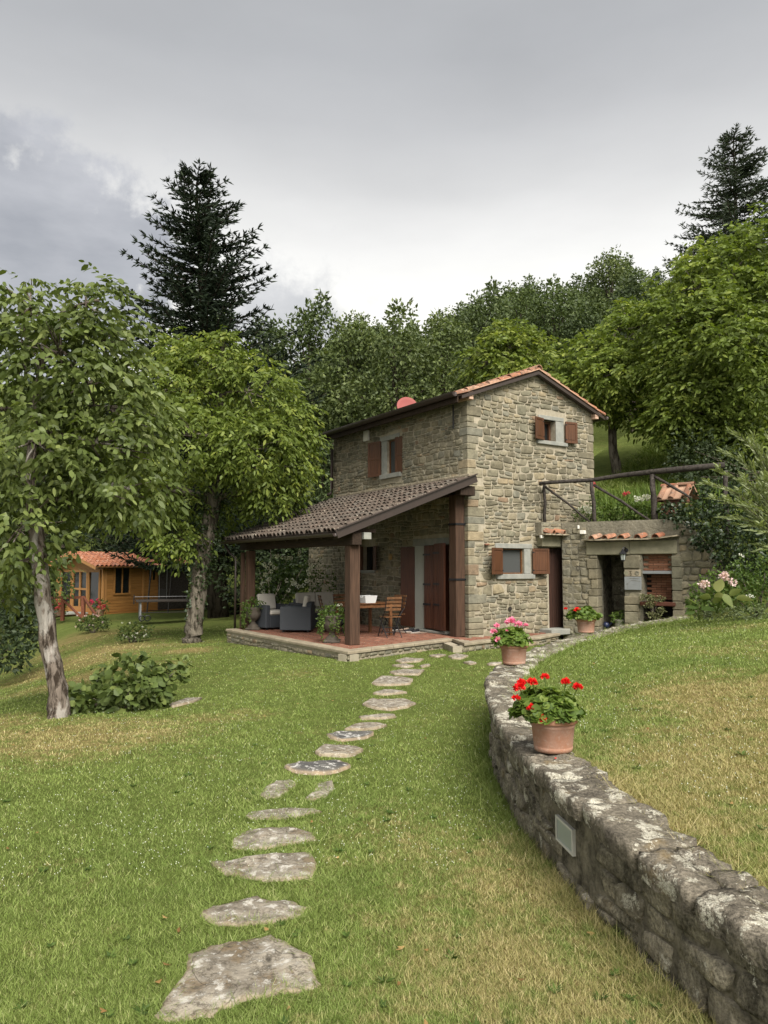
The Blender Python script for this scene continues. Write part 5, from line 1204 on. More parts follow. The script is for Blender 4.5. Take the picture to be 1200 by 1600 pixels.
# ------------------------------------------------------------------ potted geraniums on the wall
def pot_plant(label, x, y, z, s, petals, heads, spread=(1, 1, .75), seed=0, nl=800):
    t = thing('potted_geranium', label, 'potted plant', (x, y, z), random.uniform(0, 6), 'terracotta pots of geraniums on the curved wall')
    t.rotation_euler = (0, 0, 0); h, rr = .215 * s / .15 * .98, s; heads = [(a, b, c * .76, d * random.uniform(.8, 1.08)) for a, b, c, d in heads]
    m = MB(); m.lathe([(0, 0), (rr * .76, 0), (rr * .775, .012), (rr * .80, h * .12), (rr * .785, h * .13), (rr * .79, h * .16), (rr * .87, h * .70), (rr * .90, h * .72), (rr * .885, h * .745), (rr * .90, h * .80)], 40); p = m.build('pot', 'terracotta_pot', t, True)
    m = MB(); m.lathe([(rr * .90, h * .80), (rr * .985, h * .82), (rr * 1.0, h * .88), (rr * .99, h * .96), (rr * .95, h), (rr * .90, h), (rr * .87, h * .93), (rr * .86, h * .80)], 40); m.build('rim', 'pot_rim_clay', p, True)
    m = MB(); m.lathe([(0, h * .88), (rr * .86, h * .86)], 24); m.build('soil', 'potting_soil', p)
    # round scalloped leaves: several small faces each
    n = nl; u = rng.normal(size=(n, 3)); u /= np.linalg.norm(u, axis=1, keepdims=True); u[:, 2] = np.abs(u[:, 2]) - .18
    lum = 1 + .2 * np.sin(u[:, :1] * 6 + seed) * np.cos(u[:, 1:2] * 5 + seed)
    R3 = np.array([rr * 1.36 * spread[0], rr * 1.30 * spread[1], rr * 1.42 * spread[2]]); c = np.array([-rr * .22, 0, h + rr * .18]) + u * R3 * lum * (.55 + .45 * rng.random((n, 1)) ** .5)
    nn = u * .8 + np.array([0, 0, .7]) + rng.normal(size=(n, 3)) * .35; nn /= np.linalg.norm(nn, axis=1, keepdims=True); a = np.cross(nn, rng.normal(size=(n, 3))); a /= np.linalg.norm(a, axis=1, keepdims=True); b = np.cross(nn, a)
    rl = (.020 + .018 * rng.random(n))[:, None] * (rr / .15); V = [c - nn * rl * .25]
    for k in range(7):
        an = 2 * math.pi * k / 7; V.append(c + (a * math.cos(an) + b * math.sin(an)) * rl * (1 if k % 2 else .86) * (1 if k else .35))
    V = np.stack(V, 1).reshape(-1, 3); i = np.arange(n) * 8; F = np.concatenate([np.stack([i, i + 1 + k, i + 1 + (k + 1) % 7], 1) for k in range(7)])
    np_mesh('foliage', V, F, 'geranium_leaf', np.repeat(np.clip(rng.normal(.5, .22, n), 0, 1), 8), t, smooth=True)
    m = MB()
    for (hx, hy, hz, hr) in heads: m.tube([(hx * .4, hy * .4, h), (hx * .8, hy * .8, h + (hz) * .6), (hx, hy, h + hz)], .0035, 5)
    m.build('stems', 'tall_grass_leaf', t)
    for (hx, hy, hz, hr) in heads: flower_head(t, (hx, hy, h + hz), hr, petals, 90)
    return t
pot_plant('biggest terracotta pot with bright red geraniums, nearest on the curved wall', 1.045, 4.66, .472, .150, 'red_petal',
    [(-.24, -.08, .15, .030), (-.205, 0, .215, .040), (-.155, -.14, .085, .034), (-.095, -.16, .0, .048), (-.12, .02, .255, .038), (-.035, .05, .29, .036), (.085, .0, .26, .034), (.15, -.03, .225, .038), (-.18, .05, .245, .03)], seed=1, nl=1100)
pot_plant('terracotta pot with pink geraniums at the bend of the curved wall', 1.49, 8.58, .487, .165, 'pink_petal',
    [(-.19, -.08, .05, .05), (-.23, 0, .17, .04), (-.19, .02, .25, .045), (-.03, .02, .31, .06), (.06, .04, .27, .05), (.15, .05, .26, .035), (-.10, -.14, .20, .02)], seed=2, nl=900)
pot_plant('terracotta pot with red geranium in front of the side door', 3.33, 12.30, .515, .165, 'red_petal', [(-.16, -.1, .18, .062), (-.33, 0, .20, .03)], seed=3, nl=800, spread=(1.2, 1, .8))
tag(mk('fallen_petal', [(0, 0, 0), (.012, .002, .004), (.014, .012, .002), (.002, .012, .005)], [(0, 1, 2, 3)], 'red_petal', None, [.5] * 4), 'tiny fallen red petals on the wall below the biggest pot', 'petal').location = (1.0, 4.42, .478)

# ------------------------------------------------------------------ stone urns with trailing plants
def urn(label, x, y, z, s, mat='urn_stone', trail=True, white=0):
    t = thing('stone_urn', label, 'urn', (x, y, z)); m = MB()
    m.box(-.15 * s, .15 * s, -.15 * s, .15 * s, 0, .05 * s, bev=.01); m.lathe([(.12 * s, .05 * s), (.11 * s, .09 * s), (.055 * s, .14 * s), (.05 * s, .18 * s), (.10 * s, .22 * s), (.16 * s, .28 * s), (.17 * s, .36 * s), (.155 * s, .42 * s), (.19 * s, .47 * s), (.19 * s, .49 * s), (.15 * s, .485 * s), (0, .46 * s)], 24); m.build('bowl', mat, t, True)
    L = [puff((0, 0, .55 * s), (.26 * s, .26 * s, .16 * s), 420, .06, .035, shell=.3)]
    if trail:
        for k in range(9):
            a = random.uniform(0, 6.28); n = 60; q = rng.random(n); r0 = .2 * s + .06 * s * np.sin(q * 2.5); zz = .52 * s - q * random.uniform(.25, .55) * s
            c = np.stack([np.cos(a) * r0, np.sin(a) * r0, zz], 1) + rng.normal(size=(n, 3)) * .02; L.append(leaves(c, rng.normal(size=(n, 3)) + [0, 0, -.3], np.full(n, .05), np.full(n, .032), np.clip(rng.normal(.5, .2, n), 0, 1)))
    V, F, tt = join(L); np_mesh('foliage', V, F, 'garden_leaf', tt, t)
    if white: flower_stuff('flowers', [(random.uniform(-.2, .25), random.uniform(-.2, .2), .68 * s) for _ in range(white)], .03, 'white_petal', t)
    return t
urn('dark stone urn with trailing greenery at the far left terrace corner', *hw(-3.38, 4.45, .004), 1.15)
urn('dark stone urn with trailing vines and white bloom behind the front post', *hw(-3.22, .62, .004), 1.15, white=3)
ys_ = thing('yellow_toy_slide', 'small yellow plastic slide standing on the grass beyond the terrace', 'toy', (-3.1, 20.9, -.2), R(20))
m = MB(); m.beam((-.5, 0, .62), (.6, 0, .05), .34, .04); m.build('chute', 'yellow_plastic', ys_); m = MB(); [m.beam((-.5, s * .18, .66), (.6, s * .18, .10), .03, .12) for s in (-1, 1)]; m.build('side_rail', 'yellow_plastic', ys_); m = MB(); [m.beam((-.5, s * .16, .6), (-.6, s * .2, 0), .04, .04) for s in (-1, 1)]; m.build('ladder', 'yellow_plastic', ys_)

# ------------------------------------------------------------------ low wall with store doorway and bread oven
def aw(x, y, z=0): X, Y = l2w(AO, AA, x, y); return (X, Y, z)
ov = thing('oven_outbuilding', 'low rough stone wall with open doorway, brick oven niche and tiled ledges', 'outbuilding', (AO[0], AO[1], 0), AA)
oh = [(.87, 1.52, -.05, 1.87), (1.93, 2.60, .0, 1.88)]
mb = MB(); wall_cells(mb, 0, 2.75, -.3, 2.68, oh, lambda a, b, c, d: mb.box(a, b, 0, .42, c, d))
V = []
prof = [(2.75, 2.68), (3.0, 2.50), (3.4, 2.02), (3.9, 1.36), (4.6, .85)]
for y in (0, .42): V += [(x, y, z) for x, z in prof] + [(x, y, -.3) for x, z in prof[::-1]]
n = 10; mb.add(V, [tuple(range(n))[::-1], tuple(range(n, 2 * n))] + [(i, (i + 1) % n, n + (i + 1) % n, n + i) for i in range(n)])
# grow the wall's face into a rough, uneven surface
core = mb.build('wall', 'rough_render', ov)
mb = MB(); mb.box(.80, 1.60, 1.3, 1.4, -.1, 2.2); mb.box(.70, .80, .42, 1.4, -.1, 2.2); mb.box(1.60, 1.70, .42, 1.4, -.1, 2.2); mb.box(.7, 1.7, .42, 1.4, 2.2, 2.3); mb.box(.7, 1.7, .42, 1.4, -.15, -.08); mb.build('store_room', 'dark_wall_joint', ov)
for k, (x0, x1, z0, z1) in enumerate([(.82, 1.2, .9, 1.25), (1.2, 1.58, .95, 1.3), (.85, 1.3, .5, .88), (1.3, 1.58, .5, .92), (.85, 1.1, 1.3, 1.6), (1.12, 1.5, 1.33, 1.62)]): part('stone', 'dark_wall_stone', ov, x0, x1, 1.26, 1.299, z0, z1, bev=.03)
# oven niche: brick panel, steel lintel, dark fire chamber and rusty shelf
mb = MB(); mb.box(1.80, 2.72, .421, .50, -.1, 2.0); mb.box(1.83, 1.929, .43, 1.0, -.1, 1.9); mb.box(2.601, 2.70, .43, 1.0, -.1, 1.9); mb.build('oven_surround', 'dark_wall_joint', ov)
z = 1.505; r_ = 0
bkm = MB(); bkm.box(-.108, .108, -.03, .03, -.0245, .0245, bev=.003); bme = mk_mesh('brick', bkm.V, bkm.F, 'old_brick')
panel = mk('brick_panel', *(lambda m: (m.V, m.F))((lambda m: (m.box(1.931, 2.599, .15, .2, 1.50, 1.879), m)[1])(MB())), 'terrace_coping', ov)
while z < 1.86:
    x = 1.935 + (.11 if r_ % 2 else 0) + .108
    while x < 2.58: place(bme, 'brick', panel, T(min(x, 2.49), .135, z + .025)); x += .224
    z += .057; r_ += 1
part('steel_lintel', 'galvanised_metal', ov, 1.90, 2.63, .03, .2, 1.43, 1.499, bev=.004)
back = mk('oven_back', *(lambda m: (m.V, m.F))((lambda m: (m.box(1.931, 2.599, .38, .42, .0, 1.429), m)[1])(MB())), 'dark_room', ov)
z = .83; r_ = 0
while z < 1.4:
    x = 1.935 + (.11 if r_ % 2 else 0) + .108
    while x < 2.58: place(bme, 'brick', back, T(min(x, 2.49), .365, z + .025)); x += .224
    z += .057; r_ += 1
part('shelf', 'rusty_shelf', ov, 1.88, 2.66, -.10, .36, .70, .79, bev=.012)
part('shelf', 'dark_beam_wood', ov, 1.95, 2.58, .0, .36, .40, .43)
# stones on the face
oex = [(.60, 2.75, 1.85, 2.30), (1.50, 1.95, 1.04, 1.52)] + oh
st = rubble(.0, 2.85, -.05, 1.88, (.11, .24), (.14, .42), oex, .012, seed=41, wav=.03, split=.3, dep=(.005, .022))
st += rubble(.0, .62, 1.88, 2.55, (.10, .2), (.12, .3), (), .012, seed=42, wav=.02, dep=(.002, .014))
st += rubble(2.76, 4.5, -.05, 2.6, (.10, .24), (.12, .40), (), .014, seed=43, wav=.03, dep=(.006, .05), top=lambda u: float(np.interp(u, [a for a, b in prof], [b for a, b in prof])) - .04)
lay_stones(st, lambda u, v, d: (u, -d + .004, v), core, 'rubble_stone', 150)
for x in (.87, 1.52, 2.60):        # jamb stones beside the openings
    z = -.02; rd = random.Random(int(x * 100))
    while z < 1.8:
        h = min(rd.uniform(.16, .30), 1.86 - z); o = MB(); a, b = ((x - rd.uniform(.14, .24), x + .012) if x != 1.52 else (x - .012, x + rd.uniform(.15, .38))) if x < 2 else (x - .012, x + rd.uniform(.12, .25))
        if not (x == 1.52 and 1.0 < z + h / 2 < 1.55): o.box(a, b, -.03 - rd.uniform(0, .02), .30, z + .006, z + h - .006, t=rd.random() * .6, bev=.014); o.build('jamb_stone', 'rubble_stone', ov)
        z += h
part('lintel', 'sandstone_lintel', ov, .62, 1.66, -.045, .10, 1.875, 2.19, bev=.012)
part('lintel', 'sandstone_lintel', ov, 1.665, 2.72, -.043, .10, 1.885, 2.20, bev=.012)
def slate(x0, x1, y0, y1, z, par, lift_r=.05, lift_l=.0):
    V = []; n = 14; rr = random.Random(int(x0 * 77))
    for zz in (0, .028):
        for i in range(n + 1):
            f = i / n; x = x0 + (x1 - x0) * f; c = lift_r * max(0, f - .75) * 4 * .9 + lift_l * max(0, .2 - f) * 5; e = rr.uniform(-.018, .018)
            V += [(x, y0 + e, z + zz + c), (x, y1, z + zz + c)]
    W = 2 * (n + 1); F = []
    for i in range(n): a = i * 2; F += [(a, a + 1, a + 3, a + 2), (W + a, W + a + 2, W + a + 3, W + a + 1), (a, a + 2, W + a + 2, W + a), (a + 1, W + a + 1, W + a + 3, a + 3)]
    F += [(0, W, W + 1, 1), (2 * n, 2 * n + 1, W + 2 * n + 1, W + 2 * n)]
    return mk('ledge', V, F, 'terrace_coping', par)
lg = slate(.58, 2.78, -.24, .0, 2.215, ov, .07)
lv, lf = ctile(.10, .30, .017, 8, .85); lme = mk_mesh('tile', lv, lf, 'terracotta_tile')
def ledge_tile(par, x, y, z, a): return place(lme, 'tile', par, T(x, y, z) @ RZm(a) @ Matrix.Rotation(R(14), 4, 'X'))
for x, a in ((.82, -28), (1.14, -30), (1.52, -18), (1.90, -22), (2.30, -20)): ledge_tile(lg, x, -.215, 2.245, a)
# carved block with the number and the slate tablet below it
blk = part('number_block', 'terrace_coping', ov, 1.535, 1.90, -.055, .1, 1.365, 1.52, bev=.008)
m = MB(); m.tube([(1.655, -.057, 1.495), (1.70, -.058, 1.493), (1.675, -.058, 1.455), (1.70, -.058, 1.43), (1.695, -.058, 1.395), (1.665, -.058, 1.395)], .008, 5); m.build('number_three', 'dark_wall_joint', blk)
m = MB(); m.lathe([(0, 0), (.05, 0), (.052, .006), (.035, .010), (.030, .004), (0, .004)], 18); o = m.build('round_mark', 'rough_render', blk); o.matrix_local = T(1.825, -.055, 1.445) @ Matrix.Rotation(R(90), 4, 'X')
m = MB(); m.lathe([(0, 0), (.055, 0), (.05, .006), (0, .008)], 18); o = m.build('half_round_mark', 'sandstone_lintel', blk); o.matrix_local = T(1.575, -.055, 1.445) @ Matrix.Rotation(R(90), 4, 'X')
tb2 = part('slate_tablet', 'slate_plaque', ov, 1.53, 1.91, -.06, .1, 1.055, 1.36, bev=.006)
m = MB(); m.box(1.66, 1.86, -.064, -.0605, 1.318, 1.324); m.box(1.64, 1.70, -.064, -.0605, 1.33, 1.335); m.tube([(1.60, -.062, 1.07), (1.61, -.062, 1.2), (1.68, -.062, 1.27), (1.74, -.062, 1.28), (1.90, -.062, 1.25)], .003, 4); m.build('carved_lines', 'rough_render', tb2); m = MB(); m.box(1.588, 1.602, -.064, -.0605, 1.185, 1.20); m.build('hole', 'black_metal', tb2)
m = MB()
for k in range(10): a0, a1 = k * .63, k * .63 + .63; m.tube([(.42 + .035 * math.cos(a0), -.06, 1.55 + .05 * math.sin(a0)), (.42 + .035 * math.cos(a1), -.06, 1.55 + .05 * math.sin(a1))], .008, 5)
m.build('iron_ring', 'dark_metal', ov)
part('white_stub', 'white_paint', ov, .50, .62, -.12, .0, 2.38, 2.47, bev=.008); part('white_stub', 'white_paint', ov, .42, .46, -.06, .0, 2.51, 2.60, bev=.008)
# block over the side door, flush with the gable wall's foot
dbk = mk('door_canopy_block', *(lambda m: (m.V, m.F))((lambda m: (m.box(2.10, 3.10, -.24, -.001, 2.345, 2.68, bev=.01), m)[1])(MB())), 'rough_render', house)
st = rubble(2.12, 3.0, 2.45, 2.66, (.1, .14), (.15, .35), (), .012, seed=51, dep=(.002, .012)); lay_stones(st, lambda u, v, d: (u, -.24 - d, v), dbk, 'rubble_stone', 12)
part('lintel', 'sandstone_lintel', dbk, 2.16, 3.12, -.20, -.002, 2.085, 2.343, bev=.012)
lg2 = slate(2.04, 3.02, -.44, -.2, 2.36, dbk, .045)
for x, a in ((2.30, 20), (2.66, 26)):
    t_ = ledge_tile(dbk, x, -.44, 2.39, a)
part('white_stub', 'white_paint', dbk, 2.02, 2.12, -.30, -.24, 2.28, 2.35, bev=.008)
# wall lantern
wl = thing('wall_lantern', 'black wall lantern hanging between the doorway and the oven niche', 'lantern', aw(1.56, -.05, 1.92), AA)
m = MB(); m.lathe([(0, 0), (.05, 0), (.05, .02), (0, .03)], 12); o = m.build('bracket', 'black_metal', wl); o.matrix_local = T(.03, 0, .06) @ Matrix.Rotation(R(90), 4, 'X')
m = MB(); m.tube([(.03, 0, .05), (.03, -.06, .12), (.02, -.14, .13), (0, -.18, .08)], .012, 6); m.build('arm', 'black_metal', wl)
m = MB(); m.lathe([(.012, .08), (.03, .05), (.085, -.02), (.095, -.035), (.0, -.036)], 6, (0, -.18, 0)); m.build('cap', 'black_metal', wl)
m = MB(); m.lathe([(.062, -.038), (.045, -.17), (0, -.17)], 6, (0, -.18, 0)); m.build('glass', 'lamp_frosted', wl)
m = MB()
for k in range(6): a = k * math.pi / 3; m.tube([(.066 * math.cos(a), -.18 + .066 * math.sin(a), -.038), (.048 * math.cos(a), -.18 + .048 * math.sin(a), -.17)], .005, 4)
m.lathe([(.05, -.17), (.052, -.18), (.02, -.20), (.008, -.225), (0, -.23)], 6, (0, -.18, 0)); m.build('cage', 'black_metal', wl)
# things at the openings
urn('small pale urn standing in the dark store doorway', *aw(1.36, .22, -.12), .95, 'pale_urn', trail=False)
rb = thing('leaning_board', 'narrow rusty red board leaning inside the store doorway', 'board', aw(1.42, .55, -.08), AA); m = MB(); m.box(-.09, .09, -.012, .012, 0, .85, bev=.003, mtx=Matrix.Rotation(R(-6), 4, 'X')); m.build('board', 'rusty_shelf', rb)
bl = thing('watering_can', 'small dark blue watering can on the ground by the store doorway', 'watering can', aw(1.10, -.12, .16), AA); bl.scale = (.72, .72, .72)
m = MB(); m.lathe([(0, 0), (.09, 0), (.085, .15), (.04, .17), (0, .17)], 16); m.build('body', 'blue_plastic', bl, True); m = MB(); m.tube([(.07, 0, .04), (.18, 0, .17)], .012, 6); m.build('spout', 'blue_plastic', bl); m = MB(); m.tube([(-.07, 0, .05), (-.13, 0, .1), (-.06, 0, .19), (.02, 0, .17)], .009, 6); m.build('handle', 'blue_plastic', bl)
sc = thing('succulent_plant', 'pale branching succulent plant growing in front of the oven shelf', 'plant', aw(2.18, -.12, .42))
m = MB(); tips = []
for k in range(9):
    a = k * .7; r0 = random.uniform(.05, .20); tz = random.uniform(.28, .5) if k < 6 else random.uniform(.05, .2); m.tube([(0, 0, 0), (r0 * .3 * math.cos(a), r0 * .3 * math.sin(a), tz * .5), (r0 * math.cos(a), r0 * math.sin(a), tz)], .008, 5); tips.append((r0 * math.cos(a), r0 * math.sin(a), tz))
m.build('stem', 'grey_bark', sc); V, F, tt = join([puff(p, (.10, .10, .07), 90, .045, .028, .9, 0, shell=.2) for p in tips]); np_mesh('foliage', V, F, 'succulent_leaf', tt, sc)

# ------------------------------------------------------------------ rustic fence on the terrace edge
fe = thing('rustic_fence', 'dark rustic log fence with diagonal braces on top of the low wall', 'fence')
p1, p2, p3, p4 = Vector(hw(2.32, -.13, 2.66)), Vector(aw(.80, .12, 2.6)), Vector(aw(2.21, .12, 2.62)), Vector(aw(3.75, .12, 2.5))
def wlog(a, b, r0, r1, name, bow=.02, n=7):
    a, b = Vector(a), Vector(b); pts = []; rr = []
    for i in range(n):
        f = i / (n - 1); p = a.lerp(b, f) + Vector((mnoise.noise(Vector((f * 3, a.x, 1))), mnoise.noise(Vector((f * 3, a.x, 5))), mnoise.noise(Vector((f * 3, a.x, 9))) + math.sin(f * math.pi))) * bow; pts.append(p); rr.append((r0 + (r1 - r0) * f) * (1 + .12 * mnoise.noise(Vector((f * 5, b.x, 2)))))
    m = MB(); m.tube(pts, rr, 9, wob=.04); return m.build(name, 'rustic_log', fe, True)
H_ = Vector((0, 0, 1))
wlog(p1, p1 + H_ * .96, .042, .038, 'post'); wlog(p2, p2 + Vector((-.06, 0, 1.05)), .05, .045, 'post'); wlog(p3, p3 + Vector((-.03, 0, 1.12)), .075, .062, 'post'); wlog(p4 - H_ * .4, p4 + H_ * 1.2, .06, .05, 'post')
r0 = Vector(hw(2.12, -.16, 3.63)); r1 = Vector(aw(.75, .08, 3.70)); r2 = Vector(aw(2.2, .1, 3.80)); r3 = Vector(aw(3.75, .1, 3.84))
m = MB(); pts = [r0, r0.lerp(r1, .5) + H_ * .01, r1, r1.lerp(r2, .5) + H_ * .015, r2, r2.lerp(r3, .5), r3]; m.tube(pts, [.040, .045, .05, .055, .062, .072, .065], 10, wob=.06); m.build('rail', 'rustic_log', fe, True)
wlog(p1 + H_ * .92, p2 + Vector((-.12, 0, .08)), .03, .026, 'brace'); wlog(p2 + H_ * .98, p3 + Vector((-.12, 0, .05)), .034, .028, 'brace'); wlog(p3 + H_ * 1.08, p4 + Vector((-.75, .1, .62)), .036, .028, 'brace')

# ------------------------------------------------------------------ brick flue with a little tiled roof behind the fence
ch = thing('brick_chimney', 'squat brick chimney with a small tiled gable roof behind the fence', 'chimney', aw(2.60, .75, 2.74), AA + R(-14)); ch.scale = (.9, .9, .9)
cb = mk('core', *(lambda m: (m.V, m.F))((lambda m: (m.box(-.28, .28, -.20, .20, 0, .56), m)[1])(MB())), 'terrace_coping', ch)
b2 = MB(); b2.box(-.105, .105, -.055, .055, -.028, .028, bev=.005); b2m = mk_mesh('brick', b2.V, b2.F, 'cotto_brick')
for r_ in range(8):
    z = .035 + r_ * .066
    for k in range(3):
        x = -.20 + k * .222 + (-.06 if r_ % 2 else .0)
        if -.27 < x < .27: place(b2m, 'brick', cb, T(x, -.165, z))
    for s in (-1, 1): place(b2m, 'brick', cb, T(s * .245, -.04 if r_ % 2 else .06, z) @ RZm(90))
sv = [(-.42, -.34, .50), (.42, -.34, .50), (.42, 0, .86), (-.42, 0, .86), (-.42, .34, .50), (.42, .34, .50)]
m = MB(); m.add(sv + [(x, y, z - .03) for x, y, z in sv], [(0, 1, 2, 3), (3, 2, 5, 4), (6, 9, 8, 7), (9, 10, 11, 8), (0, 6, 7, 1), (5, 11, 10, 4), (0, 3, 9, 6), (3, 4, 10, 9), (1, 7, 8, 2), (2, 8, 11, 5)]); cr = m.build('roof', 'chimney_block', ch)
cv, cf = ctile(.075, .46, .016, 7, .88); cme = mk_mesh('tile', cv, cf, 'terracotta_tile')
for s in (-1, 1):
    for x in (-.34, -.02, .34): place(cme, 'tile', cr, T(x, s * .36, .50) @ (RZm(0) if s < 0 else RZm(180)) @ Matrix.Rotation(math.atan2(.36, .34), 4, 'X'))
for x in (-.45, .0): place(cme, 'ridge_tile', cr, T(x, 0, .86) @ RZm(-90))
m = MB(); m.box(-.46, -.40, -.36, .36, .44, .50); m.build('eave_brick', 'cotto_brick', cr)

# ------------------------------------------------------------------ the wooden summer house
sz = -.53
sh = thing('wooden_summer_house', 'small orange brown timber summer house with terracotta roof beyond the trees', 'summer house', (SO[0], SO[1], sz), SA)
SW, SL_, SE = 3.5, 5.1, 2.17
m = MB(); shh = [(.70, 1.50, .88, 2.08), (2.60, 3.02, 1.46, 2.06)]
wall_cells(m, .16, SL_, 0, SE, shh, lambda a, b, c, d: m.box(a, b, .02, .10, c, d)); sw = m.build('side_wall', 'shed_wood', sh)
for i in range(16):
    z0, z1 = i * .136, i * .136 + .13; spans = [(.16, SL_)]
    for h in shh:
        if z1 > h[2] - .1 and z0 < h[3] + .08: spans = [q for s_, e in spans for q in ([(s_, h[0] - .09), (h[1] + .09, e)] if s_ < h[0] and e > h[1] else [(s_, e)])]
    for s_, e in spans: part('board', 'shed_wood' if e < 4.9 or True else '', sw, s_, e, -.005, .019, z0, z1, bev=.008)
m = MB(); m.box(.16, SL_, SW - .1, SW, 0, SE); m.box(SL_ - .08, SL_, .1001, SW - .101, 0, SE); m.box(.9, .98, .1001, SW - .101, 0, SE); m.box(-.45, SL_, -.1, SW + .1, -.25, -.01); m.build('back_wall', 'shed_wood', sh)
for (a, b, c, d) in shh:
    f = MB(); 
    for q in ((a - .08, a, c - .08, d + .06), (b, b + .08, c - .08, d + .06), (a + .0005, b - .0005, d, d + .06), (a + .0005, b - .0005, c - .08, c)): f.box(q[0], q[1], -.03, .04, q[2], q[3])
    f.box((a + b) / 2 - .02, (a + b) / 2 + .02, -.02, .03, c, d); w = f.build('window', 'shed_wood', sh); m = MB(); m.box(a, b, .045, .05, c, d); m.build('glass', 'window_glass', w)
for x in (.06, .2, 2.28): part('corner_post', 'shed_post_wood', sh, x - .045, x + .045, -.035, .05, 0, SE)
part('corner_post', 'shed_post_wood', sh, -.05, .06, SW - .25, SW + .02, 0, SE)
def leaf_door(y0, y1, panes, name, mat='shed_post_wood'):
    f = MB(); t = .09; f.box(-.03, .03, y0, y0 + t, 0, 1.98); f.box(-.03, .03, y1 - t, y1, 0, 1.98); f.box(-.03, .03, y0 + t, y1 - t, 1.86, 1.98); f.box(-.03, .03, y0 + t, y1 - t, 0, .26)
    if panes > 1: f.box(-.03, .03, (y0 + y1) / 2 - .04, (y0 + y1) / 2 + .04, .2601, 1.859); f.box(-.028, .028, y0 + t, y1 - t, 1.03, 1.12)
    d = f.build(name, mat, sh); m = MB(); m.box(.032, .04, y0 + t, y1 - t, .26, 1.86); m.build('glass', 'window_glass', d); return d
leaf_door(1.06, 2.27, 2, 'door'); leaf_door(.12, 1.03, 1, 'side_light', 'shed_wood'); leaf_door(2.30, 3.25, 1, 'side_light', 'shed_wood')
V = [(-.0, 0, 1.985), (-.0, SW, 1.985), (.0, SW, SE), (.0, SW / 2, SE + .52), (0, 0, SE)]; V += [(x + .08, y, z) for x, y, z in V]; mk('gable_board', V, [(0, 1, 2, 3, 4), (9, 8, 7, 6, 5)] + [(i, (i + 1) % 5, 5 + (i + 1) % 5, 5 + i) for i in range(5)], 'shed_wood', sh)
ss = .56 / (SW / 2)
def srz(y): return SE + .56 - abs(y - SW / 2) * ss
sr = MB(); ya, yb = -.26, SW + .26
for (u, v) in ((ya, SW / 2), (SW / 2, yb)):
    Vq = [(-.5, u, srz(u)), (SL_ + .3, u, srz(u)), (SL_ + .3, v, srz(v)), (-.5, v, srz(v))]; sr.add(Vq + [(x, y, z + .04) for x, y, z in Vq], [(3, 2, 1, 0), (4, 5, 6, 7), (0, 1, 5, 4), (1, 2, 6, 5), (2, 3, 7, 6), (3, 0, 4, 7)])
srf = sr.build('roof', 'shed_wood', sh)
m = MB(); m.beam((-.52, ya, srz(ya) - .02), (-.52, SW / 2, srz(SW / 2) - .02), .03, .17); m.build('barge_board', 'shed_post_wood', srf); m = MB(); m.beam((-.52, yb, srz(yb) - .02), (-.52, SW / 2 + .001, srz(SW / 2) - .02), .03, .17); m.build('barge_board', 'shed_post_wood', srf)
tv2, tf2 = ctile(.10, .30, .02, 4, .85); ms = MB(); sa_ = math.atan(ss)
tme = mk_mesh('tile', tv2, tf2, 'shed_roof_tile'); cnt = 0
for c_ in range(26):
    for r_ in range(8):
        y = ya - .03 + r_ * .255; mt = T(-.45 + c_ * .228, y, srz(y) + .05) @ Matrix.Rotation(sa_ - R(3), 4, 'X'); place(tme, 'tile', srf, mt)
for c_ in range(26):
    for r_ in range(8): y = yb + .03 - r_ * .255; mt = T(-.45 + c_ * .228, y, srz(y) + .05) @ RZm(180) @ Matrix.Rotation(sa_, 4, 'X'); ms.add([mt @ Vector(v) for v in tv2], tf2)
ms.build('tile', 'shed_roof_tile', srf, kind='stuff')
gutter('gutter', (-.5, ya - .06, srz(ya) + .0), (SL_ + .3, ya - .06, srz(ya) + .0), .05, srf, 'dark_metal')
part('dark_panel', 'rustic_log', sh, 3.15, 5.0, -.10, -.04, .0, 2.0)  # darker panel over the far part of the side wall
# deck and railing by the summer house
dk = thing('wooden_deck', 'small pale wooden deck before the summer house door', 'deck', (SO[0], SO[1], sz), SA)
for i in range(8): part('board', 'painted_wood_grey', dk, -1.55 + i * .13, -1.55 + i * .13 + .12, .2, 3.4, .0, .06, bev=.004)
rl = thing('wooden_railing', 'reddish brown wooden railing with diagonal braces before the summer house', 'railing')
P0 = (-12.94, 30.00, -0.48); P1 = (-11.71, 29.00, -0.46); P2 = (-10.55, 27.50, -0.52)
def zl(p, h): return (p[0], p[1], p[2] + h)
for p, h in ((P0, .85), (P1, .90)):
    m = MB(); m.beam(zl(p, -.1), zl(p, h), .13, .13, up=(0, 1, 0)); m.build('post', 'rail_wood', rl)
m = MB(); m.beam(zl(P0, .82), zl(P1, .86), .10, .10); m.build('rail', 'rail_wood', rl); m = MB(); m.beam(zl(P0, .74), zl(P1, .02), .07, .07); m.build('brace', 'rail_wood', rl); m = MB(); m.beam(zl(P1, .86), zl(P2, .2), .08, .08); m.build('rail', 'rail_wood', rl)
P3 = (-13.85, 31.00, -0.55); m = MB(); m.beam(zl(P3, .84), zl(P0, .84), .10, .10); m.build('rail', 'rail_wood', rl)
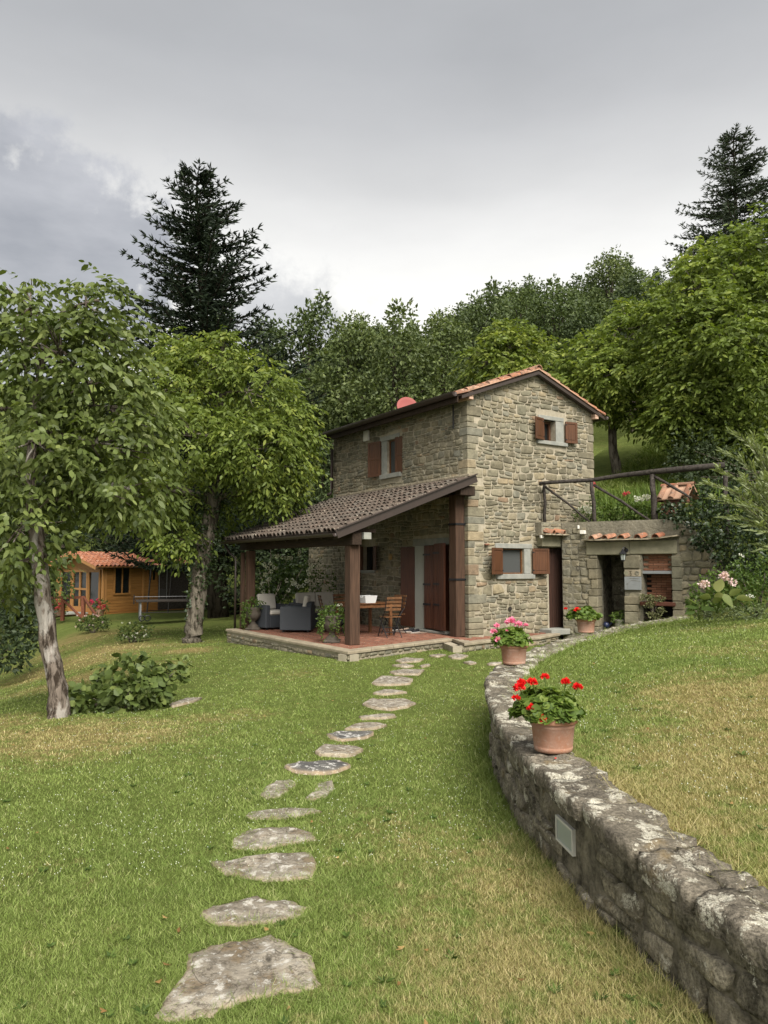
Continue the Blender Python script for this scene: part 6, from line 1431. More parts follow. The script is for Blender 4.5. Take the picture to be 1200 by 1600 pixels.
# table tennis table
tt_ = thing('table_tennis_table', 'dark outdoor table tennis table with net on the grass by the summer house', 'table', (-8.19, 28.20, -0.41), R(20))
part('table_top', 'rustic_log', tt_, -1.15, 1.3, -.7, .7, .70, .745, bev=.004)
m = MB()
for (x, y) in ((-1.0, -.6), (1.1, -.6), (-1.0, .6), (1.1, .6)): m.box(x - .03, x + .03, y - .03, y + .03, 0, .70)
m.build('leg', 'galvanised_metal', tt_); m = MB(); m.box(-.98, 1.08, -.56, -.53, .3, .33); m.box(-.98, 1.08, .53, .56, .3, .33); m.build('brace', 'dark_metal', tt_)
m = MB(); [m.tube([(x, 0, .746), (x, 0, .87)], .004, 3) for x in np.arange(-1.15, 1.25, .12)]; m.build('net', 'dark_metal', tt_); m = MB(); m.box(-1.2, 1.3, -.006, .006, .87, .885); m.build('net_tape', 'cloth_cord', tt_); m = MB(); m.box(-1.24, -1.2, -.03, .03, .6, .95); m.build('net_post', 'black_metal', tt_)
for (x, y) in ((-.95, -.72), (-.75, -.72), (1.1, -.7)):
    m = MB()
    for k in range(12): a, b = k * math.pi / 6, (k + 1) * math.pi / 6; m.tube([(x + .1 * math.cos(a), y, .12 + .1 * math.sin(a)), (x + .1 * math.cos(b), y, .12 + .1 * math.sin(b))], .022, 5)
    m.build('wheel', 'black_metal', tt_)
gs = thing('garden_swing', 'dark metal swing frame with hanging seat in front of the summer house', 'swing', (-9.27, 31.00, -0.34), R(15))
for i, x in enumerate((-.42, .42)): m = MB(); m.tube([(x - .15, 0, 0), (x, 0, 2.1)], .035, 6); m.build('post', 'dark_metal', gs)
m = MB(); m.tube([(-.6, 0, 2.1), (.9, 0, 2.15)], .035, 6); m.build('crossbar', 'dark_metal', gs)
m = MB(); [m.tube([(x, 0, 2.1), (x, 0, .6)], .01, 4) for x in (-.1, .2)]; m.build('chain', 'cloth_cord', gs); m = MB(); m.box(-.15, .25, -.12, .12, .55, .6); m.box(-.12, .22, .1, .14, .6, 1.0); m.build('seat', 'dark_metal', gs)
for i, (px_, lb) in enumerate((( (-11.66, 30.50, -0.41), 'red flowering pot plant beside the summer house step'), ( (-13.75, 31.50, -0.48), 'red flowering pot plant left of the summer house door'))):
    t = thing('red_flower_plant', lb, 'plant', px_); V, F, q = puff((0, 0, .38), (.36, .3, .3), 260, .12, .06); np_mesh('foliage', V, F, 'shrub_leaf', q, t); flower_stuff('flowers', [(random.uniform(-.3, .3), random.uniform(-.3, .0), random.uniform(.3, .7)) for _ in range(14)], .07, 'crimson_petal', t)
    m = MB(); m.lathe([(0, 0), (.16, 0), (.22, .25), (.2, .25), (0, .22)], 14); m.build('pot', 'terracotta_pot', t)

# ------------------------------------------------------------------ trees and shrubs
def fronds(center, rad, m, L, W, nl=7, droop=.35, shell=.55, tb=.5, tv=.17, length=.30, tiltz=0., fine=False):
    """walnut-like fronds: nl leaflets on a drooping stalk, fronds spread through an ellipsoid"""
    u = rng.normal(size=(m, 3)); u /= np.linalg.norm(u, axis=1, keepdims=True)
    lump = 1 + .20 * np.sin(u[:, :1] * 4 + center[0] * 2) * np.cos(u[:, 1:2] * 5 + center[1]) + .14 * np.sin(u[:, 2:] * 8 + center[2])
    c = np.array(center) + u * lump * (shell + (1 - shell) * rng.random((m, 1)) ** .5) * np.array(rad)
    kp = gaps(c, min(rad)); c, u = c[kp], u[kp]; m = len(c)
    d = u + rng.normal(size=(m, 3)) * .5; d[:, 2] = d[:, 2] * .5 - droop + .2; d /= np.linalg.norm(d, axis=1, keepdims=True)
    t0 = np.clip(rng.normal(tb, tv, m) + .12 * u[:, 2] * 0, 0, 1); sdv = np.cross(d, [0, 0, 1.]) + 1e-6; sdv /= np.linalg.norm(sdv, axis=1, keepdims=True)
    out = []
    for k in range(nl):
        s = (k // 2 + .6) / (nl / 2) * length; sg = -1 if k % 2 else 1
        p = c + d * s; p[:, 2] -= s * s * 1.1
        if k == nl - 1: ld = d.copy()
        else: ld = d * .55 + sdv * sg * .8
        ld[:, 2] -= droop * .9; ld += rng.normal(size=(m, 3)) * .18
        out.append(leaves6(p, ld, np.full(m, L), np.full(m, W), np.clip(t0 + rng.normal(0, .1, m), 0, 1)) if fine else leaves(p, ld, np.full(m, L), np.full(m, W), np.clip(t0 + rng.normal(0, .1, m), 0, 1), .2))
    return join(out)
def limb(m, a, b, r0, r1, sag=.0, n=6, wob=.05):
    a, b = Vector(a), Vector(b); L = (b - a).length; pts = []; rr = []
    for i in range(n + 1):
        f = i / n; p = a.lerp(b, f); p.z += math.sin(f * math.pi) * sag * L
        if 0 < i < n: p += Vector((random.gauss(0, 1), random.gauss(0, 1), random.gauss(0, 1))) * wob * L * .3
        pts.append(p); rr.append(r0 + (r1 - r0) * f)
    m.tube(pts, rr, 7 if r0 > .03 else 5, wob=.06, caps=False)
def lobe_tree(name, label, base, trunk, lobes, leafm, barkm, L, W, dens=1., group=None, frond=True, cat='tree', twig=True, tb=.5, length=.30, ivy=None, fine=False, droop=.35):
    """base world position; trunk [(x,y,z,r)] and lobes [(x,y,z,rx,ry,rz,n)] in world coordinates"""
    t = thing(name, label, cat, base, group=group); B = Vector(base)
    m = MB(); pts = [Vector(p[:3]) - B for p in trunk]
    fine = []; fr_ = []
    for i in range(len(pts) - 1):
        for k in range(4): f = k / 4; fine.append(pts[i].lerp(pts[i + 1], f) + Vector((random.gauss(0, .05), random.gauss(0, .05), 0)) * trunk[i][3]); fr_.append(trunk[i][3] + (trunk[i + 1][3] - trunk[i][3]) * f)
    fine.append(pts[-1]); fr_.append(trunk[-1][3]); m.tube(fine, fr_, 14, wob=.09); m.build('trunk', barkm, t, True)
    bm = MB(); lv = []
    for (x, y, z, rx, ry, rz, n) in lobes:
        c = Vector((x, y, z)) - B
        # nearest trunk point below the lobe
        cand = [q for q in fine if q.z < c.z + .2] or fine; j = min(cand, key=lambda q: (q - c).length + abs(c.z - q.z) * .2); k = fine.index(j)
        limb(bm, j, c, min(fr_[k] * .62, .11), .022, .06)
        if twig:
            for q in range(7):
                u = Vector((random.gauss(0, 1), random.gauss(0, 1), random.gauss(.1, 1))).normalized(); limb(bm, c.lerp(j, .25), c + Vector((u.x * rx, u.y * ry, u.z * rz)) * .85, .018, .005, .0, 4)
        lv.append(fronds(tuple(c), (rx, ry, rz), int(n * dens), L, W, tb=tb + random.uniform(-.08, .08), length=length, fine=fine, droop=droop) if frond else puff(tuple(c), (rx, ry, rz), int(n * dens), L, W, tb=tb + random.uniform(-.08, .08)))
    bm.build('branches', barkm, t, True)
    V, F, q = join(lv); np_mesh('crown', V, F, leafm, q, t)
    if ivy:
        P = []; 
        for (x, y, z, r, n) in ivy: P.append(puff((x - base[0], y - base[1], z - base[2]), (r, r, .32), n, .085, .07, .8, .3, shell=.7))
        V, F, q = join(P); np_mesh('ivy', V, F, 'ivy_leaf', q, t)
    return t
def LB(*a): return [(*p, r, r * .9, r * rz, n) for (p, r, rz, n) in a]
lobe_tree('walnut_tree', 'walnut tree with pale leaning trunk at the left edge of the lawn', (-3.95, 9.2, -.26),
    [(-3.97, 9.2, -.35, .145), (-3.99, 9.2, .1, .112), (-4.14, 9.20, 0.70)+(.102,), (-4.28, 9.20, 1.64)+(.095,), (-4.42, 9.20, 2.60)+(.075,), (-4.37, 9.20, 3.90)+(.05,), (-4.27, 9.20, 4.73)+(.02,)],
    LB(((-4.62, 9.20, 4.23), .70, .9, 230), ((-3.93, 9.00, 4.21), .60, .9, 200), ((-3.63, 9.20, 4.98), .27, 1.3, 70), ((-3.64, 9.40, 3.95), .66, .9, 220), ((-4.20, 8.90, 3.11), .72, .8, 230), ((-3.42, 9.20, 3.08), .60, .8, 190), ((-3.29, 9.50, 3.64), .48, .8, 120), ((-3.13, 9.10, 2.55), .40, .7, 110), ((-4.35, 8.80, 2.09), .62, .8, 190), ((-3.96, 9.40, 2.50), .44, .7, 120), ((-4.62, 9.30, 4.97), .36, 1.1, 90), ((-5.16, 9.20, 3.49), .9, 1., 240), ((-5.49, 9.40, 4.79), .8, 1., 180), ((-4.82, 9.30, 1.56), .5, .6, 100), ((-3.65, 9.50, 4.66), .4, 1., 100), ((-4.95, 9.80, 2.66), .7, .8, 150), ((-3.60, 9.70, 4.55), .3, 1.1, 60)),
    'walnut_leaf', 'pale_bark', .10, .052, length=.27, dens=1.15, fine=True, droop=.48)
lobe_tree('walnut_tree', 'rounded walnut tree with ivy covered trunk left of the porch', (-5.02, 19.64, -.36),
    [(-5.03, 19.64, -0.46)+(.27,), (-4.98, 19.64, 0.17)+(.23,), (-4.82, 19.64, 1.68)+(.22,), (-4.54, 19.70, 3.39)+(.2,), (-4.40, 19.70, 5.47)+(.14,), (-4.51, 19.70, 6.88)+(.06,)],
    LB(((-4.66, 19.60, 6.94), .85, .9, 200), ((-5.88, 19.40, 6.28), 1.0, .9, 240), ((-3.41, 19.40, 6.28), .95, .9, 230), ((-6.70, 19.40, 5.07), .9, .9, 200), ((-4.88, 18.60, 4.93), 1.25, .8, 320), ((-3.37, 18.80, 4.71), 1.15, .8, 280), ((-2.65, 19.50, 5.61), .68, .9, 140), ((-2.54, 19.40, 4.22), .68, .8, 140), ((-6.10, 19.20, 3.52), .95, .8, 210), ((-4.84, 20.60, 3.57), 1.1, .8, 180), ((-2.94, 19.30, 3.53), .70, .6, 140), ((-6.90, 19.60, 3.56), .75, .8, 150), ((-5.38, 19.40, 2.35), .62, .6, 110), ((-4.32, 19.60, 7.46), .42, 1., 80), ((-5.65, 19.70, 7.49), .45, 1., 90), ((-5.48, 20.80, 6.43), 1.3, 1., 200), ((-2.44, 19.90, 4.98), .55, .8, 90)),
    'bright_walnut_leaf', 'grey_bark', .13, .062, length=.38, dens=2.0, fine=True, droop=.5,
    ivy=[(*(-4.95, 19.60, 0.42), .25, 60), (*(-4.93, 19.60, 0.84), .28, 170), (*(-4.85, 19.60, 1.35), .30, 260), (*(-4.78, 19.60, 1.85), .34, 320), (*(-4.72, 19.60, 2.36), .40, 360), (*(-4.63, 19.60, 2.87), .44, 380), (*(-4.52, 19.60, 3.47), .46, 380), (*(-4.41, 19.60, 4.16), .46, 380), (*(-4.35, 19.60, 4.85), .42, 320), (*(-4.33, 19.60, 5.45), .34, 200)])
# conifers
def conifer(name, label, base, top, wid, leafm, nwh=26, clear=.18, dens=1., asc=.25, prof=1., L=.34, W=.07, group=None, seed=0, trunk_r=.42):
    t = thing(name, label, 'tree', base, group=group); rd = random.Random(seed); B = Vector(base); TP_ = Vector(top) - B; H = TP_.z
    m = MB(); m.tube([(0, 0, -.3), TP_ * .25, TP_ * .6, TP_ * .97], [trunk_r, trunk_r * .75, trunk_r * .4, .03], 12, wob=.05); m.build('trunk', 'dark_bark', t, True)
    bm = MB(); C = []; D = []; S = []
    for w in range(nwh):
        f = clear + (1 - clear) * (w + rd.uniform(-.3, .3)) / nwh; f = min(max(f, clear), .995); z = f * H; c0 = TP_ * f
        ln = wid * (1 - (f - clear) / (1 - clear)) ** prof + .25
        for k in range(8 if f < .85 else 6):
            a = rd.uniform(0, 6.28); l = ln * rd.uniform(.55, 1.12); pts = []
            up = asc * (.4 + f); n = max(4, int(l / .28))
            for i in range(n + 1):
                s = i / n; r_ = s * l; pts.append(c0 + Vector((math.cos(a) * r_, math.sin(a) * r_, r_ * up - .22 * math.sin(s * 2.2) * l * (1 - f) * 1.0 + .1 * s * s * l)))
            bm.tube(pts, [.035 * (1 - .8 * i / n) + .006 for i in range(n + 1)], 4, caps=False)
            for i in range(1, n + 1):
                p = pts[i]; dr = (pts[i] - pts[i - 1]).normalized(); sd_ = dr.cross(Vector((0, 0, 1))).normalized(); tl = (.22 + .34 * (1 - i / n)) * min(1, l / 2 + .3)
                for sg in (-1, 1):
                    dd = (dr * .7 + sd_ * sg * rd.uniform(.6, 1) + Vector((0, 0, rd.uniform(-.25, .1)))).normalized()
                    for q in range(max(2, int(tl / .10 * dens))): C.append(p + dd * (q * .1 / dens)); D.append(dd + Vector((rd.gauss(0, .35), rd.gauss(0, .35), rd.gauss(0, .3)))); S.append(1)
                for q in range(int(2 * dens)): C.append(p); D.append(dr + Vector((rd.gauss(0, .4), rd.gauss(0, .4), rd.gauss(0, .35)))); S.append(1)
    bm.build('branches', 'dark_bark', t); C = np.array([tuple(c) for c in C]); D = np.array([tuple(c) for c in D]); n = len(C)
    V, F, q = leaves(C, D, np.full(n, L), np.full(n, W), np.clip(rng.normal(.45, .25, n), 0, 1), .3); np_mesh('crown', V, F, leafm, q, t); return t
fb = (-6.76, 30.50, -0.31)
conifer('fir_tree', 'tall dark fir rising above the round walnut tree', fb, (-8.06, 30.50, 18.52), 5.6, 'fir_needle', 42, .12, 2.6, .26, .66, .25, .065, seed=3, trunk_r=.44)
rc = (22.62, 46.00, 29.75); conifer('larch_tree', 'tall feathery conifer against the sky at the upper right', (rc[0], rc[1], ground_z(rc[0], rc[1]) - .5), rc, 6.2, 'larch_needle', 36, .05, 1.6, .22, .75, .30, .075, seed=8, trunk_r=.3)
conifer('fir_tree', 'dark conifer behind the summer house roof', (-13.5, 42, -.6), (-13.3, 42, 9.5), 3.8, 'dark_leaf', 22, .06, 1.0, -.1, .8, .40, .10, seed=5)
conifer('fir_tree', 'dark conifer between the fir and the porch roof', (-4.6, 33, -.2), (-4.5, 33, 8.5), 3.2, 'dark_leaf', 20, .04, 1.0, -.1, .8, .38, .10, seed=6)
conifer('fir_tree', 'dark conifer at the left behind the walnut trees', (-18.5, 40, -.9), (-18.4, 40, 9.), 4.2, 'dark_leaf', 20, .04, 1.0, -.1, .8, .40, .10, seed=7)
# yellow-green walnuts on the right
g3 = ground_z(7.55, 24.0)
lobe_tree('walnut_tree', 'slim yellow green walnut tree on the grassy slope right of the house', (7.55, 24.0, g3 - .1),
    [(7.65, 24, g3 - .2, .17), (7.5, 24, g3 + .8, .14), (7.47, 24.00, 6.74)+(.13,), (7.29, 24.00, 8.03)+(.09,), (7.64, 24.00, 9.32)+(.04,)],
    LB(((6.12, 24.00, 7.81), .75, .7, 200), ((6.98, 24.00, 8.57), 1.0, .7, 260), ((8.16, 24.00, 9.11), 1.1, .8, 270), ((8.73, 23.60, 8.13), 1.15, .8, 280), ((6.94, 23.60, 7.08), .85, .6, 210), ((8.21, 23.40, 6.82), 1.0, .6, 230), ((5.75, 24.40, 7.70), .4, .6, 80), ((7.26, 22.90, 7.73), 1.0, .7, 250), ((9.64, 24.50, 9.70), 1.0, .8, 230), ((6.53, 24.40, 6.83), .5, .6, 110), ((8.32, 24.40, 10.11), .5, .8, 110), ((8.88, 23.00, 6.53), .8, .6, 160)),
    'yellow_green_leaf', 'grey_bark', .145, .072, dens=1.75, length=.36, tb=.55)
g4 = ground_z(10.2, 21.5)
lobe_tree('walnut_tree', 'largest yellow green walnut tree with spreading crown at the right edge', (10.2, 21.5, g4 - .1),
    [(10.3, 21.5, g4 - .3, .25), (10.25, 21.5, g4 + 1.2, .2), (9.83, 21.50, 6.97)+(.16,), (9.70, 21.50, 8.91)+(.1,), (10.52, 21.50, 10.47)+(.04,)],
    LB(((9.16, 21.50, 9.88), 1.0, .8, 260), ((10.38, 21.60, 10.51), 1.1, .8, 300), ((11.51, 21.50, 11.26), 1.1, .9, 280), ((11.06, 20.80, 9.05), 1.5, .8, 380), ((9.42, 20.50, 8.20), 1.4, .8, 380), ((8.66, 21.50, 8.91), .9, .8, 220), ((10.44, 20.30, 6.67), 1.4, .8, 360), ((9.14, 20.80, 6.61), 1.2, .7, 300), ((8.56, 21.60, 7.58), .9, .7, 210), ((12.43, 21.50, 10.47), 1.6, .9, 240), ((12.48, 21.50, 6.97), 1.6, .9, 240), ((9.83, 20.80, 5.32), .95, .6, 210), ((8.55, 21.20, 5.96), .9, .6, 200), ((10.47, 20.30, 5.05), .9, .5, 180), ((9.60, 22.00, 11.08), .45, .9, 70), ((9.78, 19.60, 7.55), 1.1, .6, 260), ((9.40, 21.50, 5.26), .8, .5, 140)),
    'yellow_green_leaf', 'grey_bark', .145, .072, dens=1.75, length=.36, tb=.48)
g5 = ground_z(4.9, 30)
lobe_tree('walnut_tree', 'bright yellow green tree standing out of the dark wood above the roof', (4.9, 30, g5), [(4.9, 30, g5 - .2, .18), (4.9, 30, g5 + 2, .14), (5.16, 30.00, 10.58)+(.05,)],
    LB(((5.03, 30.00, 10.31), 1.15, .8, 240), ((4.10, 30.00, 10.04), .85, .8, 150), ((6.04, 30.00, 10.58), .85, .8, 150), ((5.21, 29.60, 9.26), 1.0, .7, 200), ((4.83, 30.00, 11.20), .55, .9, 90), ((5.66, 30.20, 11.37), .5, .9, 70)), 'yellow_green_leaf', 'grey_bark', .20, .10, length=.4, tb=.65)
# ---- woodland behind: a few crowns, each tree an object of its own
def forest_proto(kind, seed):
    random.seed(seed); H = 9.; lv = []; m = MB(); m.tube([(0, 0, -.6), (.1, 0, H * .45), (.0, .1, H * .8)], [.22, .15, .05], 8, wob=.08, caps=False)
    for k in range(11):
        f = random.uniform(.32, .92); rr = (1.9 - abs(f - .55) * 2.2) * random.uniform(.8, 1.1); a = random.uniform(0, 6.28); d_ = random.uniform(.2, 1.) * (2.1 - abs(f - .5) * 3) ; d_ = max(d_, .15)
        c = (math.cos(a) * d_, math.sin(a) * d_, f * H); rr = max(rr, .7); lv.append(puff(c, (rr, rr, rr * .85), 520, .24, .13, .5, .1, tb=.45 + random.uniform(-.15, .15), shell=.5)); limb(m, (0, 0, f * H * .7), c, .06, .02)
    for k in range(5): lv.append(puff((random.uniform(-.7, .7), random.uniform(-.7, .7), H * random.uniform(.9, 1.03)), (.45, .45, .7), 70, .26, .14, .5, 0, tb=.5))
    V, F, q = join(lv); c = np_mesh('crown', V, F, kind, q); tr = m.build('trunk', 'dark_bark', None); return c, tr
protos = [('oak_leaf', *forest_proto('oak_leaf', 1)), ('oak_leaf', *forest_proto('oak_leaf', 2)), ('pale_oak_leaf', *forest_proto('pale_oak_leaf', 3)), ('deep_oak_leaf', *forest_proto('deep_oak_leaf', 4)), ('oak_leaf', *forest_proto('oak_leaf', 6)), ('pale_oak_leaf', *forest_proto('pale_oak_leaf', 7))]
LAB = {'oak_leaf': 'mid green broadleaf woodland tree on the hillside behind the house', 'pale_oak_leaf': 'paler grey green woodland tree on the hillside behind the house', 'deep_oak_leaf': 'darkest green woodland tree on the hillside behind the house'}
used_p = set(); random.seed(77)
def wood_tree(X, Y, pi, s, sz=None, z=None):
    k, c, tr = protos[pi]; r_ = X / Y; t = thing('woodland_tree', LAB[k].replace('on the hillside behind the house', ('low on the hillside' if Y < 47 else 'halfway up the hillside' if Y < 63 else 'near the ridge') + next(n for b, n in ((-.24, ' left of the tall fir'), (-.1, ' right of the tall fir'), (0, ' above the far end of the roof'), (.08, ' above the satellite dish'), (.16, ' left of the roof ridge'), (.26, ' right above the roof ridge'), (.36, ' right of the house'), (9, ' behind the largest walnut')) if r_ < b)), 'tree', (X, Y, ground_z(X, Y) if z is None else z), random.uniform(0, 6.28), 'woodland trees on the hillside'); t.scale = (s, s, sz or s)
    if pi not in used_p: used_p.add(pi); a, b = c, tr
    else: a, b = c.copy(), tr.copy(); COL.objects.link(a); COL.objects.link(b)
    a.parent = t; b.parent = t
for Y, step in ((34, 3.2), (39, 3.4), (45, 3.7), (51, 4.0), (58, 4.4), (66, 4.8), (75, 5.2), (85, 6.)):
    X = -.60 * Y + random.uniform(0, step)
    while X < .66 * Y:
        x = X + random.uniform(-1, 1); y = Y + random.uniform(-2.2, 2.2); r = x / y; X += step
        if Y < 44 and r < -.16: continue            # lawn and summer house
        if r > .24 and y < 40: continue             # grassy slope and walnuts
        
        s = (random.uniform(.60, .86) if Y < 50 else random.uniform(.70, .98)) * (.78 if r < -.04 else 1); pi = random.choices(range(6), (3, 3, 2.2 if Y < 60 else 1, 1.5 if Y < 50 else 2.5, 3, 2 if Y < 60 else .8))[0]
        wood_tree(x, y, pi, s, s * random.uniform(.85, 1.1))
for (X, Y, pi, s) in ((-9.5, 41.5, 3, .85), (-16, 45, 3, 1.1), (-21, 40, 3, 1.), (-24, 36, 4, .9), (-11, 46, 0, 1.1), (-6.6, 40, 3, .9), (-2.6, 31, 3, .62), (-1.5, 33, 2, .8), (.5, 31, 5, .8), (2.6, 32, 2, .72), (-3.8, 36, 0, .95), (12.5, 27, 3, .55), (14.5, 30, 3, .7), (10.5, 31, 3, .6), (17, 27, 3, .7), (15, 24, 0, .6), (9.4, 34, 3, .6), (12.4, 36, 3, .7)):
    wood_tree(X, Y, pi, s)
# ---- shrubs
def shrub(name, label, base, lobes, leafm, L, W, cat='shrub', flowers=None, fr=.04, fm='white_petal', droop=.2, stems=True, group=None, tb=.45):
    t = thing(name, label, cat, base, group=group); lv = []
    for (x, y, z, rx, ry, rz, n) in lobes: lv.append(puff((x - base[0], y - base[1], z - base[2]), (rx, ry, rz), n, L, W, .7, droop, tb=tb, shell=.35, fine=L > .1 and name == 'leafy_bush'))
    V, F, q = join(lv); np_mesh('foliage', V, F, leafm, q, t)
    if stems:
        m = MB(); [limb(m, (random.uniform(-.06, .06), random.uniform(-.06, .06), -.1), (l[0] - base[0], l[1] - base[1], l[2] - base[2]), .02, .006, 0, 4) for l in lobes for _ in range(2)]; m.build('stems', 'grey_bark', t)
    if flowers: flower_stuff('flowers', [(p[0] - base[0], p[1] - base[1], p[2] - base[2]) for p in flowers], fr, fm, t)
    return t
def SB(*a): return [(*p, r, r * .8, r * rz, n) for (p, r, rz, n) in a]
# the big leafy bush on the lawn with rounder leaves
shrub('leafy_bush', 'big loose leafy green bush on the lawn beside the leaning walnut', (-3.35, 9.7, -.2), SB(((-3.60, 9.60, -0.01), .30, .75, 190), ((-3.17, 9.40, 0.06), .34, .75, 230), ((-3.43, 9.80, 0.21), .30, .7, 170), ((-2.98, 9.70, 0.14), .28, .7, 130), ((-3.68, 9.40, -0.10), .20, .7, 90), ((-2.95, 9.50, -0.04), .25, .7, 120), ((-2.75, 9.80, 0.21), .18, .6, 36), ((-3.26, 9.90, 0.33), .18, .6, 45), ((-2.67, 9.90, 0.33), .10, .5, 12), ((-3.89, 9.60, 0.01), .12, .6, 20)), 'shrub_leaf', .105, .085)
shrub('flowering_bush', 'dark rounded bush with whitish blooms nearer the wooden railing', (-9.72, 25.00, -0.54), SB(((-9.72, 25.00, -0.28), .46, .62, 420), ((-10.04, 25.00, -0.35), .26, .7, 120), ((-9.44, 25.00, -0.31), .26, .7, 120)), 'shrub_leaf', .09, .05, flowers=[((-9.72, 25.00, -0.28)[0] + random.uniform(-.5, .5), 24.75 + random.uniform(-.1, .1), (-9.72, 25.00, -0.28)[2] + random.uniform(-.15, .32)) for _ in range(13)], fr=.035, fm='pale_pink_petal', tb=.25)
shrub('flowering_bush', 'dark rounded bush with pale blooms nearer the ivy covered trunk', (-6.89, 20.60, -0.43), SB(((-6.89, 20.60, -0.18), .42, .62, 420), ((-7.16, 20.60, -0.25), .25, .7, 120), ((-6.61, 20.60, -0.18), .24, .7, 120)), 'shrub_leaf', .08, .045, flowers=[((-6.89, 20.60, -0.18)[0] + random.uniform(-.45, .45), 20.35 + random.uniform(-.1, .1), (-6.89, 20.60, -0.18)[2] + random.uniform(-.15, .30)) for _ in range(14)], fr=.028, fm='white_petal', tb=.25)
shrub('dark_hedge_or_shade_fill', 'large very dark bush at the left edge below the walnut', (-10.2, 18.5, -1.0), SB(((-9.65, 19.00, 0.95), 1.0, .8, 900), ((-9.11, 19.00, 0.35), .7, .8, 500), ((-9.73, 18.00, -0.02), 1.2, .8, 700), ((-8.86, 17.60, -0.50), .6, .7, 350), ((-10.87, 20.00, 1.34), 1.2, .9, 500), ((-8.96, 18.50, -0.22), .5, .8, 250)), 'dark_leaf', .15, .08, tb=.3)
shrub('garden_bush', 'mid green bush behind the leaning trunk left of the summer house', (-13.6, 30.5, -.8), SB(((-13.28, 29.00, 1.72), 1.0, .9, 420), ((-14.29, 29.50, 2.24), 1.2, .9, 420), ((-12.87, 29.00, 0.85), .8, .8, 300), ((-14.52, 29.00, 1.48), 1.2, .9, 400)), 'shrub_leaf', .17, .10)
shrub('dark_hedge_or_shade_fill', 'dark foliage added to stand for the shade behind the terrace furniture', (-4.2, 27.2, -.2), SB(((-5.56, 28.00, 1.24), 1.0, 1.1, 500), ((-4.71, 28.00, 1.48), 1.1, 1.2, 500), ((-3.63, 28.00, 1.96), 1.2, 1.2, 500), ((-2.57, 27.00, 2.07), 1., 1.2, 400), ((-4.52, 29.00, 2.73), 1.2, 1., 400), ((-7.22, 31.00, 1.07), .9, 1., 300), ((-6.23, 30.00, 2.51), 1.2, 1., 400)), 'dark_leaf', .16, .09, tb=.3)  # dark leaf mass added to supply the darkness under the canopy here
wf = [(-3.04, 21.20, 1.89), (-3.10, 20.90, 1.58), (-3.30, 21.00, 1.55), (-3.17, 20.90, 1.46), (-3.34, 20.90, 1.38), (-2.88, 21.20, 1.86), (-2.65, 21.00, 1.84), (-2.38, 21.00, 1.91), (-2.13, 20.90, 1.46), (-2.06, 20.90, 1.53), (-2.44, 20.80, 1.10), (-2.38, 20.80, 1.03), (-2.49, 20.80, 1.14), (-2.14, 20.90, 1.20), (-3.42, 20.90, 1.11), (-3.33, 20.90, 1.19), (-3.23, 20.90, 1.24), (-2.73, 20.80, 1.21), (-1.81, 21.00, 1.82), (-2.10, 21.00, 1.53), (-3.37, 20.80, 0.89), (-3.13, 20.70, 0.53), (-2.67, 20.70, 0.94), (-3.46, 20.90, 1.01)]
wf = [(x * .965, y * .965, 1.6 + (z - 1.6) * .965) for x, y, z in wf]
shrub('white_rose_bush', 'large bush with white blooms behind the rattan furniture', (-2.6, 22, -.15), SB(((-3.13, 21.40, 0.99), .62, .95, 420), ((-2.50, 21.50, 1.32), .68, .9, 480), ((-1.88, 21.80, 1.04), .65, 1., 420), ((-2.98, 21.60, 1.54), .36, .8, 160), ((-3.43, 21.20, 0.69), .40, 1., 180), ((-2.38, 21.30, 0.69), .7, .8, 350)), 'garden_leaf', .085, .05, flowers=wf + [(p[0] + random.uniform(-.12, .12), p[1], p[2] + random.uniform(-.1, .1)) for p in wf[:14]], fr=.07, tb=.2)
# right side: ivy over the slope, bank shrubs, bed of flowers
shrub('ivy_bank', 'dense dark ivy hanging over the right end of the low wall', aw(3.6, .2, 2.0), SB(((6.64, 17.00, 2.85), .34, .6, 260), ((6.99, 16.60, 2.75), .58, .7, 620), ((7.28, 16.00, 2.50), .66, .8, 760), ((7.58, 15.50, 2.07), .66, .8, 760), ((7.84, 15.00, 1.79), .8, .8, 800), ((7.37, 15.80, 1.80), .40, .7, 330), ((7.56, 15.10, 1.47), .40, .6, 300), ((7.01, 16.20, 2.16), .30, .7, 240), ((7.60, 16.80, 3.28), .5, .7, 420), ((8.07, 16.30, 2.94), .8, .8, 700), ((8.48, 15.50, 2.74), .9, .9, 600)), 'ivy_leaf', .085, .075, stems=False, tb=.35)
shrub('dark_shrub', 'dark round shrub on the slope above the fence rail', aw(5.2, 3.3, 3.6), SB(((8.47, 20.00, 4.74), .72, .8, 650), ((8.03, 20.00, 4.38), .45, .8, 300), ((8.88, 19.60, 4.16), .80, .8, 650), ((8.28, 19.20, 3.94), .6, .6, 380)), 'dark_leaf', .10, .06, tb=.5)
shrub('dark_shrub', 'dark shrub under the biggest walnut at the right edge', aw(7.6, 3.8, 4.0), SB(((9.96, 20.00, 4.82), .9, .8, 500), ((10.65, 20.00, 4.47), 1.0, .9, 500), ((9.27, 19.00, 3.99), .6, .6, 300)), 'dark_leaf', .11, .06, tb=.5)
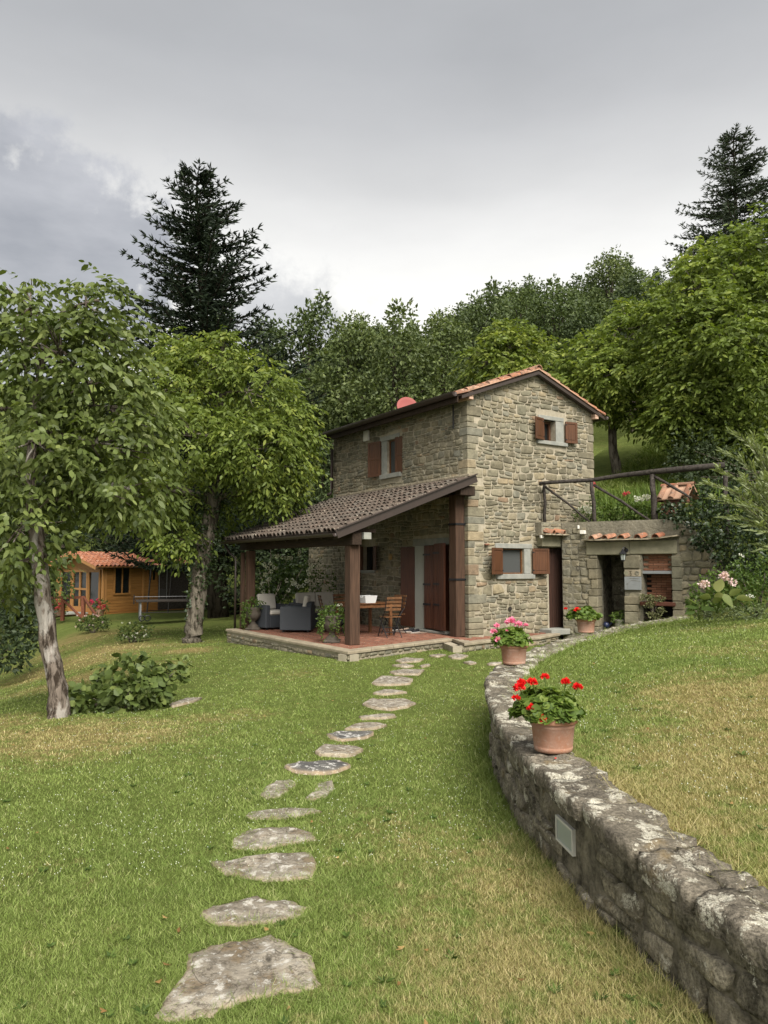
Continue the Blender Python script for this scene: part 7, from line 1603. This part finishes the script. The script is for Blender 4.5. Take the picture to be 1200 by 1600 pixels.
# grey-green arching shrub
gb = (6.55, 11.50, 1.40); gs_ = thing('willow_leaved_shrub', 'arching pale grey green narrow leaved shrub at the right edge', 'shrub', gb)
m = MB(); C = []; D = []
tips = [(5.41, 11.20, 3.50), (5.78, 11.50, 3.45), (4.74, 10.90, 2.71), (5.07, 11.20, 2.96), (5.04, 10.90, 2.45), (5.36, 11.00, 2.79), (5.81, 11.40, 3.09), (5.15, 10.90, 2.21), (5.39, 10.80, 2.39), (5.51, 10.70, 2.02), (5.84, 11.20, 2.62), (5.32, 11.30, 3.22), (6.13, 11.60, 3.47), (5.87, 11.00, 2.22), (5.46, 10.80, 1.76), (4.87, 11.00, 2.51), (5.38, 10.90, 2.12), (5.31, 11.10, 2.61), (5.64, 10.90, 2.78), (6.25, 11.40, 2.94)]
for tp in tips:
    a = Vector((random.uniform(-.1, .1), random.uniform(-.1, .1), 0)); b = Vector(tp) - Vector(gb); n = 16; pts = []
    for i in range(n + 1): f = i / n; p = a.lerp(b, f); p.z += math.sin(f * math.pi * .92) * .34 * (b.length) * .55; pts.append(p)
    m.tube(pts, [.012 - .009 * i / n for i in range(n + 1)], 5, caps=False)
    for i in range(5, n + 1):
        dr = (pts[i] - pts[i - 1]).normalized(); sdv = dr.cross(Vector((0, 0, 1))).normalized()
        for q in range(3):
            p = pts[i].lerp(pts[i - 1], q / 3)
            for sg in (-1, 1): C.append(p); D.append(dr * .9 + sdv * sg * random.uniform(.4, .9) + Vector((0, 0, random.uniform(-.1, .35))))
        if i % 2:
            sd2 = (dr + sdv * random.choice((-1, 1)) * .8 + Vector((0, 0, .2))).normalized()
            for q in range(9): p = pts[i] + sd2 * q * .028; C += [p, p]; D += [sd2 + sdv * .7, sd2 - sdv * .7]
m.build('stems', 'grey_bark', gs_); C = np.array([tuple(c) for c in C]); D = np.array([tuple(d) for d in D]); n = len(C); V, F, q = leaves(C, D, np.full(n, .11), np.full(n, .026), np.clip(rng.normal(.55, .25, n), 0, 1), .2); np_mesh('foliage', V, F, 'grey_green_leaf', q, gs_)
# flower bed at the end of the raised lawn
pp_ = [(5.67, 13.20, 1.28), (5.69, 13.20, 1.26), (5.64, 13.20, 1.30), (5.77, 13.30, 1.29)]
shrub('bedding_bush', 'low leafy bush with pale pink blooms at the right end of the oven wall', (6.03, 13.90, 0.77), SB(((5.96, 13.70, 1.13), .34, .8, 330), ((5.79, 13.80, 0.95), .20, .9, 130), ((6.34, 14.00, 1.36), .34, .7, 260), ((6.09, 13.60, 0.96), .26, .7, 200)), 'garden_leaf', .07, .045, flowers=pp_ + [(6.13, 13.40, 1.44), (6.17, 13.40, 1.46), (6.10, 13.40, 1.40), (6.15, 13.40, 1.39), (6.19, 13.30, 1.34), (6.26, 13.30, 1.31)], fr=.075, fm='pale_pink_petal', tb=.5)
shrub('bedding_bush', 'dense leafy bush behind the pale yellow leaves at the right edge', (6.78, 13.60, 0.78), SB(((6.71, 13.90, 1.36), .42, .8, 420), ((6.98, 13.60, 1.48), .55, .8, 560), ((6.71, 13.20, 1.09), .42, .8, 420), ((7.34, 13.40, 1.31), .6, .9, 400), ((6.45, 13.50, 0.96), .26, .7, 200)), 'garden_leaf', .065, .04, flowers=[(6.69, 13.90, 1.83), (6.73, 13.90, 1.80), (6.27, 13.00, 1.06), (6.32, 13.00, 1.08), (6.40, 13.00, 1.09), (6.46, 13.00, 1.08), (6.21, 13.00, 1.05)], fr=.035, fm='white_petal', tb=.4)
shrub('ground_cover_plant', 'low bluish green creeping plants edging the raised lawn under the bushes', (6.17, 13.30, 0.72), SB(((6.01, 13.20, 0.79), .36, .3, 320), ((6.37, 13.00, 0.79), .42, .3, 380), ((5.80, 13.50, 0.73), .22, .4, 160), ((6.71, 12.80, 0.83), .45, .35, 300)), 'grey_green_leaf', .05, .025, stems=False, tb=.1)
def big_leaves(name, label, base, specs, mat):
    t = thing(name, label, 'plant', base); m = MB(); Vs = []; Fs = []; Ts = []
    for (p, ax, sd_, L, W) in specs:
        p = Vector(p) - Vector(base); ax = Vector(ax).normalized(); sv = Vector(sd_); sv = (sv - ax * sv.dot(ax)).normalized(); nn = ax.cross(sv); V = []; n = 8
        for i in range(n + 1):
            f = i / n; w = W / 2 * math.sin(math.pi * min(1, f * .96 + .04) ** .75); c = p + ax * L * f - nn * (0) + Vector((0, 0, -1)) * (f * f * L * .25)
            V += [c - sv * w + nn * w * .25, c, c + sv * w + nn * w * .25]
        F = []
        for i in range(n): F += [(i * 3, i * 3 + 1, i * 3 + 4, i * 3 + 3), (i * 3 + 1, i * 3 + 2, i * 3 + 5, i * 3 + 4)]
        mk('leaf', V, F, mat, t, [random.uniform(.2, 1)] * len(V), True)
        m.tube([p, (p.x * .5, p.y * .5, p.z * .3), (0, 0, -.1)], .006, 5)
    m.build('stems', 'tall_grass_leaf', t); return t
hb = (5.81, 13.00, 0.88); S_ = []
for (px_, dx, dz, L, W) in (((5.80, 12.90, 1.16), .1, 1, .32, .20), ((5.82, 12.80, 1.11), .45, -.5, .24, .16), ((5.66, 12.90, 1.05), -.8, .3, .26, .13), ((6.00, 12.90, 1.10), .7, .6, .26, .14), ((6.11, 12.90, 1.05), 1, .1, .28, .13), ((5.78, 12.80, 1.02), -.2, .5, .24, .16), ((5.67, 12.80, 0.97), .3, .4, .2, .14)): S_.append((px_, (dx, -.25, dz), (1, 0, -.3 * dx), L, W))
big_leaves('broad_leaved_plant', 'plant with big pale yellow green oval leaves in the flower bed', hb, S_, 'hosta_leaf')
hb = (5.58, 13.20, 0.75); big_leaves('broad_leaved_plant', 'plant with dark blue green flat leaves at the foot of the wall end', hb, [((5.50, 13.10, 0.89), (-.8, -.4, .2), (0, 1, .4), .26, .14), ((5.58, 13.10, 0.85), (.6, -.5, .1), (0, 1, .4), .26, .15), ((5.56, 13.20, 0.93), (-.5, .1, .5), (.2, 1, 0), .24, .14), ((5.42, 13.00, 0.82), (-.9, -.3, 0), (0, 1, .5), .22, .12)], 'garden_leaf')
# plants on the terrace above the low wall
shrub('rose_bush', 'rose bush with one crimson bloom left of the middle fence post', aw(.45, .8, 2.6), SB((aw(.42, .8, 3.0), .30, 1., 230), (aw(.15, .9, 2.9), .26, .9, 170), (aw(.62, .7, 3.3), .14, 1.3, 60)), 'garden_leaf', .06, .04, flowers=[aw(.66, .45, 3.62), aw(.67, .45, 3.66), aw(.70, .45, 3.60), aw(.63, .45, 3.64)], fr=.055, fm='crimson_petal', tb=.3)
shrub('white_flower_clump', 'clump of white flowers at the foot of the middle fence post', aw(.45, .5, 2.65), SB((aw(.42, .45, 2.88), .30, .8, 260),), 'garden_leaf', .06, .03, flowers=[aw(.3 + random.random() * .35, .3, 2.9 + random.random() * .2) for _ in range(13)], fr=.05)
shrub('broad_leaf_clump', 'low lush green leafy clump between the fence posts', aw(1.2, .7, 2.65), SB((aw(1.0, .6, 2.9), .34, .8, 300), (aw(1.35, .65, 2.92), .36, .8, 320), (aw(1.7, .7, 2.9), .34, .8, 300)), 'garden_leaf', .11, .06, tb=.6)
shrub('rose_bush', 'rose bush with two pink red blooms between the fence posts', aw(1.5, 1.2, 2.7), SB((aw(1.5, 1.2, 3.05), .3, .8, 200),), 'garden_leaf', .06, .04, flowers=[aw(1.30, .8, 3.38), aw(1.36, .8, 3.42), aw(1.42, .8, 3.40), aw(1.33, .8, 3.36)], fr=.05, fm='crimson_petal')
shrub('white_flower_clump', 'clump of white flowers left of the thickest fence post', aw(1.95, .6, 2.65), SB((aw(1.9, .6, 2.95), .34, .9, 320),), 'garden_leaf', .06, .035, flowers=[aw(1.72 + random.random() * .42, .35, 3.05 + random.random() * .22) for _ in range(14)], fr=.055)
shrub('yellow_green_clump', 'small bright green leafy clump in front of the little brick chimney', aw(2.95, .35, 2.6), SB((aw(2.95, .35, 2.85), .20, 1.2, 120),), 'hosta_leaf', .12, .06, tb=.3)
# tall grasses behind the fence
def tall_grass(name, label, cx, cy, wx, wy, n, h, mat='tall_grass_leaf'):
    x = cx + (rng.random(n) - .5) * wx; y = cy + (rng.random(n) - .5) * wy; X, Y = l2w(AO, AA, x, y); Z = g_up(X, Y) - .03; c = np.stack([X, Y, Z], 1); d = np.stack([rng.normal(0, .22, n), rng.normal(0, .22, n), np.ones(n)], 1)
    V, F, q = leaves(c, d, np.full(n, h), np.full(n, .03), np.clip(rng.normal(.5, .2, n), 0, 1), .1); tag(np_mesh(name, V, F, mat, q), label, 'tall grass', kind='stuff')
tall_grass('tall_iris_leaves', 'upright iris like green leaves behind the fence', 1.6, 2.2, 3.4, 2.0, 1600, .48)
tall_grass('bank_grass', 'tall yellow green grasses on the bank at the right edge', 6.5, 3.0, 4.2, 2.5, 1500, .8)
